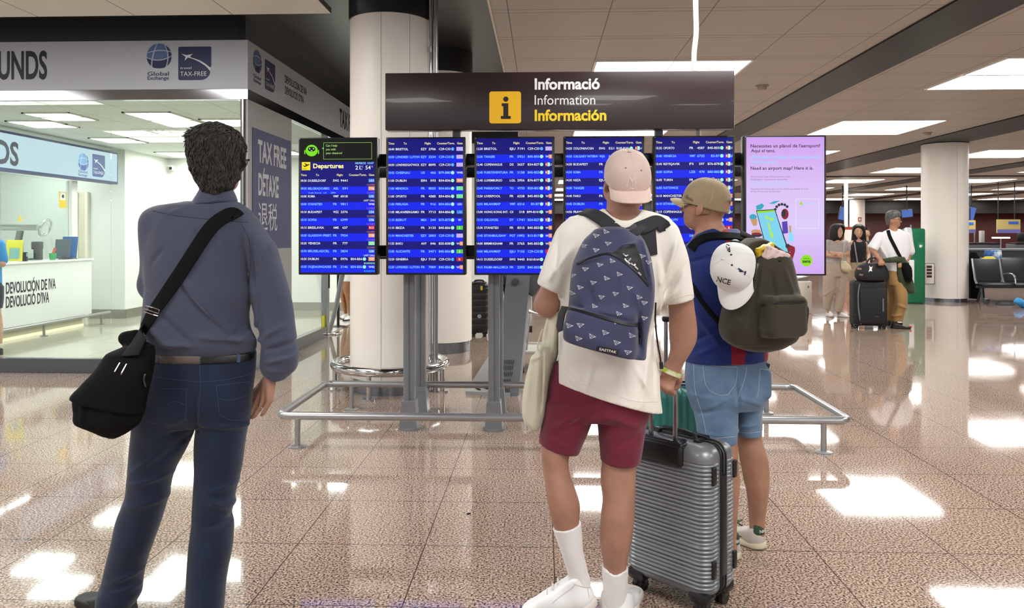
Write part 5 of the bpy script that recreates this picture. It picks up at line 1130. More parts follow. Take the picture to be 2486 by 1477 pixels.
# ======================================================= man in the white T-shirt (middle)
def man_white():
    F = Fig(2.93); q = F.q
    b0 = q(1450, 1506, 0); root = thing('person', (b0.x, b0.y, 0), 'man in white T-shirt, maroon shorts and backwards pale pink cap, holding a silver suitcase', 'person')
    SK = skin('skin_pink_tan', 'ab7f6c'); TE = cloth('tee_white', 'e8e4dc', 0.85); MA = cloth('shorts_maroon', '6c2036', 0.8, bump=0.15)
    WS = cloth('sock_white', 'e6e4e4', 0.9, scale=400, bump=0.5)
    Ll = [(1060, 1318, 1408, -.01, .075), (1099, 1314, 1385, -.015, .07), (1134, 1317, 1380, -.015, .066), (1165, 1321, 1388, -.025, .068), (1201, 1326, 1401, -.03, .07), (1228, 1331, 1408, -.03, .068), (1263, 1339, 1406, -.025, .06), (1300, 1352, 1409, -.02, .052), (1340, 1366, 1412, -.015, .046), (1385, 1380, 1422, -.01, .034), (1418, 1386, 1424, -.005, .028)]
    Rl = [(1090, 1464, 1548, -.0, .075), (1166, 1458, 1543, -.01, .068), (1212, 1463, 1542, -.02, .07), (1252, 1459, 1540, -.025, .072), (1310, 1456, 1534, -.025, .068), (1365, 1464, 1522, -.015, .055), (1420, 1468, 1519, -.01, .042), (1460, 1470, 1517, -.005, .034), (1500, 1472, 1515, 0, .03)]
    torso = [(508, 1464, 1560, 0, .05), (516, 1428, 1588, 0, .07), (527, 1392, 1616, 0, .085), (545, 1366, 1632, 0, .105), (590, 1356, 1640, 0, .125), (640, 1358, 1638, 0, .13), (690, 1362, 1622, 0, .132), (776, 1355, 1595, 0, .13), (871, 1343, 1597, 0, .135), (914, 1338, 1600, 0, .14), (960, 1334, 1603, 0, .142), (1004, 1330, 1606, 0, .145)]
    sd = S()
    sd.loft(F.rows([(r[0]+8, r[1]+14, r[2]-14, r[3], r[4]-.02) for r in torso[:8]]), 0.03)
    sd.loft(F.rows([(770, 1385, 1570, 0, .095), (900, 1370, 1560, 0, .095), (985, 1352, 1550, 0, .085)]), 0.03)
    sd.loft(F.rows([(985, 1338, 1440, 0, .085)]+Ll), 0.03); sd.loft(F.rows([(985, 1460, 1562, 0, .085)]+Rl), 0.03)
    F.ch(sd, [(1408, 1414, .0), (1386, 1458, .02), (1362, 1476, .02)], [.028, .024, .02], 0.02); F.ch(sd, [(1493, 1496, 0), (1496, 1490, .16)], [.034, .032], 0.02)
    hc = q(1523, 447, .03); P = head(sd, hc, (0.06, 0.98, 0.12), 1.0)
    sd.loft(F.rows([(470, 1473, 1556, .0, .065), (500, 1473, 1551, 0, .06), (515, 1470, 1554, 0, .062), (530, 1452, 1575, 0, .066), (548, 1420, 1610, 0, .075)]), 0.02)
    F.ch(sd, [(1378, 590, 0), (1346, 690, .01), (1328, 738, .02), (1400, 790, .25)], [.045, .043, .046, .034], 0.02)
    F.ch(sd, [(1400, 790, .25), (1425, 798, .30), (1440, 800, .33)], [.03, .024, .018], 0.01)
    for e in range(4): F.ch(sd, [(1405+e*3, 782+e*9, .28), (1432+e*2, 784+e*9, .33), (1440+e*2, 790+e*8, .36)], [.012, .009, .008], 0.006)
    sd.loft(F.rows([(570, 1612, 1638, 0, .035), (640, 1614, 1662, 0, .05), (700, 1615, 1678, 0.0, .058), (753, 1624, 1686, .005, .053), (800, 1624, 1692, .015, .052), (828, 1626, 1690, .02, .05), (850, 1627, 1680, .02, .046), (871, 1622, 1667, .025, .041), (890, 1612, 1657, .03, .034), (905, 1606, 1652, .035, .029)]), 0.015)
    # right hand around the handle grip
    F.ch(sd, [(1629, 900, .03), (1624, 922, .05)], [.030, .026], 0.012)
    for j, (x0, y0, z0) in enumerate(((1607, 920, .045), (1614, 925, .035), (1622, 929, .03), (1631, 931, .03))):
        F.ch(sd, [(1626, 908, .035), (x0, y0, z0)], [.016, .0125], 0.01)
        F.ch(sd, [(x0, y0, z0), (x0-3, y0+15, z0-.010), (x0+2, y0+25, z0+.018), (x0+8, y0+21, z0+.034)], [.0118, .0105, .0095, .0085], 0.004)
    F.ch(sd, [(1640, 908, .05), (1649, 924, .075), (1645, 938, .085), (1634, 944, .085)], [.016, .0125, .011, .0095], 0.006)
    smesh('body', sd, SK, root, 0.005)
    # hair edge under the cap
    hr = S(); hr.ell(hc+Vector((0, -0.02, 0.0)), (0.079, 0.09, 0.09), None, 0.0); hr.cut(hc+Vector((0, 0, -0.045)), (0, 0, -1)); hr.cut(hc+Vector((0, 0.03, 0)), (0, 1, 0)); smesh('hair', hr, M('hair_brown', '3a2a20', 0.7), root, 0.006)
    # cap worn backwards
    bd = Vector((0.10, -0.86, -0.50)); uu = Vector((0.02, -0.45, 0.86)); cc = q(1523, 432, .005)
    CP = cloth('cap_pink', 'd3bdb5', 0.85, scale=300, bump=0.2)
    co, cb = cap_hat(root, 'cap', cc, bd, uu, (0.086, 0.104), CP, cloth('cap_pink_brim', 'dcc3ba', 0.85, scale=300, bump=0.2), brim_len=0.070, droop=0.030, hgt=0.106)
    mb = MB(); D0 = 2.8
    for pts in ([(1521, 451), (1524, 440), (1528, 431)], [(1528, 431), (1534, 443), (1541, 456), (1545, 452)], [(1541, 456), (1542, 440), (1545, 431)], [(1525, 429), (1530, 434), (1535, 441), (1535, 450), (1534, 458)], [(1545, 428), (1540, 434), (1535, 442)], [(1530, 458), (1539, 458)], [(1519, 452), (1524, 452)]):
        stitch(mb, cb, pts, 0.0022, 0.0006, D=D0)
    mb.build('emblem', M('cap_thread', 'ded0ca', 0.7), co)
    mb = MB()
    for x, y in ((1519, 408), (1557, 414)): p, n = hit(cb, x, y, 0.0008); mb.tube([p, p+n*0.0012], [0.0035, 0.0028], 10)
    mb.build('eyelets', M('eyelet_grey', '8a7a76', 0.6), co)
    # T-shirt
    sh = S(); sh.loft(F.rows(torso), 0.015)
    sh.loft(F.rows([(530, 1385, 1430, 0, .06), (560, 1354, 1420, 0, .085), (601, 1335, 1410, 0, .09), (650, 1316, 1390, .0, .085), (682, 1304, 1370, .005, .083), (720, 1297, 1356, .005, .08)]), 0.03)
    sh.loft(F.rows([(530, 1580, 1618, 0, .06), (552, 1596, 1638, 0, .08), (573, 1600, 1646, 0, .088), (625, 1605, 1669, 0, .088), (680, 1609, 1679, 0, .086), (724, 1613, 1684, 0, .084), (752, 1616, 1686, 0, .082)]), 0.03)
    F.cutpx(sh, (1302, 688), (1352, 712), 'above', r=0.004, xr=(1280, 1353)); F.cutpx(sh, (1622, 739), (1685, 723), 'above', r=0.004, xr=(1618, 1720))
    F.cutpx(sh, (1337, 918), (1590, 996), 'above', r=0.003, xr=(1354, 1618))
    sh.ell(q(1513, 496, -.035), (0.066, 0.105, 0.070), None, 0.006, 's')
    for a, b, am, w in (((1604, 600, -.1), (1618, 700, -.1), -.004, .010), ((1640, 580, -.05), (1608, 690, -.1), .008, .012), ((1660, 640, -.05), (1615, 720, -.08), -.006, .010), ((1600, 640, -.1), (1606, 780, -.1), .008, .012), ((1605, 700, -.1), (1597, 830, -.1), -.007, .010), ((1360, 560, -.1), (1345, 690, -.06), -.008, .012), ((1390, 600, -.1), (1330, 680, -.05), .006, .012), ((1340, 600, -.05), (1312, 690, -.05), .005, .012), ((1350, 880, -.13), (1420, 960, -.14), -.006, .012), ((1440, 890, -.14), (1420, 960, -.14), .006, .012), ((1500, 880, -.14), (1520, 980, -.14), -.006, .014), ((1575, 860, -.12), (1560, 985, -.13), .008, .014), ((1590, 830, -.1), (1590, 960, -.1), -.006, .010), ((1540, 890, -.14), (1590, 975, -.13), .005, .010), ((1360, 800, -.12), (1350, 900, -.12), .006, .010), ((1596, 760, -.1), (1570, 880, -.13), -.006, .010), ((1640, 700, -.06), (1620, 735, -.07), .006, .009)):
        sh.fold(q(*a), q(*b), am, w)
    rng = np.random.RandomState(19); w3 = [(rng.uniform(-34, 34, 3), rng.uniform(0, 6.3)) for _ in range(6)]
    sh.disp = lambda x, y, z: sum(np.sin(a[0]*x+a[1]*y+a[2]*z+p) for a, p in w3)*0.0010
    so, sb = smesh('t_shirt', sh, TE, root, 0.0055)
    mb = MB(); stitch(mb, sb, [(1340, 912), (1400, 930), (1480, 954), (1540, 974), (1598, 976)], 0.0010); stitch(mb, sb, [(1626, 728), (1655, 720), (1683, 714)], 0.0010); stitch(mb, sb, [(1305, 676), (1328, 690), (1350, 702)], 0.001)
    stitch(mb, sb, [(1462, 508), (1480, 535), (1514, 556), (1545, 540), (1566, 520)], 0.0012); mb.build('hem', TE, so)
    # shorts
    st = S(); st.loft(F.rows([(880, 1345, 1588, 0, .115), (923, 1332, 1584, 0, .122), (960, 1327, 1580, 0, .125), (1002, 1322, 1574, 0, .118), (1016, 1321, 1570, 0, .1)]), 0.03)
    st.loft(F.rows([(975, 1324, 1452, 0, .11), (1003, 1321, 1444, 0, .105), (1030, 1316, 1435, 0, .1), (1056, 1310, 1425, 0, .097), (1085, 1306, 1412, 0, .094), (1112, 1304, 1404, 0, .092)]), 0.015)
    st.loft(F.rows([(975, 1452, 1577, 0, .11), (1003, 1449, 1573, 0, .105), (1056, 1453, 1565, 0, .098), (1100, 1457, 1558, 0, .094), (1150, 1459, 1548, 0, .092)]), 0.015)
    xm = 1453
    F.cutpx(st, (1306, 1074), (1408, 1103), 'above', r=0.004, xr=(1280, xm)); F.cutpx(st, (1460, 1119), (1553, 1124), 'above', r=0.004, xr=(xm, 1620))
    for a, b, am, w in (((1452, 1000, -.1), (1450, 940, -.12), -.005, .010), ((1400, 1010, -.1), (1330, 1050, -.1), .006, .014), ((1440, 1000, -.1), (1380, 1040, -.1), -.006, .012), ((1470, 1010, -.1), (1550, 1040, -.1), .006, .014), ((1560, 1050, -.08), (1490, 1090, -.1), -.004, .012), ((1320, 1060, -.08), (1390, 1090, -.09), .004, .010)): st.fold(q(*a), q(*b), am, w)
    sto, stb = smesh('shorts', st, MA, root, 0.0055)
    # socks
    sk = S(); sk.loft(F.rows([r for r in Ll if r[0] >= 1228], 0.007, -.002), 0.0); F.ch(sk, [(1410, 1412, .0), (1388, 1455, .02)], [.034, .028], 0.02); F.cutpx(sk, (1343, 1277), (1406, 1262), 'below', r=0.003); a_, ba_ = smesh('sock', sk, WS, root, 0.0036)
    mb = MB(); stitch(mb, ba_, [(1349, 1296), (1375, 1284), (1407, 1280)], 0.0012); mb.build('cuff_edge', WS, a_)
    sk = S(); sk.loft(F.rows([r for r in Rl if r[0] >= 1310], 0.007, -.002), 0.0); F.cutpx(sk, (1464, 1370), (1523, 1374), 'below', r=0.003); sk.ell(q(1494, 1386, -.075), (.035, .05, .022), None, .006, 's'); b_, bb_ = smesh('sock', sk, WS, root, 0.0036)
    mb = MB(); stitch(mb, bb_, [(1466, 1388), (1495, 1396), (1521, 1390)], 0.0012); mb.build('cuff_edge', WS, b_)
    SW = M('sneaker_white', 'e9e9ea', 0.45, bump=(60, 0.1, 0.001)); SO = M('sneaker_sole', 'd9cfc8', 0.6)
    hp = q(1441, 1472, -.01); r_, T, bv = shoe(root, hp, (-0.90, 0.06), 0.295, SW, SO, pitch=-0.27, hgt=0.142, wide=1.1)
    T2 = T
    mb = MB()
    for pts in ([(1393, 1418), (1408, 1424), (1424, 1428), (1437, 1426)], [(1426, 1428), (1428, 1440), (1430, 1452)], [(1397, 1420), (1378, 1436), (1356, 1452), (1340, 1466)]): stitch(mb, bv, pts, 0.0016, 0.0004, D=2.85)
    for k in range(4): mb.tube([T2 @ Vector((-.024, .105+.024*k, .118-.014*k)), T2 @ Vector((.024, .108+.024*k, .118-.014*k))], .0034, 6)
    mb.build('laces', M('sneaker_trim', 'c9c4c6', 0.6), r_)
    hp = q(1492, 1512, -.03); hp.z = 0; shoe(root, hp, (0.30, 1), 0.30, SW, SO, hgt=0.120, wide=1.3)
    # wristband
    w = MB(); c = q(1628, 903, .034); ax_ = (q(1622, 925, .03)-q(1640, 880, .03)).normalized(); e1 = ax_.cross(Vector((0, 1, 0))).normalized(); e2 = ax_.cross(e1)
    pts = [c+(e1*0.041*math.cos(t)+e2*0.036*math.sin(t)) for t in [6.2832*i/28 for i in range(29)]]; nn = [(p-c).normalized() for p in pts]
    ribbon(w, pts, nn, 0.017, 0.0015); w.build('wristband', M('band_pattern', 'dfe0c8', 0.4, var=(28, '9fb42e')), root)
    # ---- backpack
    c = q(1475, 710, -.24); bp = thing('backpack', (c.x, c.y, c.z), 'navy backpack printed with white paper planes, worn by the man in the white T-shirt', 'backpack')
    NV = cloth('pack_navy', '3b3f5c', 0.7, scale=350, bump=0.25); G = Fig(2.93)
    R1 = [(551, 1462, 1512, -.19, .04), (557, 1444, 1530, -.19, .06), (582, 1418, 1560, -.205, .08), (620, 1399, 1577, -.22, .095), (650, 1389, 1583, -.23, .102), (690, 1384, 1588, -.235, .106), (745, 1380, 1585, -.24, .11), (800, 1371, 1574, -.24, .112), (835, 1366, 1569, -.24, .11), (880, 1362, 1567, -.24, .105)]
    b = S(); b.loft(G.rows(R1), 0.01, e=2.5); G.cutpx(b, (1366, 829), (1545, 872), 'above', -.3, r=0.012, xr=(1300, 1700))
    b.loft(G.rows([(742, 1380, 1540, -.30, .05), (756, 1376, 1545, -.315, .06), (790, 1370, 1546, -.32, .064), (830, 1366, 1544, -.32, .064), (880, 1364, 1540, -.32, .06)]), 0.012, e=2.8)
    b.cuts = []; G.cutpx(b, (1366, 829), (1530, 873), 'above', -.34, r=0.010)
    for a_, b_, am, w in (((1401, 640, -.3), (1482, 617, -.32), .007, .007), ((1482, 617, -.32), (1560, 640, -.3), .005, .007), ((1560, 575, -.28), (1580, 700, -.28), .010, .009), ((1505, 600, -.3), (1545, 590, -.3), .010, .008), ((1430, 700, -.33), (1440, 738, -.33), -.005, .012), ((1500, 650, -.33), (1490, 735, -.34), -.004, .012), ((1540, 700, -.33), (1545, 740, -.33), .006, .012), ((1400, 690, -.32), (1410, 735, -.32), .004, .012), ((1378, 742, -.35), (1542, 785, -.36), -.007, .008), ((1550, 760, -.33), (1556, 860, -.33), -.012, .009), ((1370, 800, -.36), (1540, 860, -.37), .003, .02)): b.fold(q(*a_), q(*b_), am, w)
    bo, bb = smesh('body', b, NV, bp, 0.0055)
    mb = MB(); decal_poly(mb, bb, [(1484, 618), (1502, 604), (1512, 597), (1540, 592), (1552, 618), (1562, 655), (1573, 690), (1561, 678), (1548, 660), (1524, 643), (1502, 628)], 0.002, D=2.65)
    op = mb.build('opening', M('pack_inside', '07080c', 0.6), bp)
    mb = MB()
    for pts in ([(1512, 619), (1518, 625), (1524, 622)], [(1516, 628), (1522, 634), (1530, 630)], [(1522, 636), (1528, 642)], [(1530, 640), (1538, 646), (1541, 640)], [(1540, 648), (1547, 655)], [(1548, 662), (1554, 669)]): stitch(mb, bb, pts, 0.0028, 0.006, D=2.65)
    mb.build('packet', M('foil', 'e8e8ec', 0.2, metal=0.6), bp)
    mb = MB(); strap_on(mb, bb, [(1379, 750), (1420, 760), (1480, 777), (1530, 790), (1550, 788)], 0.012, 0.004, 0.0, D=2.6); strap_on(mb, bb, [(1401, 641), (1440, 626), (1484, 617), (1524, 642), (1560, 677), (1575, 694)], 0.008, 0.003, 0.001, D=2.65)
    stitch(mb, bb, [(1553, 792), (1551, 815), (1549, 835)], 0.003, 0.006, D=2.6); mb.build('zip', M('zip_black', '101116', 0.5), bp)
    mb = MB(); decal_poly(mb, bb, [(1450, 840), (1502, 850), (1499, 861), (1448, 850)], 0.003, D=2.6); lab = mb.build('badge', M('badge_black', '15100f', 0.5), bp)
    mb = MB(); decal_text(mb, bb, 'EASTPAK', (1455, 849.5), (1496, 857.5), 6, 0.0045, 0.02, D=2.6); mb.build('lettering', M('badge_white', 'dcd8d4', 0.5), lab)
    mb = MB(); rng = random.Random(4)
    spots = [(1448, 572), (1477, 591), (1418, 596), (1448, 607), (1422, 653), (1457, 643), (1487, 634), (1504, 666), (1473, 676), (1441, 686), (1409, 698), (1529, 699), (1495, 713), (1461, 721), (1392, 668), (1444, 744), (1519, 743), (1503, 762), (1552, 722), (1565, 735), (1565, 772), (1497, 781), (1470, 808), (1534, 815), (1438, 817), (1410, 789), (1383, 791), (1405, 822), (1498, 832), (1525, 855), (1560, 622), (1576, 636), (1390, 712), (1472, 563)]
    for x, y in spots:
        a = rng.uniform(-0.15, 0.35); k = 0.95 if y < 780 else 1.1
        T_ = lambda u, v: (x+k*(u*math.cos(a)-v*math.sin(a)), y+k*(u*math.sin(a)+v*math.cos(a)))
        for seg in ([(-8, -4), (8, -1)], [(-8, -4), (-3, 6)], [(-3, 6), (8, -1)], [(-8, -4), (0, 1)], [(0, 1), (8, -1)], [(-3, 6), (-2, 0)]):
            stitch(mb, bb, [T_(*p) for p in seg], 0.0007, 0.0006, D=2.65, m=3)
    mb.build('plane_print', M('print_white', 'c9cbd6', 0.7), bp)
    SB = M('strap_charcoal', '24252b', 0.75, bump=(300, 0.3, 0.001))
    for pts in ([(1404, 517), (1418, 519), (1440, 524), (1462, 536), (1482, 552), (1504, 566)], [(1612, 551), (1603, 546), (1592, 541), (1570, 549), (1548, 558), (1526, 567)]):
        mb = MB(); PP, NN = strap_on(mb, sb, pts[:5], 0.05, 0.012, 0.004, over=True)
        e1 = q(pts[4][0]+(8 if pts[4][0] < 1513 else -8), pts[4][1]+4, -.20); e2 = q(pts[5][0], pts[5][1], -.225); ribbon(mb, [PP[-1], e1, e2], [NN[-1], Vector((0, -.7, .7)), Vector((0, -.8, .6))], [0.05, .045, .04], 0.012); mb.build('shoulder_strap', SB, bp)
    mb = MB(); h_ = [q(1470, 548, -.2), q(1492, 566, -.235), (q(1515, 572, -.245)), q(1540, 566, -.235), q(1562, 552, -.2)]; ribbon(mb, catmull(h_, 5), [Vector((0, -.85, .5))]*21, 0.028, 0.006); mb.build('grab_handle', SB, bp)
    mb = MB(); decal_poly(mb, sb, [(1556, 566), (1590, 556), (1594, 618), (1566, 624)], 0.006); mb.build('back_panel', SB, bp)
    mb = MB(); mb.tube(catmull([q(1592, 735, -.11), q(1591, 780, -.10), q(1596, 830, -.09), q(1603, 870, -.06), q(1605, 893, -.05)], 6), 0.0035, 6); mb.tube([q(1605, 880, -.05), q(1606, 896, -.05)], 0.007, 8); mb.build('strap_end', M('zip_black', '101116'), bp)
    mb = MB(); ribbon(mb, [q(1362, 805, -.16), q(1360, 790, -.15), q(1364, 765, -.13), q(1372, 745, -.12)], [Vector((-.7, -.7, 0))]*4, [0.03, .035, .035, .03], 0.004); mb.build('side_wing', SB, bp)
    # ---- cream sweatshirt over the left arm
    c = q(1300, 950, 0); sw = thing('sweatshirt', (c.x, c.y, c.z), 'cream sweatshirt hanging over the left forearm of the man in white', 'sweatshirt')
    CR = cloth('fleece_cream', 'd2cfbb', 0.95, scale=180, bump=0.5)
    s = S(); s.loft(F.rows([(728, 1340, 1362, .05, .03), (745, 1336, 1368, .05, .045), (776, 1326, 1366, .05, .05), (805, 1319, 1362, .05, .055), (843, 1314, 1358, .05, .055), (880, 1313, 1350, .05, .055), (930, 1312, 1340, .05, .05), (960, 1314, 1332, .05, .04)]), 0.02)
    s.loft(F.rows([(838, 1308, 1330, .0, .02), (852, 1300, 1334, -.01, .035), (871, 1288, 1336, -.01, .045), (910, 1278, 1332, -.01, .05), (956, 1269, 1328, -.01, .05), (1000, 1267, 1324, -.01, .048), (1025, 1272, 1318, -.01, .04), (1040, 1284, 1312, -.01, .028), (1046, 1292, 1306, -.01, .015)]), 0.015)
    for a_, b_, am, w in (((1318, 850, -.05), (1312, 1000, -.05), -.012, .008), ((1300, 860, -.05), (1285, 1020, -.05), -.007, .010), ((1322, 860, -.05), (1316, 1000, -.05), .008, .008), ((1340, 750, 0), (1325, 850, 0), -.006, .010), ((1355, 760, 0), (1340, 860, 0), .006, .010), ((1290, 875, -.05), (1318, 862, -.05), .008, .008)): s.fold(q(*a_), q(*b_), am, w)
    smesh('cloth', s, CR, sw, 0.0055)
    mb = MB(); mb.tube(catmull([q(1318, 800, -.01), q(1310, 820, -.03), q(1305, 845, -.04), q(1312, 858, -.045)], 6), 0.0035, 6); mb.build('drawstring', CR, sw)
man_white()
# ---------------------------------------------------------------- suitcases
def ribbed_case(root, w, d, h, z0, mat, nr, vertical=False, rim=None, amp=0.0035, flip=False):
    """hard shell case in the local frame of root: x width, y depth (front -y), z up from z0"""
    def halves(sgn):
        n = 96 if not vertical else 30; vs = []; fs = []; m_ = 56
        prof = []
        # outline of one half in plan: from the middle of the right side round the face to the left side
        r = 0.055
        pts = []
        hw, dd = w/2, d/2-0.008
        pts += [(hw, -0.004), (hw, -0.026), (hw, -0.034), (hw, -(dd-r))]
        for i in range(1, 9): a = math.pi/2*i/9; pts.append((hw-r+r*math.cos(a), -(dd-r)-r*math.sin(a)))
        nn = 90 if vertical else 24
        for i in range(nn+1): pts.append((hw-r-(2*hw-2*r)*i/nn, -dd))
        for i in range(1, 9): a = math.pi/2*i/9; pts.append((-(hw-r)-r*math.sin(a), -(dd-r)-r*math.cos(a)))
        pts += [(-hw, -(dd-r)), (-hw, -0.034), (-hw, -0.026), (-hw, -0.004)]
        nz = 330 if not vertical else 40
        V = []
        for k in range(nz+1):
            t = k/nz; z = t*h; e = 0.0
            ed = min(z, h-z); inset = 0.0
            R_ = 0.05
            if ed < R_: inset = R_-math.sqrt(max(R_*R_-(R_-ed)**2, 0))
            for j, (x, y) in enumerate(pts):
                rib = 0.0
                if not vertical:
                    if 0.04 < z < h-0.065 and y < -0.03: rib = amp*(abs(math.sin(math.pi*(z-0.04)/(h-0.105)*nr))**0.8-0.6)
                else:
                    if abs(x) < hw-0.02: rib = amp*(math.sin(2*math.pi*x/(2*hw)*nr))
                sx_ = (hw-inset+rib*0.9)/hw; sy = (dd-inset+rib)/dd if y < -(dd*0.55) else (dd-inset*0.6)/dd
                V.append(Vector((x*sx_, y*sy*sgn, z0+z)))
        K = len(pts); F_ = []
        for k in range(nz):
            for j in range(K-1):
                a = k*K+j; F_.append((a, a+1, a+K+1, a+K))
        F_.append(tuple(range(K))); F_.append(tuple(nz*K+j for j in range(K)))
        return V, F_
    out = []
    for sgn in (1, -1):
        V, F_ = halves(sgn); mb = MB(); mb.add(V, F_); o = mb.build('shell', mat, root, 35, world=False); out.append(o)
    mb = MB(); hw = w/2; rr = 0.05; pts = []
    for cx, cz, a0 in ((hw-rr, h-rr, 0), (-hw+rr, h-rr, 1.5708), (-hw+rr, rr, 3.1416), (hw-rr, rr, 4.7124)):
        pts += [(cx+(rr+0.001)*math.cos(a0+1.5708*i/8), z0+cz+(rr+0.001)*math.sin(a0+1.5708*i/8)) for i in range(9)]
    for dy in (-0.016, 0.016): mb.tube([(x, dy, z) for x, z in pts], 0.006, 8, closed=True)
    mb.build('zip', BLACK, root, 40, world=False)
    return out
def wheel(root, x, y, z0):
    mb = MB()
    for dx in (-0.013, 0.013): mb.cyl((x+dx-0.009, y, 0.026), (x+dx+0.009, y, 0.026), 0.026, 20)
    o = mb.build('wheel', M('wheel_black', '131315', 0.5), root, 40, world=False)
    m2 = MB(); m2.rbox((x, y, 0.048), (0.05, 0.055, 0.05), 0.015, 2); m2.rbox((x, y, z0+0.01), (0.085, 0.085, 0.05), 0.02, 2); m2.build('wheel_housing', BLACK, o, 40, world=False)
def suitcase_silver():
    th = math.radians(-44); p = onZ(1712, 1468, 0.062)
    w, d, h, z0 = 0.39, 0.235, 0.585, 0.062
    R = RZ(th); corner = Vector((p[0], p[1], 0)); cen = corner-R @ Vector((w/2-0.012, -d/2+0.012, 0))
    rt = thing('suitcase', (cen.x, cen.y, 0), 'silver ribbed hard-shell suitcase with raised handle held by the man in white', 'suitcase', rz=th)
    SV = M('case_silver', '85898e', 0.38, metal=0.55, coat=0.1)
    ribbed_case(rt, w, d, h, z0, SV, 31, amp=0.0068)
    mb = MB(); mb.rbox((w/2+0.002, 0, z0+h*0.47), (0.012, 0.034, h*0.66), 0.004, 2); mb.build('side_band', M('case_band', '141416', 0.4), rt, 40, world=False)
    for x, y in ((w/2, -d/2+0.035), (w/2, d/2-0.035), (w/2-0.052, -d/2)):
        for z in (z0+0.10, z0+h-0.13):
            if x == w/2:
                mb = MB(); mb.rbox((x+0.002, y+(0.018 if y < 0 else 0), z+0.02), (0.012, 0.026, 0.07), 0.006, 3); mb.build('stud', BLACK, rt, 40, world=False)
    for x in (-w/2+0.05, w/2-0.05):
        for y in (-d/2+0.05, d/2-0.05): wheel(rt, x, y, z0)
    mb = MB(); mb.rbox((-0.035, -d/2+0.008, z0+h-0.048), (0.25, 0.034, 0.088), 0.016, 3); mb.rbox((-0.035, -d/2+0.02, z0+h-0.012), (0.25, 0.05, 0.03), 0.012, 3); mb.rbox((-0.02, -d/2+0.03, z0+h-0.003), (0.19, 0.06, 0.02), 0.008, 2); mb.build('handle_well', BLACK, rt, 40, world=False)
    mb = MB()
    for x in (-0.02-0.058, -0.02+0.058):
        mb.rbox((x, -d/2+0.030, z0+h+0.105), (0.019, 0.013, 0.23), 0.004, 2)
    pl = mb.build('handle_poles', M('pole_alu', '9a9a9c', 0.3, metal=0.9), rt, 40, world=False)
    mb = MB(); mb.rbox((-0.02, -d/2+0.030, z0+h+0.225), (0.145, 0.024, 0.028), 0.010, 3); mb.build('grip', BLACK, pl, 40, world=False)
    mb = MB(); mb.tube(catmull([(-0.09, -0.02, z0+h), (-0.07, -0.02, z0+h+0.02), (0.0, -0.02, z0+h+0.026), (0.07, -0.02, z0+h+0.02), (0.09, -0.02, z0+h)], 5), 0.009, 8); mb.rbox((0.075, 0.02, z0+h+0.004), (0.09, 0.03, 0.022), 0.008, 2); mb.rbox((0.11, -0.03, z0+h+0.002), (0.03, 0.05, 0.016), 0.006, 2); mb.build('carry_handle', BLACK, rt, 40, world=False)
    return rt
sv = suitcase_silver()
def suitcase_teal():
    p = at(1632, 572, 3.86); h, z0, w, d = 0.625, 0.06, 0.44, 0.25
    rt = thing('suitcase', (p.x, p.y+0.13, 0), 'large teal suitcase with vertical ribs between the two men in caps', 'suitcase', rz=-0.06)
    ribbed_case(rt, w, d, h, z0, M('case_teal', '2f7f78', 0.4, coat=0.2), 13, vertical=True, amp=0.004)
    for x in (-w/2+0.05, w/2-0.05):
        for y in (-d/2+0.05, d/2-0.05): wheel(rt, x, y, z0)
    mb = MB(); mb.tube(catmull([(0.0, -0.04, z0+h-0.005), (0.02, -0.04, z0+h+0.018), (0.10, -0.04, z0+h+0.022), (0.16, -0.04, z0+h+0.012), (0.18, -0.04, z0+h-0.005)], 5), 0.010, 8); mb.build('carry_handle', BLACK, rt, 40, world=False)
    mb = MB(); mb.rbox((0.1, -0.06, z0+h+0.016), (0.09, 0.008, 0.010), 0.003, 2); mb.build('handle_trim', STEEL, rt, 40, world=False)
    mb = MB()
    for x in (-0.005, 0.17): mb.rbox((x, 0.06, z0+h+0.16), (0.02, 0.014, 0.34), 0.004, 2)
    pl = mb.build('handle_poles', M('pole_alu', '9a9a9c'), rt, 40, world=False)
    mb = MB(); mb.rbox((0.0825, 0.06, z0+h+0.33), (0.215, 0.03, 0.03), 0.01, 3); mb.build('grip', BLACK, pl, 40, world=False)
suitcase_teal()
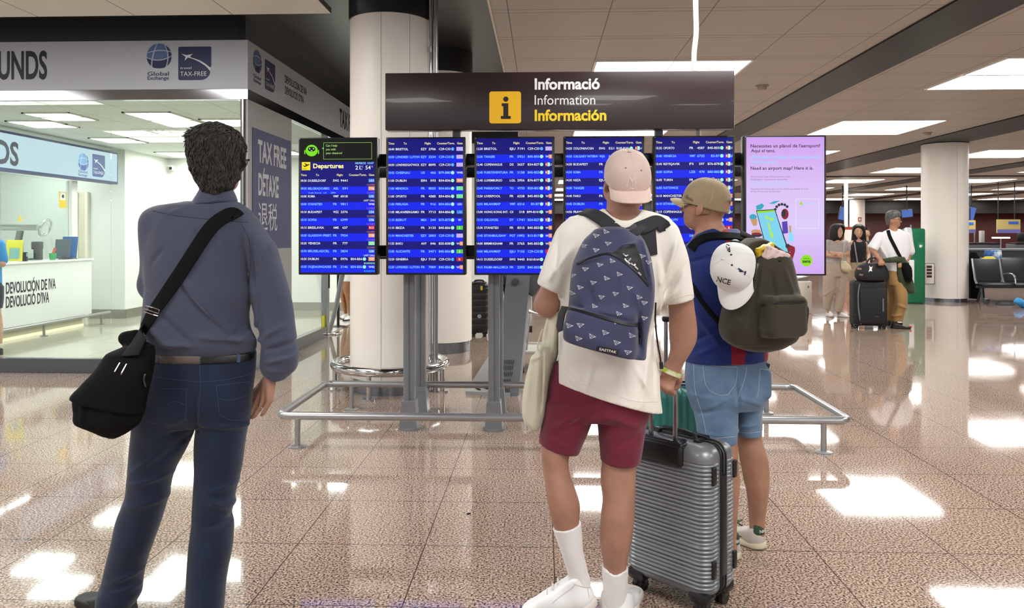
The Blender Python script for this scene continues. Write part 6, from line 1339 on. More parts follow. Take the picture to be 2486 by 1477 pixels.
# ======================================================= man in the striped football shirt
def man_jersey():
    F = Fig(3.60); q = F.q
    b0 = q(1810, 1340, 0); root = thing('person', (b0.x, b0.y, 0), 'man in blue and red striped shirt, denim shorts and tan cap, looking left', 'person')
    SK = skin('skin_light_tan', 'ac806a')
    yaw = math.radians(32)   # he stands turned to the left
    JB = cloth('jersey_blue', '14286a', 0.7, stripes=((math.cos(yaw)*1.0, math.sin(yaw)*1.0, 0), 0.165, '86142a', 0.32, 0.130))
    DN = cloth('denim_light', '546d8a', 0.85, '6c86a3', scale=260, bump=0.4)
    torso = [(556, 1712, 1790, .02, .06), (568, 1696, 1806, .01, .08), (580, 1680, 1826, 0, .10), (600, 1667, 1845, 0, .12), (640, 1662, 1852, 0, .13), (700, 1664, 1857, 0, .135), (760, 1666, 1861, 0, .135), (820, 1665, 1863, 0, .132), (860, 1664, 1862, 0, .135), (890, 1664, 1861, 0, .138)]
    Rl = [(1030, 1786, 1850, .03, .065), (1065, 1790, 1849, .03, .062), (1119, 1797, 1864, .02, .062), (1166, 1806, 1867, .015, .064), (1194, 1813, 1865, .015, .06), (1227, 1817, 1861, .02, .05), (1263, 1819, 1857, .03, .042), (1290, 1820, 1856, .03, .042), (1310, 1818, 1854, .03, .045)]
    Ll = [(1030, 1706, 1790, -.06, .07), (1072, 1712, 1789, -.07, .068), (1119, 1722, 1791, -.08, .066), (1173, 1730, 1795, -.09, .066), (1227, 1742, 1791, -.1, .055), (1290, 1752, 1788, -.1, .044), (1330, 1754, 1790, -.1, .045)]
    sd = S(); sd.loft(F.rows([(r[0]+8, r[1]+14, r[2]-14, r[3], r[4]-.025) for r in torso]), 0.03)
    sd.loft(F.rows([(860, 1680, 1845, 0, .10), (960, 1690, 1845, 0, .10)]), 0.03)
    sd.loft(F.rows([(940, 1690, 1785, -.03, .08)]+Ll), 0.03); sd.loft(F.rows([(940, 1792, 1845, .02, .08)]+Rl), 0.03)
    F.ch(sd, [(1838, 1308, .03), (1815, 1300, .16)], [.032, .03], 0.02); F.ch(sd, [(1775, 1338, -.1), (1770, 1330, .02)], [.032, .03], 0.02)
    fd = (-0.84, 0.54, 0.13); hc = q(1712, 496, .01); P = head(sd, hc, fd, 1.0)
    sd.loft(F.rows([(515, 1690, 1752, .01, .055), (540, 1692, 1753, .01, .056), (562, 1690, 1768, .01, .066), (578, 1682, 1790, .01, .075)]), 0.02)
    F.ch(sd, [(1690, 610, .03), (1668, 740, .10), (1672, 800, .30)], [.052, .044, .034], 0.03)
    for e in range(4): F.ch(sd, [(1672, 800, .3), (1660+e*7, 812, .38), (1660+e*7, 820, .42)], [.026, .010, .008], .008)
    F.ch(sd, [(1836, 620, .03), (1848, 760, .12), (1800, 800, .32)], [.052, .044, .034], 0.03)
    for e in range(4): F.ch(sd, [(1800, 800, .32), (1784+e*5, 806, .40), (1782+e*5, 814, .43)], [.026, .010, .008], .008)
    smesh('body', sd, SK, root, 0.005)
    face_parts(P, 1.0, root, M('hair_sandy', '6b4c34', 0.7))
    hr = S(); hr.ell(hc+Vector((0, 0.0, 0.008)), (0.083, 0.086, 0.10), None, 0.0)
    f_ = Vector(fd).normalized(); hr.cut(hc+f_*0.018, f_); hr.cut(hc+Vector((0, 0, -0.052)), (0, 0, -1)); hr.cut(hc+Vector((0, 0, 0.06)), (0, 0, 1))
    s_, ff, uu_ = frame3(fd)
    for s2 in (-1, 1): hr.ell(P(s2*0.085, 0.0, -0.022), (.02, .026, .036), None, .004, 's')
    smesh('hair', hr, M('hair_shaved', '9a7358', 0.7, var=(60, '8a654c')), root, 0.005)
    g = MB()
    for s2 in (-1, 1):
        g.tube([P(s2*0.084, -0.02, -0.022), P(s2*0.083, 0.02, -0.008), P(s2*0.078, 0.07, -0.008), P(s2*0.060, 0.100, -0.009)], 0.0022, 6)
        g.tube([P(s2*0.033+0.026*math.cos(t), 0.104-0.010*abs(math.cos(t))*(1 if s2*math.cos(t) > 0 else 0), -0.020+0.018*math.sin(t)) for t in [6.2832*i/18 for i in range(18)]], 0.0018, 6, closed=True)
    g.tube([P(-0.008, 0.11, -0.016), P(0.008, 0.11, -0.016)], 0.002, 6); g.build('glasses', BLACK, root)
    TN = cloth('cap_tan', '8d7d62', 0.85, scale=300, bump=0.2, col2='9a8a6e')
    co, cb = cap_hat(root, 'cap', q(1713, 497, .01), (-0.81, 0.50, 0.28), (0.25, -0.15, 1), (0.090, 0.112), TN, cloth('cap_tan_brim', 'a39273', 0.85, scale=300, bump=0.2), brim_len=0.058, droop=0.026, hgt=0.124, open_back=True)
    mb = MB(); decal_text(mb, cb, 'Spain', (1664, 479), (1681, 490), 7, 0.001, 0.02, D=3.5); mb.build('lettering', M('cap_ink', '3d3428', 0.7), co)
    # shirt
    sh = S(); sh.loft(F.rows(torso), 0.015)
    sh.loft(F.rows([(600, 1664, 1700, .02, .07), (660, 1652, 1700, .05, .08), (710, 1648, 1700, .08, .08)]), 0.03); sh.loft(F.rows([(596, 1815, 1852, .02, .07), (650, 1818, 1862, .05, .085), (710, 1822, 1868, .08, .085)]), 0.03)
    sh.ell(q(1724, 540, .0), (0.075, 0.085, 0.058), None, 0.006, 's')
    F.cutpx(sh, (1664, 880), (1861, 873), 'above', r=0.004)
    for a, b, am, w in (((1690, 760, -.12), (1760, 860, -.12), .007, .012), ((1680, 840, -.12), (1760, 790, -.12), -.006, .012), ((1670, 700, -.1), (1730, 740, -.12), .006, .012), ((1675, 640, -.1), (1740, 620, -.12), -.006, .012), ((1770, 860, -.12), (1850, 855, -.12), .006, .012), ((1690, 870, -.12), (1740, 840, -.12), .005, .01)): sh.fold(q(*a), q(*b), am, w)
    so, sb = smesh('shirt', sh, JB, root, 0.006)
    cl = S(); cl.loft(F.rows([(548, 1700, 1766, .01, .064), (560, 1694, 1776, .01, .074), (574, 1684, 1796, .01, .09), (582, 1680, 1806, .01, .098)]), 0); cl.ell(q(1722, 545, .0), (.062, .07, .03), None, 0, 's'); cl.cut(q(1724, 553), (0.45, 0, 0.9))
    clo, clb = smesh('collar', cl, cloth('jersey_collar', '0d2a5c', 0.7), so, 0.005)
    mb = MB(); strap_on(mb, clb, [(1763, 557), (1766, 566), (1772, 575)], 0.011, 0.002, 0.001, D=3.5); mb.build('trim', M('jersey_orange', 'c9672a', 0.6), clo)
    # shorts
    st = S(); st.loft(F.rows([(862, 1668, 1858, 0, .12), (885, 1665, 1862, 0, .125), (925, 1664, 1866, -.005, .132), (968, 1672, 1862, -.01, .13), (990, 1678, 1850, 0, .11)]), 0.03)
    st.loft(F.rows([(955, 1674, 1792, -.03, .11), (1000, 1684, 1791, -.04, .1), (1040, 1692, 1790, -.05, .095), (1076, 1697, 1788, -.06, .092)]), 0.015)
    st.loft(F.rows([(955, 1788, 1858, .01, .1), (1000, 1789, 1848, .02, .09), (1040, 1789, 1847, .02, .086), (1066, 1790, 1849, .02, .086)]), 0.015)
    st.rbox(q(1856, 930, -.05), (0.022, 0.05, 0.065), 0.018, None, 0.02)
    F.cutpx(st, (1696, 1069), (1787, 1067), 'above', r=0.004, xr=(1640, 1788.5)); F.cutpx(st, (1789, 1060), (1850, 1056), 'above', r=0.004, xr=(1788.5, 1900))
    for a, b, am, w in (((1788, 985, -.1), (1786, 920, -.12), -.010, .009), ((1780, 960, -.12), (1720, 990, -.12), .006, .01), ((1795, 965, -.12), (1850, 985, -.12), .006, .01), ((1690, 1010, -.12), (1760, 990, -.12), -.005, .01), ((1790, 1050, -.1), (1848, 1035, -.1), .005, .008), ((1700, 1055, -.12), (1785, 1055, -.12), .004, .006)): st.fold(q(*a), q(*b), am, w)
    sto, stb = smesh('shorts', st, DN, root, 0.0055)
    mb = MB()
    for pts in ([(1706, 884), (1712, 930), (1724, 950)], [(1706, 884), (1750, 890), (1790, 892)], [(1790, 892), (1786, 930), (1768, 958)], [(1724, 950), (1748, 960), (1768, 958)], [(1684, 884), (1688, 950), (1706, 1010), (1716, 1062)], [(1845, 896), (1842, 940), (1838, 966)], [(1845, 896), (1868, 900)], [(1814, 884), (1808, 920), (1790, 970)], [(1698, 1062), (1740, 1064), (1786, 1060)], [(1791, 1050), (1820, 1052), (1848, 1048)]): stitch(mb, stb, pts, 0.0011, 0.0006, D=3.5)
    mb.build('stitching', M('denim_thread', 'a9b7c8', 0.8), sto)
    mb = MB(); mb.rbox(q(1853, 892, -.05), (0.05, 0.02, 0.05), 0.005, 2, Matrix.Rotation(0.3, 3, 'Y')); mb.build('wallet', BLACK, sto)
    SG = M('sneaker_grey', 'b9b4aa', 0.6, bump=(60, .1, .001)); SL = M('sneaker_cream_sole', 'cfc6ae', 0.6); GRN = M('sneaker_green', '2c4434', 0.6)
    for (px, py, dy, dr) in ((1848, 1324, .0, (-0.62, 0.78)), (1786, 1354, -.12, (-0.55, 0.83))):
        hp = q(px, py, dy); hp.z = 0; r_, T, bv = shoe(root, hp, dr, 0.285, SG, SL, hgt=0.10)
        sd = S(); sd.cap((0, 0.024, 0.078), (0, 0.026, 0.098), 0.0365, 0.034, 0.02); sd.cut((0, 0.02, 0), (0, 1, 0)); sd.cut((0, 0.02, 0.066), (0, 0, -1)); sd.cut((0, 0, 0.112), (0, 0, 1)); hb, hbb = smesh('heel_tab', sd, GRN, r_, 0.004, 2, T)
        mb = MB(); L0, L1 = T @ Vector((-.030, -.03, .080)), T @ Vector((.030, -.03, .080)); v_, f_2 = tmesh('NIKE', 0.02, 2); W = v_[:, 0].max(); xs = []
        Ti = T.to_3x3()
        for p in v_:
            u = (p[0]/W-0.5); an = -math.pi/2+u*1.15; rr2 = 0.0378; xs.append(T @ Vector((rr2*math.cos(an), 0.025+rr2*math.sin(an), 0.079+0.013*p[1])))
        mb.add(xs, f_2); mb.build('lettering', M('shoe_letter', 'e8e6de', 0.5), hb)
        mb = MB(); mb.tube([T @ Vector(p) for p in ((-.040, .05, .05), (-.044, .09, .042), (-.043, .14, .055), (-.038, .17, .065))], [.002, .006, .005, .002], 6); mb.tube([T @ Vector(p) for p in ((.040, .05, .05), (.044, .09, .042), (.043, .14, .055), (.038, .17, .065))], [.002, .006, .005, .002], 6)
        for k in range(4): mb.tube([T @ Vector((-.022, .115+.022*k, .094-.008*k)), T @ Vector((.022, .12+.022*k, .094-.008*k))], .003, 6)
        mb.build('laces', GRN, r_)
    # ---- olive backpack
    c = q(1850, 715, -.22); bp = thing('backpack', (c.x, c.y, c.z), 'olive green backpack, half open at the top, on the man in the striped shirt', 'backpack')
    OL = cloth('pack_olive', '39352a', 0.8, scale=300, bump=0.3); R1 = [(578, 1812, 1850, -.15, .05), (588, 1800, 1868, -.16, .075), (602, 1790, 1890, -.18, .09), (620, 1783, 1914, -.20, .1), (650, 1777, 1924, -.21, .11), (690, 1768, 1932, -.21, .115), (720, 1763, 1940, -.21, .12), (760, 1754, 1944, -.21, .125), (800, 1748, 1940, -.21, .125), (825, 1757, 1928, -.20, .12), (842, 1782, 1900, -.19, .105), (850, 1806, 1872, -.18, .08)]
    b = S(); b.loft(F.rows(R1), 0.01, e=2.6)
    RR = RZ(0.42); b.rbox(q(1899, 768, -.33), (0.105, 0.055, 0.088), 0.035, RR, 0.015)
    b.ell(q(1865, 600, -.27), (0.10, 0.06, 0.045), RZ(0.4) @ Matrix.Rotation(-0.1, 3, 'Y'), 0.01, 's')
    for a_, b_, am, w in (((1790, 850, -.3), (1822, 740, -.32), .006, .007), ((1822, 740, -.32), (1835, 640, -.3), .006, .007), ((1850, 735, -.36), (1956, 732, -.36), -.007, .006), ((1846, 740, -.34), (1840, 820, -.34), -.006, .008), ((1850, 640, -.3), (1840, 720, -.32), .006, .009), ((1900, 650, -.3), (1925, 715, -.3), .006, .012), ((1770, 760, -.3), (1810, 800, -.3), .005, .012), ((1780, 840, -.3), (1870, 835, -.32), .005, .01), ((1870, 660, -.32), (1880, 725, -.32), -.005, .012)): b.fold(q(*a_), q(*b_), am, w)
    bo, bb = smesh('body', b, OL, bp, 0.0055)
    mb = MB(); strap_on(mb, bb, [(1848, 742), (1890, 738), (1930, 736), (1954, 733)], 0.010, 0.003, 0.001, D=3.2); strap_on(mb, bb, [(1840, 640), (1836, 660), (1833, 680)], 0.010, 0.003, 0.001, D=3.2); stitch(mb, bb, [(1838, 640), (1845, 626), (1862, 617), (1890, 613), (1915, 616)], 0.005, 0.002, D=3.2)
    mb.tube(catmull([q(1955, 738, -.34), q(1962, 752, -.34), q(1960, 780, -.34), q(1957, 795, -.34), q(1954, 775, -.34), q(1956, 750, -.34)], 5), 0.0028, 6); mb.build('zip', BLACK, bp)
    PKB = M('strap_black', '151518')
    mb = MB(); strap_on(mb, sb, [(1826, 590), (1800, 580), (1760, 576), (1720, 578), (1692, 590), (1680, 606)], 0.045, 0.010, 0.004, D=3.45); mb.build('shoulder_strap', PKB, bp)
    mb = MB(); strap_on(mb, sb, [(1796, 572), (1808, 577), (1826, 588), (1840, 598)], 0.05, 0.010, 0.006, D=3.45); mb.build('shoulder_strap', PKB, bp)
    mb = MB(); strap_on(mb, sb, [(1680, 690), (1700, 725), (1730, 765), (1755, 790)], 0.022, 0.004, 0.002, D=3.45); mb.build('lower_strap', PKB, bp)
    for nm, lab, cl_, px, py, dz, sz, rot in (('snack_packet', 'yellow packet sticking out of the olive backpack', M('packet_yellow', 'd9b82a', 0.35, bump=(45, 0.8, 0.006)), 1857, 612, -.255, (.085, .022, .062), (-.3, .35)), ('paper_packet', 'pale pink paper packet in the open olive backpack', M('packet_pink', 'dcc4c2', 0.5, bump=(45, 0.8, 0.006)), 1884, 622, -.285, (.115, .028, .052), (.35, .15))):
        t = thing(nm, q(px, py, dz), lab, 'packet'); s = S(); s.rbox(q(px, py, dz), [v/2 for v in sz], 0.007, RZ(.35) @ Matrix.Rotation(rot[0], 3, 'Y') @ Matrix.Rotation(rot[1], 3, 'X'), 0); rng = np.random.RandomState(py); w4 = [(rng.uniform(-130, 130, 3), rng.uniform(0, 6)) for _ in range(7)]
        s.disp = lambda x, y, z: sum(np.abs(np.sin(a[0]*x+a[1]*y+a[2]*z+p))-.5 for a, p in w4)*0.0022
        smesh('wrapper', s, cl_, t, 0.003, 1)
    # ---- white cap clipped to the pack
    cc = q(1776, 668, -.31); ht = thing('cap', (cc.x, cc.y, cc.z), 'white baseball cap clipped to the side of the olive backpack', 'cap')
    WC = cloth('cap_white', 'e2e2e2', 0.8, scale=300, bump=0.15)
    bdir = Vector((-0.20, -0.28, -0.94)); ud = Vector((-0.62, -0.74, 0.22)); ud = (ud-bdir.normalized()*ud.dot(bdir.normalized())).normalized()
    ho, hb = cap_hat(ht, 'crown', cc+Vector((0.012, 0.0, 0.03)), bdir, ud, (0.090, 0.105), WC, brim_len=0.072, droop=0.028, hgt=0.112, open_back=True)
    cw = cc+Vector((0.012, 0.0, 0.03)); bn_ = bdir.normalized(); s = S(); s.ell(cw-bn_*0.085+ud*0.022, (.034, .030, .034), None, 0); smesh('strap_fill', s, BLACK, ho, .004)  # black filler shape added for the bag strap in the cap's dark gap
    mb = MB(); decal_text(mb, hb, 'NCE', (1739, 683), (1772, 692), 12, 0.001, 0.02, D=3.2)
    for pts in ([(1763, 598), (1768, 606), (1772, 602)], [(1766, 608), (1772, 612), (1770, 602)], [(1764, 594), (1771, 597)]): stitch(mb, hb, pts, 0.0022, 0.0006, D=3.2)
    mb.build('lettering', BLACK, ho)
    mb = MB()
    for pts in ([(1792, 652), (1798, 656), (1804, 660)], [(1794, 658), (1800, 660)], [(1806, 662), (1810, 660), (1807, 668)]): stitch(mb, hb, pts, 0.0032, 0.0006, D=3.2)
    mb.build('emblem', NAVY, ho)
    mb = MB()
    for x, y in ((1775, 619), (1777, 644)): p, n = hit(hb, x, y, 0.0008, 3.2); mb.tube([p, p+n*0.0015], [0.0045, 0.0035], 10)
    mb.build('eyelets', BLACK, ho)
man_jersey()
# ======================================================= smaller figures
def build_figure(F, root, parts, h):
    out = {}
    for nm, mt, ops in parts:
        s = S(); Pq = None
        for op in ops:
            if op[0] == 'loft': s.loft(F.rows(op[1]), 0.02)
            elif op[0] == 'chain': F.ch(s, op[1], op[2], 0.015)
            elif op[0] == 'ell': s.ell(F.q(*op[1]), op[2], None, 0.02)
            elif op[0] == 'sub': s.ell(F.q(*op[1]), op[2], None, 0.006, 's')
            elif op[0] == 'head': Pq = head(s, F.q(*op[1]), op[2], op[3])
            elif op[0] == 'cut': F.cutpx(s, op[1], op[2], op[3], r=0.003, xr=op[4] if len(op) > 4 else None)
            elif op[0] == 'fold': s.fold(F.q(*op[1]), F.q(*op[2]), op[3], op[4])
        o, bv = smesh(nm, s, mt, root, h); out[nm] = (o, bv, Pq)
        if Pq is not None: face_parts(Pq, ops[[o_[0] for o_ in ops].index('head')][3], root, M('hair_black', '141110', 0.5, spec=0.4, var=(60, '211c19')))
    return out
HB = M('hair_black', '141110', 0.5, spec=0.4, var=(60, '211c19'))
def hand_px(F, wr, pts, k=.02):
    return [('chain', [wr, p1, p2], [.022, .010, .008]) for p1, p2 in pts]
# --- man in white shirt with the black suitcase
F = Fig(12.15); b = F.q(2180, 797, 0)
r4 = thing('person', (b.x, b.y, 0), 'grey-haired man in white short-sleeved shirt and tan trousers leaning on luggage', 'person')
SK2 = skin('skin_warm', 'b07f62'); WSH = cloth('shirt_white2', 'e0dde0', 0.85); TAN = cloth('trousers_tan', 'a07d4c', 0.85, bump=0.2)
o4 = build_figure(F, r4, [
 ('body', SK2, [('loft', [(560, 2150, 2185, 0, .08), (600, 2142, 2196, 0, .1), (660, 2156, 2178, 0, .09)]), ('head', (2169, 534, 0), (0.80, -0.58, 0.02), 1.02), ('chain', [(2169, 548, 0), (2170, 562, 0)], [.056, .065]),
   ('chain', [(2134, 580, 0), (2119, 608, -.05), (2137, 632, -.18)], [.055, .043, .032]), *[('chain', [(2137, 632, -.18), (2134+4*e, 640, -.22), (2133+4*e, 645, -.22)], [.026, .011, .009]) for e in range(4)], ('chain', [(2140, 632, -.18), (2147, 638, -.2), (2148, 644, -.2)], [.018, .011, .009]),
   ('chain', [(2198, 580, .05), (2206, 622, .05), (2196, 640, -.12)], [.052, .043, .032]), *[('chain', [(2196, 640, -.12), (2186, 640+3*e, -.17), (2180, 641+3*e, -.17)], [.024, .010, .008]) for e in range(4)],
   ('loft', [(655, 2160, 2184, 0, .09), (700, 2174, 2194, -.06, .06), (745, 2179, 2193, -.06, .05), (778, 2171, 2183, 0, .04)]), ('loft', [(655, 2160, 2172, .05, .08), (700, 2160, 2172, .12, .06), (775, 2156, 2163, .42, .04)])]),
 ('hair', HB if False else M('hair_grey', '4a4a4c', 0.6, var=(50, '66666a')), [('loft', [(511, 2160, 2178, 0, .06), (517, 2152, 2185, 0, .095), (526, 2150, 2185, .01, .10), (536, 2151, 2176, .03, .09), (547, 2153, 2167, .045, .06)]), ('sub', (2182, 540, -.07), (.080, .10, .078)), ('sub', (2163, 543, -.10), (.030, .05, .04))]),
 ('shirt', WSH, [('loft', [(556, 2158, 2184, 0, .06), (562, 2146, 2196, 0, .09), (570, 2135, 2203, 0, .11), (585, 2130, 2207, 0, .125), (610, 2131, 2209, 0, .13), (635, 2147, 2200, 0, .135), (668, 2150, 2192, 0, .13)]), ('chain', [(2136, 575, 0), (2118, 604, -.04)], [.075, .082]), ('chain', [(2202, 575, .03), (2208, 610, .04)], [.07, .078]), ('cut', (2150, 657), (2185, 662), 'above', (2120, 2230)), ('cut', (2102, 598), (2126, 612), 'above', (2080, 2128)), ('sub', (2172, 554, -.06), (.06, .1, .05)), ('fold', (2140, 600, -.1), (2165, 650, -.1), .01, .02), ('fold', (2190, 600, -.1), (2170, 640, -.1), .01, .02)]),
 ('trousers', TAN, [('loft', [(650, 2152, 2184, 0, .12), (675, 2150, 2190, 0, .125), (692, 2152, 2194, 0, .11)]), ('loft', [(685, 2168, 2198, -.05, .1), (720, 2174, 2202, -.08, .09), (745, 2174, 2200, -.06, .085), (768, 2166, 2194, -.02, .085), (781, 2163, 2190, 0, .09)]), ('loft', [(685, 2152, 2176, .05, .1), (720, 2156, 2176, .15, .085), (760, 2152, 2168, .35, .075), (778, 2152, 2166, .45, .075)]), ('fold', (2176, 740, -.1), (2200, 750, -.1), .012, .02), ('fold', (2166, 770, -.1), (2190, 765, -.1), .012, .02)]),
], 0.011)
mb = MB()
for s2 in (-1, 1):
    Pq = o4['body'][2]; mb.tube([Pq(s2*0.036+0.026*math.cos(t), 0.105, -0.008+0.018*math.sin(t)) for t in [6.2832*i/14 for i in range(14)]], 0.002, 5, closed=True); mb.tube([Pq(s2*0.08, 0, 0), Pq(s2*0.06, 0.1, 0)], 0.002, 5)
mb.build('glasses', BLACK, r4)
SB2 = M('shoe_black', '17181b'); hp = F.q(2164, 796, -.0); hp.z = 0; r_, T, _ = shoe(r4, hp, (0.92, -0.25), 0.29, SB2, M('sole_black', '0c0c0d')); mb = MB(); mb.rbox(T @ Vector((0, .262, .03)), (.05, .05, .04), .015, 2); mb.build('toe_cap', M('red_toe', 'c2402c', .5), r_)
hp = F.q(2156, 782, .42); hp.z = 0; shoe(r4, hp, (0.8, 0.3), 0.29, SB2, M('sole_black', '0c0c0d'))
mb = MB(); strap_on(mb, o4['shirt'][1], [(2156, 560), (2160, 575), (2170, 595), (2184, 622), (2196, 645)], 0.05, 0.006, 0.003, D=12); 
c = F.q(2200, 660, -.15); sb_ = thing('shoulder_bag', (c.x, c.y, c.z), 'small black bag with an olive jacket draped over it on the grey-haired man', 'bag')
mb.build('strap', M('strap_black', '151518'), sb_)
s = S(); s.loft(F.rows([(638, 2188, 2204, -.16, .05), (650, 2190, 2212, -.18, .07), (670, 2194, 2214, -.18, .07), (684, 2198, 2213, -.18, .05)]), .02); smesh('body', s, M('bag_black', '121214'), sb_, .011)
c = F.q(2195, 670, -.1); jk = thing('jacket', (c.x, c.y, c.z), 'olive jacket hanging from the arm of the grey-haired man', 'jacket')
s = S(); s.loft(F.rows([(624, 2174, 2196, -.12, .06), (645, 2176, 2206, -.12, .07), (670, 2176, 2212, -.11, .07), (695, 2184, 2220, -.11, .06), (708, 2200, 2222, -.11, .05), (714, 2208, 2219, -.11, .03)]), .02); F.ch(s, [(2140, 634, -.16), (2160, 632, -.2), (2178, 630, -.14)], [.035, .04, .05]); s.fold(F.q(2185, 640, -.15), F.q(2205, 700, -.15), -.02, .02); smesh('cloth', s, cloth('jacket_olive', '38422c', .9), jk, .011)
# black suitcase and the bag on it
F = Fig(12.0); c = F.q(2117, 800, 0)
sc2 = thing('suitcase', (c.x, c.y+.1, 0), 'black soft suitcase with grey piping in front of the grey-haired man', 'suitcase', rz=-0.12)
BKF = M('luggage_black', '131317', 0.7, bump=(200, .3, .001)); mb = MB(); mb.rbox((0, .06, .40), (.50, .30, .70), .05, 4); mb.build('shell', BKF, sc2, 40, world=False)
mb = MB(); mb.rbox((.03, -.10, .36), (.40, .05, .55), .02, 3); mb.build('front_pocket', BKF, sc2, 40, world=False)
mb = MB()
mb.tube(catmull([(-.17, -.105, .70), (-.19, -.11, .55), (-.185, -.11, .3), (-.15, -.105, .08)], 6), .012, 8); mb.tube([(.165, -.13, .48), (.165, -.13, .28)], .012, 8); mb.tube([(-.24, -.08, .22), (.1, -.13, .20)], .003, 6); mb.build('piping', M('piping_grey', '6a6a70', .5), sc2, 40, world=False)
for x in (-.2, .2):
    for y in (-.04, .16): wheel(sc2, x, y, .055)
c = F.q(2115, 682, -.0); df = thing('travel_bag', (c.x, c.y, c.z), 'black holdall with a white tag resting on top of the black suitcase', 'bag')
s = S(); s.loft(F.rows([(639, 2096, 2138, .1, .08), (645, 2086, 2148, .1, .12), (658, 2078, 2154, .1, .14), (672, 2077, 2156, .1, .14), (681, 2082, 2154, .1, .13)]), .02, e=2.6); o, bvd = smesh('body', s, BKF, df, .011)
mb = MB(); decal_poly(mb, bvd, [(2110, 646), (2114, 650), (2118, 647), (2116, 654), (2117, 660), (2113, 658), (2108, 661), (2111, 653)], .006, D=12); mb.build('tag', WHITE, df); mb = MB(); mb.tube(catmull([F.q(2104, 640, .02), F.q(2112, 628, .02), F.q(2128, 628, .02), F.q(2138, 640, .02)], 6), .012, 8); mb.build('handle', BKF, df)
mb = MB(); decal_poly(mb, bvd, [(2082, 650), (2092, 652), (2092, 656), (2082, 655)], .005, D=12); decal_poly(mb, bvd, [(2086, 665), (2096, 666), (2095, 670), (2086, 669)], .005, D=12); mb.build('badge', M('badge_tan', '8a6a58', .6), df)
# --- two women
F = Fig(13.9); b = F.q(2030, 765, 0); SK3 = skin('skin_fair', 'd0a58a')
r5 = thing('person', (b.x, b.y, 0), 'woman in grey top and beige trousers with folded arms', 'person')
BE = cloth('trousers_beige', 'b3a190', .9); GT = cloth('top_grey', 'a8a19b', .9)
build_figure(F, r5, [
 ('body', SK3, [('loft', [(586, 2016, 2046, 0, .07), (640, 2012, 2048, 0, .1), (660, 2008, 2050, 0, .1)]), ('head', (2034, 562, 0), (0.55, -0.83, -0.12), .93), ('chain', [(2032, 574, 0), (2031, 588, 0)], [.045, .055]), ('chain', [(2008, 592, 0), (2006, 620, -.02), (2034, 622, -.17)], [.045, .04, .03]), ('chain', [(2054, 592, 0), (2058, 618, -.03), (2026, 616, -.19)], [.045, .038, .03]),
   *[('chain', [(2026, 616, -.19), (2018+e, 612+4*e, -.2), (2014+e, 613+4*e, -.19)], [.022, .010, .008]) for e in range(4)], *[('chain', [(2034, 622, -.17), (2042, 618+3*e, -.2), (2047, 619+3*e, -.19)], [.022, .010, .008]) for e in range(4)],
   ('loft', [(655, 2008, 2026, 0, .08), (700, 2008, 2022, 0, .06), (760, 2006, 2012, 0.02, .035)]), ('loft', [(655, 2036, 2050, 0, .08), (700, 2036, 2046, -.03, .06), (764, 2032, 2038, -.05, .035)])]),
 ('hair', HB, [('loft', [(543, 2026, 2044, 0, .06), (549, 2017, 2050, .01, .1), (562, 2014, 2050, .02, .11), (576, 2013, 2046, .03, .1), (588, 2013, 2040, .04, .08)]), ('sub', (2043, 565, -.07), (.07, .09, .11))]),
 ('top', GT, [('loft', [(583, 2014, 2046, 0, .07), (588, 2008, 2054, 0, .09), (600, 2005, 2058, 0, .11), (620, 2008, 2055, 0, .12), (640, 2005, 2056, 0, .12)]), ('chain', [(2010, 590, 0), (2007, 605, -.0)], [.06, .062]), ('chain', [(2052, 590, 0), (2057, 604, -.01)], [.06, .06]), ('sub', (2033, 583, -.06), (.08, .1, .05)), ('fold', (2015, 600, -.1), (2045, 610, -.1), .008, .015)]),
 ('trousers', BE, [('loft', [(632, 2007, 2054, 0, .115), (655, 2003, 2058, 0, .125), (672, 2002, 2058, 0, .11)]), ('loft', [(662, 1999, 2031, 0, .11), (700, 1998, 2030, 0, .09), (735, 1999, 2018, .02, .075), (752, 2001, 2016, .03, .07)]), ('loft', [(662, 2030, 2059, 0, .11), (700, 2030, 2054, -.03, .09), (735, 2026, 2050, -.05, .08), (757, 2024, 2044, -.05, .08)]), ('fold', (2000, 720, -.08), (2025, 700, -.08), .01, .015), ('fold', (2030, 690, -.1), (2050, 720, -.1), .008, .015)])], .011)
SWH = M('sneaker_white', 'e9e9ea'); SOL = M('sneaker_sole', 'd9cfc8')
for px, py, dy, dr in ((2009, 758, .10, (0.05, -1)), (2035, 764, -.0, (0.5, -0.86))): hp = F.q(px, py, dy); hp.z = 0; shoe(r5, hp, dr, .25, SWH, SOL)
c = F.q(2055, 645, -.12); hbg = thing('handbag', (c.x, c.y, c.z), 'cream handbag at the side of the woman in grey', 'handbag')
s = S(); s.loft(F.rows([(634, 2041, 2054, -.15, .03), (645, 2042, 2063, -.15, .05), (654, 2043, 2067, -.15, .06), (660, 2048, 2064, -.15, .04)]), .02); smesh('body', s, M('bag_cream', 'cfc3a2', .5), hbg, .008); mb = MB(); mb.tube(catmull([F.q(2043, 636, -.15), F.q(2048, 610, -.13), F.q(2050, 590, -.10)], 5), .008, 6); mb.tube(catmull([F.q(2058, 640, -.15), F.q(2064, 650, -.18), F.q(2066, 655, -.18)], 5), .006, 6); mb.build('strap', M('bag_cream', 'cfc3a2'), hbg)
F = Fig(14.3); b = F.q(2075, 763, 0)
r6 = thing('person', (b.x, b.y, 0), 'long-haired woman in black top and beige shorts', 'person')
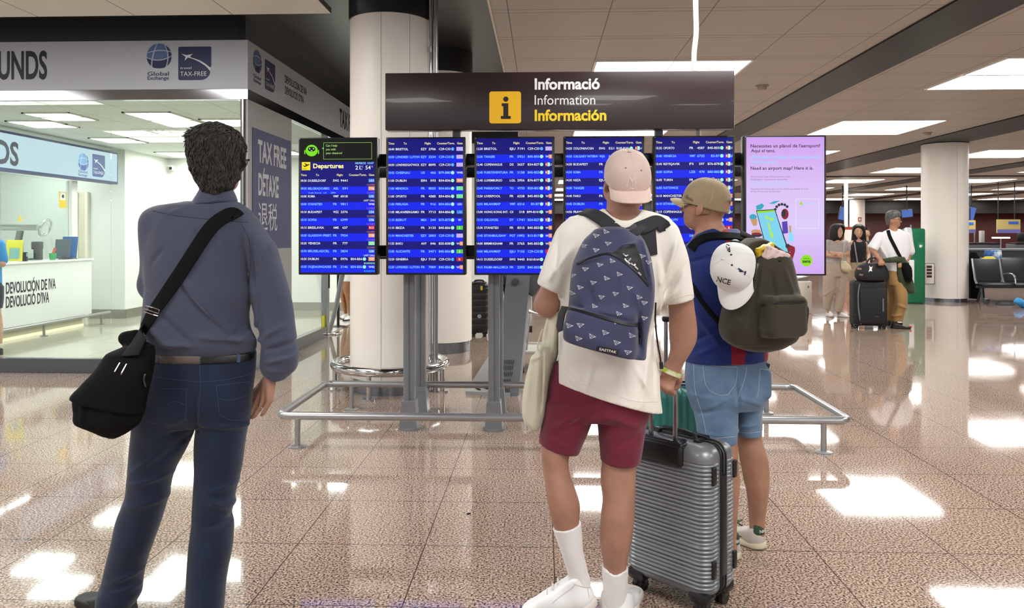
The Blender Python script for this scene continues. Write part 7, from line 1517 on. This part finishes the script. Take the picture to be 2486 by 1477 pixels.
build_figure(F, r6, [
 ('body', SK3, [('loft', [(584, 2066, 2096, 0, .07), (640, 2064, 2100, 0, .09), (660, 2060, 2102, 0, .1)]), ('head', (2084, 562, -.02), (-0.15, -0.98, -0.05), .95), ('chain', [(2084, 574, 0), (2084, 588, 0)], [.043, .055]), ('chain', [(2066, 592, 0), (2058, 620, .02), (2062, 645, -.05)], [.042, .036, .028]), ('chain', [(2100, 592, 0), (2108, 618, 0), (2108, 640, -.15)], [.042, .036, .028]),
   *[('chain', [(2108, 640, -.15), (2106+3*e, 648, -.18), (2105+3*e, 654, -.18)], [.022, .010, .008]) for e in range(4)], *[('chain', [(2062, 645, -.05), (2060+3*e, 655, -.06), (2061+3*e, 661, -.06)], [.022, .010, .008]) for e in range(4)],
   ('loft', [(655, 2058, 2078, 0, .09), (690, 2054, 2074, 0, .075), (715, 2054, 2068, .0, .062), (735, 2056, 2066, 0, .05), (752, 2058, 2067, 0, .042), (760, 2058, 2068, -.02, .045)]), ('loft', [(655, 2080, 2104, 0, .09), (690, 2082, 2102, 0, .075), (755, 2088, 2097, 0, .042), (760, 2088, 2098, -.02, .045)]), ('chain', [(2063, 761, 0), (2065, 764, -.14)], [.035, .03]), ('chain', [(2093, 761, 0), (2094, 764, -.14)], [.035, .03])]),
 ('hair', HB, [('loft', [(544, 2078, 2090, 0, .06), (550, 2071, 2098, 0, .1), (565, 2069, 2101, .02, .1), (585, 2067, 2103, .04, .08), (605, 2066, 2104, .05, .07), (625, 2068, 2100, .06, .05)]), ('sub', (2083, 567, -.09), (.075, .09, .105)), ('sub', (2084, 600, -.10), (.15, .10, .18))]),
 ('top', M('top_black', '17131a', .8), [('loft', [(581, 2070, 2076, 0, .05), (584, 2069, 2079, 0, .06), (590, 2066, 2082, 0, .08), (600, 2064, 2084, 0, .1)]), ('loft', [(581, 2092, 2098, 0, .05), (584, 2089, 2099, 0, .06), (590, 2084, 2101, 0, .08), (600, 2082, 2101, 0, .1)]), ('loft', [(588, 2070, 2098, 0, .08), (594, 2064, 2101, 0, .1), (605, 2062, 2102, 0, .115), (625, 2064, 2100, 0, .115), (638, 2062, 2102, 0, .12)])]),
 ('shorts', cloth('shorts_beige', 'a8937c', .9), [('loft', [(632, 2064, 2102, 0, .115), (650, 2058, 2106, 0, .13), (664, 2056, 2107, 0, .12)]), ('loft', [(655, 2055, 2081, 0, .12), (683, 2053, 2079, 0, .11)]), ('loft', [(655, 2081, 2107, 0, .12), (683, 2083, 2108, 0, .11)])])], .011)
mb = MB(); mb.tube([F.q(2074, 588, -.11), F.q(2078, 615, -.13), F.q(2082, 640, -.14)], .012, 6); mb.build('strap', M('strap_grey', '8a8d94', .7), r6)
for px in (2063, 2093): hp = F.q(px, 761, .06); hp.z = 0; shoe(r6, hp, (.1, -1), .25, M('sandal_dark', '2c2320', .6), M('sole_black', '0c0c0d'), hgt=.05, name='sandal')
# --- far person behind them
F = Fig(21.0); b = F.q(2106, 702, 0)
r7 = thing('person', (b.x, b.y, 0), 'dark-haired person far off between the woman in black and the man in white', 'person')
build_figure(F, r7, [('body', SK3, [('head', (2104, 568, 0), (.2, .97, 0), 1.0), ('chain', [(2104, 578, 0), (2104, 590, 0)], [.05, .06]), ('loft', [(588, 2092, 2118, 0, .08), (630, 2094, 2116, 0, .1)]), ('chain', [(2094, 592, 0), (2090, 630, 0)], [.045, .035]), ('chain', [(2116, 592, 0), (2120, 630, 0)], [.045, .035]), ('loft', [(625, 2094, 2105, 0, .08), (700, 2097, 2103, 0, .045)]), ('loft', [(625, 2106, 2117, 0, .08), (700, 2108, 2114, 0, .045)])]),
 ('hair', HB, [('ell', (2104, 565, .02), (.09, .1, .11)), ('ell', (2103, 556, .04), (.05, .05, .05))]), ('top', M('top_teal', '2f4a52', .8), [('loft', [(585, 2092, 2117, 0, .09), (600, 2090, 2119, 0, .12), (632, 2092, 2118, 0, .12)])]), ('trousers', M('trousers_dark', '1c1c22', .8), [('loft', [(628, 2092, 2118, 0, .12), (648, 2092, 2118, 0, .12)]), ('loft', [(640, 2092, 2105, 0, .1), (698, 2096, 2104, 0, .07)]), ('loft', [(640, 2106, 2118, 0, .1), (698, 2107, 2115, 0, .07)])])], .014)
# --- customer in blue at the left edge
pE = at(-22, 842, 9.3); F = Fig(9.35); b = F.q(-30, 842, 0)
r8 = thing('person', (b.x, b.y, 0), 'person in bright blue T-shirt standing at the shop counter, cut by the picture edge', 'person')
build_figure(F, r8, [('body', SK3, [('head', (-34, 545, 0), (-.9, .3, -.05), 1.0), ('chain', [(-32, 562, 0), (-31, 585, 0)], [.055, .065]), ('loft', [(585, -62, -2, 0, .09), (690, -56, -6, 0, .1)]), ('chain', [(-4, 598, 0), (4, 640, .0), (-16, 632, .28)], [.052, .044, .034]), ('chain', [(-60, 598, 0), (-66, 650, .0), (-50, 632, .28)], [.052, .044, .034]), *[('chain', [(-16, 632, .28), (-20+3*e, 630, .36), (-22+3*e, 634, .38)], [.024, .010, .008]) for e in range(4)],
   ('loft', [(680, -58, -32, 0, .1), (760, -54, -34, 0, .065), (838, -50, -38, 0, .045)]), ('loft', [(680, -30, -4, 0, .1), (740, -24, -2, 0, .07), (775, -18, 3, .0, .065), (800, -12, 5, 0, .055), (835, -8, 4, 0, .045)])]),
 ('hair', M('hair_brown', '3a2a20'), [('ell', (-32, 540, -.02), (.09, .11, .11))]), ('t_shirt', cloth('tee_blue', '2f8fd0', .8), [('loft', [(578, -50, -14, 0, .08), (592, -64, 2, 0, .11), (640, -62, 1, 0, .125), (690, -60, 2, 0, .125)]), ('chain', [(-4, 596, 0), (3, 630, .02)], [.075, .075]), ('chain', [(-60, 596, 0), (-66, 636, .02)], [.075, .075])]),
 ('shorts', cloth('shorts_navy', '1a2138', .8), [('loft', [(682, -61, 1, 0, .125), (705, -62, 3, 0, .125)]), ('loft', [(695, -62, -31, 0, .11), (745, -60, -32, 0, .095)]), ('loft', [(695, -30, 5, 0, .11), (728, -27, 5, 0, .1), (750, -25, 2, 0, .095)])])], .012)
for px, dy in ((-44, 0), (-2, 0)): hp = F.q(px, 842, .0); hp.z = 0; shoe(r8, hp, (-.62, .78), .26, M('shoe_black', '17181b'), M('sole_black', '0c0c0d'))
# --- person in white shorts behind the first screen
F = Fig(13.3); b = F.q(843, 778, 0)
r9 = thing('person', (b.x, b.y, 0), 'person in white shorts and sneakers behind the first screen, only legs showing', 'person')
TL = skin('skin_brown', 'a5714f')
build_figure(F, r9, [('body', TL, [('head', (846, 525, 0), (.3, .95, 0), 1.0), ('chain', [(846, 540, 0), (846, 556, 0)], [.05, .06]), ('loft', [(560, 826, 866, 0, .09), (640, 830, 862, 0, .1)]), ('chain', [(826, 565, 0), (822, 610, 0), (832, 640, -.1)], [.045, .04, .03]), ('chain', [(866, 565, 0), (870, 610, 0), (866, 645, -.1)], [.045, .04, .03]), ('loft', [(660, 823, 842, 0, .09), (690, 826, 842, 0, .08), (715, 826, 838, 0, .065), (735, 829, 841, 0, .06), (762, 835, 843, 0, .045)]), ('loft', [(660, 844, 866, -.05, .09), (690, 832, 856, -.05, .085), (712, 836, 852, -.05, .07), (735, 841, 855, -.05, .062), (766, 846, 854, -.05, .045)])]),
 ('hair', HB, [('ell', (845, 522, -.02), (.09, .1, .11))]), ('top', M('top_black', '17131a'), [('loft', [(556, 830, 862, 0, .08), (570, 820, 872, 0, .11), (640, 824, 868, 0, .12)])]), ('shorts', cloth('shorts_white', 'dcdad8', .9), [('loft', [(632, 824, 868, 0, .12), (655, 820, 872, 0, .13), (672, 820, 872, 0, .12)]), ('loft', [(660, 820, 845, 0, .12), (683, 820, 843, 0, .11)]), ('loft', [(660, 843, 872, -.03, .12), (683, 829, 872, -.03, .12)])])], .011)
for px, py, dr in ((838, 772, (-.5, .8)), (852, 777, (-.2, -.9))): hp = F.q(px, py, 0); hp.z = 0; shoe(r9, hp, dr, .26, SWH, M('sole_black', '0c0c0d'))
# --- person in black behind the stand post
F = Fig(10.6); b = F.q(1222, 828, 0)
r10 = thing('person', (b.x, b.y, 0), 'person in black mostly hidden behind the second pair of stand posts', 'person')
build_figure(F, r10, [('body', SK3, [('head', (1222, 510, 0), (.1, -.99, 0), 1.0), ('chain', [(1222, 525, 0), (1222, 545, 0)], [.05, .06]), ('loft', [(548, 1198, 1246, 0, .09), (660, 1202, 1242, 0, .1)]), ('chain', [(1200, 555, 0), (1194, 610, 0), (1200, 655, 0)], [.045, .04, .03]), ('chain', [(1244, 555, 0), (1250, 610, 0), (1244, 655, 0)], [.045, .04, .03]), ('loft', [(655, 1202, 1220, 0, .09), (815, 1208, 1216, 0, .045)]), ('loft', [(655, 1224, 1242, 0, .09), (815, 1228, 1238, 0, .045)])]),
 ('hair', HB, [('ell', (1222, 506, .02), (.09, .11, .11))]), ('top', M('top_black', '17131a'), [('loft', [(544, 1206, 1238, 0, .08), (560, 1194, 1250, 0, .11), (665, 1200, 1244, 0, .12)])]), ('trousers', M('trousers_black', '101014', .8), [('loft', [(655, 1200, 1244, 0, .12), (690, 1200, 1244, 0, .12)]), ('loft', [(680, 1200, 1222, 0, .1), (735, 1203, 1220, 0, .09), (810, 1204, 1219, 0, .075)]), ('loft', [(680, 1222, 1244, 0, .1), (735, 1224, 1240, 0, .09), (810, 1225, 1240, 0, .075)])])], .012)
for px in (1211, 1232): hp = F.q(px, 830, .05); hp.z = 0; shoe(r10, hp, (0, -1), .26, M('shoe_black', '17181b'), M('sole_black', '0c0c0d'))
# ---------------------------------------------------------------- things behind the screens
p = at(1163, 815, fD(815)); t = thing('suitcase', (p.x, p.y, 0), 'black quilted hard suitcase beside the second white pillar', 'suitcase', rz=0.1)
QB = M('case_black', '141416', 0.35, coat=0.3); ribbed_case(t, 0.26, 0.42, 0.72, 0.055, QB, 7, amp=0.006)
for x in (-.08, .08):
    for y in (-.15, .15): wheel(t, x, y, .055)
mb = MB(); mb.tube(catmull([(-.07, -.05, .77), (-.05, -.05, .80), (.05, -.05, .80), (.07, -.05, .77)], 5), .012, 8); mb.build('handle', BLACK, t, 40, world=False); MB().rbox((.03, -.211, .70), (.03, .01, .06), .004, 2).build('tag', M('tag_yellow', 'd8c24a', .5), t, 40, world=False)
MB().cyl((.0, -.213, .30), (.0, -.205, .30), .028, 20).build('badge', CHROME, t, 40, world=False)
# check-in kiosk seen from behind
p0 = at(1225, 962, fD(962)); D0 = fD(962)
k = thing('check_in_kiosk', (p0.x, p0.y, 0), 'leaning grey self check-in kiosk seen from behind, beside the cream sweatshirt', 'kiosk')
A = lambda px, py, dy=0: at(px, py, D0+dy)
KG = M('kiosk_grey', '6b6e74', 0.4, coat=0.1)
mb = MB(); a, b_, c_, d_ = A(1192, 962), A(1258, 962), A(1290, 640, .25), A(1234, 640, .25); e = Vector((0.02, 0.16, 0)); mb.prism([a, b_, c_, d_], e); mb.build('column', KG, k, 20)
mb = MB(); mb.rbox(A(1290, 652, .28), (0.34, 0.10, 0.42), 0.02, 3, Matrix.Rotation(0.62, 3, 'Y')); mb.build('screen_back', M('kiosk_grey_dark', '585b61', .4), k, 40)
mb = MB(); mb.rbox(A(1262, 560, .30), (0.46, 0.08, 0.50), 0.02, 3, Matrix.Rotation(-0.15, 3, 'X')); mb.build('screen', M('kiosk_grey_dark', '585b61'), k, 40)
mb = MB(); ax_ = (A(1290, 640, .25)-A(1258, 962)).normalized()
for r0, c0 in ((880, 1236), (894, 1234), (909, 1233), (926, 1229), (948, 1226)):
    for i in range(6):
        g0 = A(c0-10+4.2*i, r0-6 if r0 < 940 else r0-6, -.004+(.25*(962-r0)/322)); g1 = A(c0-12+4.2*i, r0+5, -.004+(.25*(962-r0-10)/322)); mb.tube([g0, g1], .0028, 6)
mb.build('vents', BLACK, k); mb = MB(); q_ = A(1251, 684, .20); n_ = Vector((0, -1, -.1)).normalized(); mb.tube([q_, q_+n_*.012], [.034, .03], 24); mb.build('lock', M('kiosk_lock', '4c4f54', .4), k)
mb = MB(); g = onZ(1130, 958, 0); mb.prism([(g[0], g[1], 0), (p0.x+.05, p0.y-.04, 0), (p0.x+.12, p0.y+.9, 0), (at(1188, 868, fD(868)).x, at(1188, 868, fD(868)).y, 0)], (0, 0, .03)); mb.build('base_plate', M('kiosk_base', '9b9c9c', .35), k, 20)
mb = MB(); 
for rr2 in (.16, .24): mb.tube([(p0.x-.04+rr2*math.cos(a1), p0.y+.25+rr2*math.sin(a1), .034) for a1 in [2.2+1.6*i/14 for i in range(15)]], .010, 6)
mb.build('cable_cover', BLACK, k)
# luggage trolley right of it
tr = thing('luggage_trolley', at(1290, 905, fD(905)), 'chrome luggage trolley frame behind the kiosk', 'trolley'); Dt = fD(905); B = lambda px, py, dy=0: at(px, py, Dt+dy)
MB().tube([B(1268, 902), B(1273, 830), B(1284, 700), B(1290, 655)], .018, 10).tube([B(1278, 860, .1), B(1290, 690, .1)], .012, 10).tube([B(1282, 756), B(1310, 764), B(1345, 764)], .016, 10).tube([B(1345, 900), B(1340, 764), B(1330, 655)], .016, 10).build('frame', CHROME, tr)
MB().rbox(B(1308, 848, .3), (.36, .5, .03), .01, 2).build('platform', M('trolley_plate', 'c9c7c2', .4), tr); MB().rbox(B(1302, 842, .6), (.40, .03, .10), .01, 2).build('bumper', M('trolley_plate', 'c9c7c2'), tr)
for px, py in ((1268, 902), (1345, 902)):
    c0 = B(px, py); MB().cyl((c0.x-.02, c0.y, .03), (c0.x+.02, c0.y, .03), .03).build('wheel', BLACK, tr)
c0 = B(1288, 800, .9); MB().cyl((c0.x-.02, c0.y, .35), (c0.x+.02, c0.y, .35), .04).build('brake', BLACK, tr)
# leaning chrome prop and queue post by the shop end
c0 = onZ(797, 812, 0); ps = thing('leaning_stand', (c0[0], c0[1], 0), 'slanting chrome stand on a flat foot at the end of the shop glass', 'stand'); D1 = fD(812)
MB().tube([at(800, 808, D1), at(818, 735, D1), at(836, 640, D1)], [.030, .036, .04], 12).build('strut', STEEL, ps); MB().rbox((c0[0]+.06, c0[1], .012), (.26, .18, .024), .01, 2).build('foot', CHROME, ps)
c0 = onZ(821, 795, 0); qp = thing('queue_post', (c0[0], c0[1], 0), 'thin black queue post on a round base beside the leaning stand', 'queue post')
MB().cyl((c0[0], c0[1], .01), (c0[0], c0[1], .98), .022).build('post', BLACK, qp); MB().lathe([(.16, 0), (.155, .012), (.03, .035)], (c0[0], c0[1], 0), 32).build('base', BLACK, qp); MB().cyl((c0[0], c0[1], .94), (c0[0], c0[1], 1.02), .032).build('head', BLACK, qp)
c0 = at(797, 690, 11.4); sp_ = thing('wall_sign', (c0.x, c0.y, c0.z), 'small black plate at the end of the shop glass', 'sign'); MB().b2((c0.x-.02, c0.y, c0.z-.06), (c0.x+.02, c0.y+.02, c0.z+.5)).build('plate', BLACK, sp_, 0); MB().b2((c0.x-.012, c0.y+.005, 0), (c0.x+.012, c0.y+.018, c0.z)).build('post', STEEL, sp_, 0)
yl_ = onX(786, 782, XS-.03); ys = thing('glass_sticker', (XS-.03, yl_[0], yl_[1]), 'yellow sticker low on the side glass of the shop', 'sticker'); MB().b2((XS-.032, yl_[0]-.09, yl_[1]-.09), (XS-.0315, yl_[0]+.06, yl_[1]+.09)).build('sheet', M('sticker_yellow', 'd8d62a', .5), ys, 0)
# ---------------------------------------------------------------- the right-hand background
p = at(2225, 738, fD(738)); gm = thing('vending_machine', (p.x, p.y, 0), 'green vending machine with white cup sign beside the white pillar', 'machine', rz=-0.12)
GRM = M('machine_green', '0f6b47', .4); mb = MB(); mb.rbox((0, .2, .80), (.36, .42, 1.6), .04, 3); mb.build('body', GRM, gm, 40, world=False)
MB().rbox((-.16, -.02, 1.42), (.16, .1, .42), .05, 3, Matrix.Rotation(-.3, 3, 'X')).build('hood', M('machine_clear', 'c4ccd0', .15), gm, 40, world=False)
mb = MB(); mb.b2((.02, -.013, 1.17), (.14, -.011, 1.30)); mb.build('cup_sign', M('machine_green2', '1c7d56', .5), gm, 0, world=False); mb = MB(); mb.prism([(.05, -.016, 1.25), (.10, -.016, 1.25), (.095, -.016, 1.205), (.085, -.016, 1.195), (.065, -.016, 1.195), (.055, -.016, 1.205)], (0, .003, 0)); mb.tube([(.10+.014*math.cos(a), -.016, 1.23+.014*math.sin(a)) for a in [-1.5+3*i/8 for i in range(9)]], .003, 6); mb.build('cup', WHITE, gm, 0, world=False)
MB().rbox((-.10, -.02, .68), (.10, .03, .50), .04, 3).build('slot_panel', M('machine_white', 'dfe3e2', .4), gm, 40, world=False); MB().b2((-.17, -.014, 1.05), (-.12, -.01, 1.12)).b2((-.17, -.014, .88), (-.13, -.01, .94)).build('labels', WHITE, gm, 0, world=False)
c0 = at(2262, 666, 16.75); c0.y = p3.y-0.395;  ib = thing('intercom_box', (c0.x, c0.y, c0.z), 'white box with four dark squares fixed to the white pillar', 'box'); 
MB().rbox((c0.x, c0.y-.0, c0.z), (.21, .08, .43), .012, 2).build('case', WHITE, ib); MB().rbox((c0.x+.02, c0.y+.02, c0.z), (.23, .07, .46), .012, 2).build('backplate', M('box_grey', '8a7f78', .5), ib)
mb = MB()
for i in range(4): mb.b2((c0.x-.055, c0.y-.044, c0.z+.13-.07*i), (c0.x+.055, c0.y-.040, c0.z+.18-.07*i))
mb.build('windows', M('box_dark_red', '4a1a1a', .3), ib, 0); MB().cyl((c0.x, c0.y+.02, .1), (c0.x, c0.y+.02, c0.z-.2), .012).build('conduit', WHITE, ib)
p = at(1949, 760, 14.4); wt_ = thing('cabinet', (p.x, p.y, 0), 'white freestanding cabinet below the lilac screen', 'cabinet'); MB().rbox((p.x, p.y+.18, .30), (.34, .36, .60), .015, 2).build('body', M('cabinet_white', 'd8d0c6', .4), wt_); MB().rbox((p.x, p.y+.18, .64), (.26, .28, .10), .02, 2).build('top', STEEL, wt_); MB().rbox((p.x+.10, p.y-.002, .50), (.03, .01, .04), .004, 2).build('lock', M('box_grey', '8a7f78'), wt_)
# black bench seats
SEAT = M('seat_black', '26282c', .35); ARM = M('arm_alu', 'c4c6c8', .25, metal=.8)
bx = at(2372, 738, fD(738)); D2 = fD(738)
bn = thing('bench', (bx.x, bx.y, 0), 'row of black airport seats with silver arms beside the white pillar', 'bench')
for i in range(3):
    x0 = bx.x+0.10+0.575*i; y0 = bx.y
    mb = MB(); mb.rbox((x0+.27, y0+.02, .42), (.53, .46, .06), .025, 3, Matrix.Rotation(.06, 3, 'X')); mb.build('seat', SEAT, bn)
    mb = MB(); mb.rbox((x0+.27, y0+.30, .70), (.53, .05, .50), .02, 3, Matrix.Rotation(-.22, 3, 'X')); mb.build('backrest', SEAT, bn)
for i in range(4):
    x0 = bx.x+0.10-0.02+0.575*i; y0 = bx.y
    mb = MB(); mb.tube([(x0, y0+.34, .95), (x0, y0+.30, .78), (x0+.0, y0+.22, .50), (x0, y0+.16, .42)], .022, 8); mb.build('back_arm', ARM, bn)
    if i: mb = MB(); mb.tube(catmull([(x0-.0, y0+.20, .62), (x0, y0-.02, .64), (x0, y0-.20, .60), (x0, y0-.24, .44)], 5), .018, 8); mb.build('armrest', ARM, bn)
mb = MB(); mb.b2((bx.x+.05, y0+.08, .33), (bx.x+1.8, y0+.14, .38)); mb.build('beam', SEAT, bn, 0)
for x0 in (bx.x+.15, bx.x+1.5):
    mb = MB(); mb.tube([(x0, y0+.11, .34), (x0-.02, y0+.02, .04), (x0-.05, y0-.22, .02)], .024, 8); mb.tube([(x0, y0+.11, .34), (x0+.02, y0+.3, .02)], .024, 8); mb.build('leg', M('leg_dark', '4a4c50', .35, metal=.6), bn)
b2n = clone(bn); b2n.location = (bx.x+.55, bx.y+.95, 0); b2n['label'] = 'second row of black seats backing onto the first bench'; b2n.rotation_euler = (0, 0, 0)
for o_, g_ in ((bn, 1), (b2n, 1)): o_['group'] = 'airport seat rows by the pillar'
def blob(name, label, cat, D, rows, mat, h=.012, part='body'):
    F = Fig(D); m_ = rows[len(rows)//2]; c = F.q((m_[1]+m_[2])/2, m_[0], m_[3]); t = thing(name, (c.x, c.y, c.z), label, cat); s = S(); s.loft(F.rows(rows), .02, e=2.4); smesh(part, s, mat, t, h); return t
blob('shopping_bag', 'blue shopping bag on the bench, left one', 'bag', 17.3, [(607, 2391, 2404, 0, .04), (618, 2390, 2406, 0, .07), (631, 2391, 2405, 0, .07)], M('bag_blue', '2a5fae', .5))
blob('shopping_bag', 'blue and white shopping bag on the bench, right one', 'bag', 17.4, [(607, 2405, 2430, 0, .05), (618, 2404, 2431, 0, .08), (631, 2408, 2430, 0, .08)], M('bag_blue2', '3a78c4', .5, var=(8, 'e4e8ee')))
blob('banana_bag', 'yellow bag on the back of the black seats', 'bag', 17.1, [(623, 2392, 2412, 0, .03), (628, 2384, 2416, 0, .06), (632, 2383, 2414, 0, .06)], M('bag_yellow', 'e8cf1c', .5))
blob('backpack', 'black backpack standing behind the end of the bench', 'backpack', 17.4, [(612, 2356, 2370, 0, .06), (625, 2350, 2376, 0, .12), (660, 2348, 2378, 0, .15), (700, 2350, 2378, 0, .15), (725, 2352, 2376, 0, .14)], M('bag_black', '121214'))
blob('bag', 'pink bag lying on the second black seat', 'bag', 16.9, [(674, 2470, 2490, 0, .05), (682, 2460, 2500, 0, .1), (690, 2462, 2500, 0, .1)], M('bag_pink', 'cfa39c', .6))
blob('bag', 'bright blue bag on the floor at the right edge', 'bag', 15.6, [(724, 2468, 2478, 0, .05), (734, 2462, 2492, 0, .09), (744, 2476, 2500, 0, .09), (749, 2484, 2500, 0, .06)], M('bag_cyan', '2d8fd0', .5))
blob('bag', 'dark holdall on the floor in front of the bench', 'bag', 16.2, [(733, 2424, 2450, 0, .05), (740, 2418, 2462, 0, .09), (746, 2420, 2464, 0, .08)], M('bag_slate', '2e3238', .6))
# far check-in desks
DESK = M('desk_grey', '55565a', .4); DESKB = M('desk_black', '1a1a1e', .4); DSC = M('desk_screen', '5f83d8', .3, emit=.7); CRM = M('panel_cream', 'b7a46a', .5); LIL = M('panel_lilac', '8f8ad2', .5, emit=.5)
for i in range(11):
    X0 = 4.0+2.6*i; Y0 = 33.0
    if X0 > 30: break
    t = thing('check_in_desk', (X0, Y0, 0), 'far check-in desk in front of the dark red wall', 'check-in desk', 'row of far check-in desks')
    MB().rbox((X0+1.0, Y0+.35, .55), (2.0, .7, 1.1), .03, 2).build('body', DESK, t); MB().b2((X0, Y0-.05, 1.1), (X0+2.0, Y0+.6, 1.15)).build('top', DESKB, t, 0)
    MB().rbox((X0+.5, Y0+.3, 1.38), (.5, .06, .36), .01, 2).build('monitor', DESKB, t); MB().rbox((X0+1.4, Y0+.3, 1.4), (.14, .2, .5), .02, 2).build('printer', M('printer_white', 'b8b6b4', .4), t); MB().cyl((X0+1.0, Y0+.1, 1.15), (X0+1.0, Y0+.1, 1.9), .03).build('post', STEEL, t)
for i in range(11):
    X0 = 4.6+2.6*i; Y0 = 32.6
    if X0 > 30: break
    t = thing('hanging_monitor', (X0, Y0, 2.2), 'lit blue monitor hanging on a rod over a far check-in desk', 'monitor', 'monitors over the far desks')
    R = Matrix.Rotation(.25 if i % 2 else -.1, 3, 'Y'); mb = MB(); mb.rbox((X0, Y0, 2.35), (.30, .06, .58) if i % 2 else (.48, .06, .34), .02, 2, R); mb.build('case', DESKB, t); mb = MB(); mb.box((X0, Y0-.033, 2.35), (.25, .01, .52) if i % 2 else (.43, .01, .29), R); mb.build('display', DSC, t, 0); MB().cyl((X0, Y0, 2.48), (X0, Y0, H), .025).build('rod', DESKB, t)
for i, (px0, px1, py0, py1) in enumerate(((2345, 2368, 535, 566), (2421, 2476, 533, 566))):
    D_ = 30.0; a = at(px0, py1, D_); b_ = at(px1, py0, D_)
    t = thing('advert_panel', (a.x, a.y, a.z), ['cream and lilac advert panel next to the right pillar, narrow one', 'cream and lilac advert panel above the black bench'][i], 'panel')
    MB().b2((a.x, a.y, a.z), (b_.x, a.y+.06, b_.z)).build('board', CRM, t, 0); MB().b2((a.x, a.y-.01, a.z), (b_.x, a.y-.001, a.z+.14)).build('lower_band', LIL, t, 0); MB().b2((b_.x-.45, a.y-.012, b_.z-.18), (b_.x-.08, a.y-.002, b_.z-.08)).build('logo_plate', M('plate_blue', '2f5fc0', .5), t, 0); MB().cyl((b_.x-.2, a.y+.03, b_.z), (b_.x-.2, a.y+.03, H), .02).cyl((a.x+.05, a.y+.03, b_.z), (a.x+.05, a.y+.03, H), .02).build('rods', DESKB, t)
# partition of counters running in from the right
t = thing('counter_row', (12, 24, 0), 'low dark counter row behind the black bench', 'counter'); MB().b2((10.5, 24, 0), (30, 24.5, 1.0)).build('front', M('counter_dark', '37373b', .35), t, 0); MB().b2((10.4, 23.95, 1.0), (30, 24.6, 1.05)).build('top', STEEL, t, 0)
for i in range(7):
    x = 11.4+1.3*i; lamp = thing('desk_lamp', (x, 24.3, 1.05), 'lit lamp head on the dark counter row', 'lamp', 'lamps on the dark counter row'); MB().rbox((x, 24.3, 1.38), (.5, .12, .05), .01, 2).build('head', M('lamp_lit', 'fff6ea', .5, emit=1.5), lamp); MB().cyl((x, 24.3, 1.05), (x, 24.3, 1.36), .02).build('post', STEEL, lamp)
# red and white notices on the slim pillar, white pole
c0 = at(2087, 533, 43.6); t = thing('notice', (c0.x, c0.y, c0.z), 'red square notice on the slim far pillar', 'notice'); MB().b2((c0.x-.09, c0.y-.02, c0.z-.12), (c0.x+.09, c0.y, c0.z+.12)).build('sheet', M('notice_red', 'b04a3c', .5), t, 0); MB().b2((c0.x-.04, c0.y-.025, c0.z-.06), (c0.x+.04, c0.y-.02, c0.z+.06)).build('symbol', WHITE, t, 0)
c0 = at(2054, 572, 30.0); t = thing('post', (c0.x, c0.y, 0), 'thin white floor-to-ceiling post behind the women', 'post'); MB().cyl((c0.x, c0.y, 0), (c0.x, c0.y, H), .07).build('shaft', PILLAR, t); MB().cyl((c0.x, c0.y, 0), (c0.x, c0.y, .06), .12).build('foot', STEEL, t)
c0 = at(2061, 575, 27); t = thing('sign_stand', (c0.x, c0.y, 0), 'red and white sign stand between the two women', 'sign'); MB().b2((c0.x-.2, c0.y, .2), (c0.x+.25, c0.y+.05, 1.75)).build('board', M('stand_red', 'a03a22', .5), t, 0); MB().b2((c0.x-.16, c0.y-.01, 1.2), (c0.x+.12, c0.y-.001, 1.65)).build('sheet', WHITE, t, 0); MB().b2((c0.x-.3, c0.y-.15, 0), (c0.x+.3, c0.y+.2, .2)).build('foot', M('stand_red', 'a03a22'), t, 0)
# ceiling speakers / detectors
for px, py, lab in ((1850, 208, 'small beige speaker in the ceiling beside the information sign'), (2252, 322, 'small beige speaker in the ceiling in front of the white pillar')):
    D_ = (H-CAM_H)*F_PX/(CY-py); c0 = at(px, py, D_); t = thing('ceiling_speaker', (c0.x, c0.y, H), lab, 'speaker'); MB().lathe([(.05, -.06), (.06, -.05), (.065, -.012), (.09, -.010), (.09, 0)], (c0.x, c0.y, H), 24).build('cone', M('speaker_beige', '9a8c7c', .5), t)
# dropped speck on the floor
c0 = onZ(1138, 1249, 0); t = thing('leaf_scrap', (c0[0], c0[1], 0), 'tiny dark scrap lying on the floor in the middle', 'scrap'); MB().rbox((c0[0], c0[1], .003), (.022, .010, .006), .002, 2, RZ(.4)).build('scrap', BLACK, t)
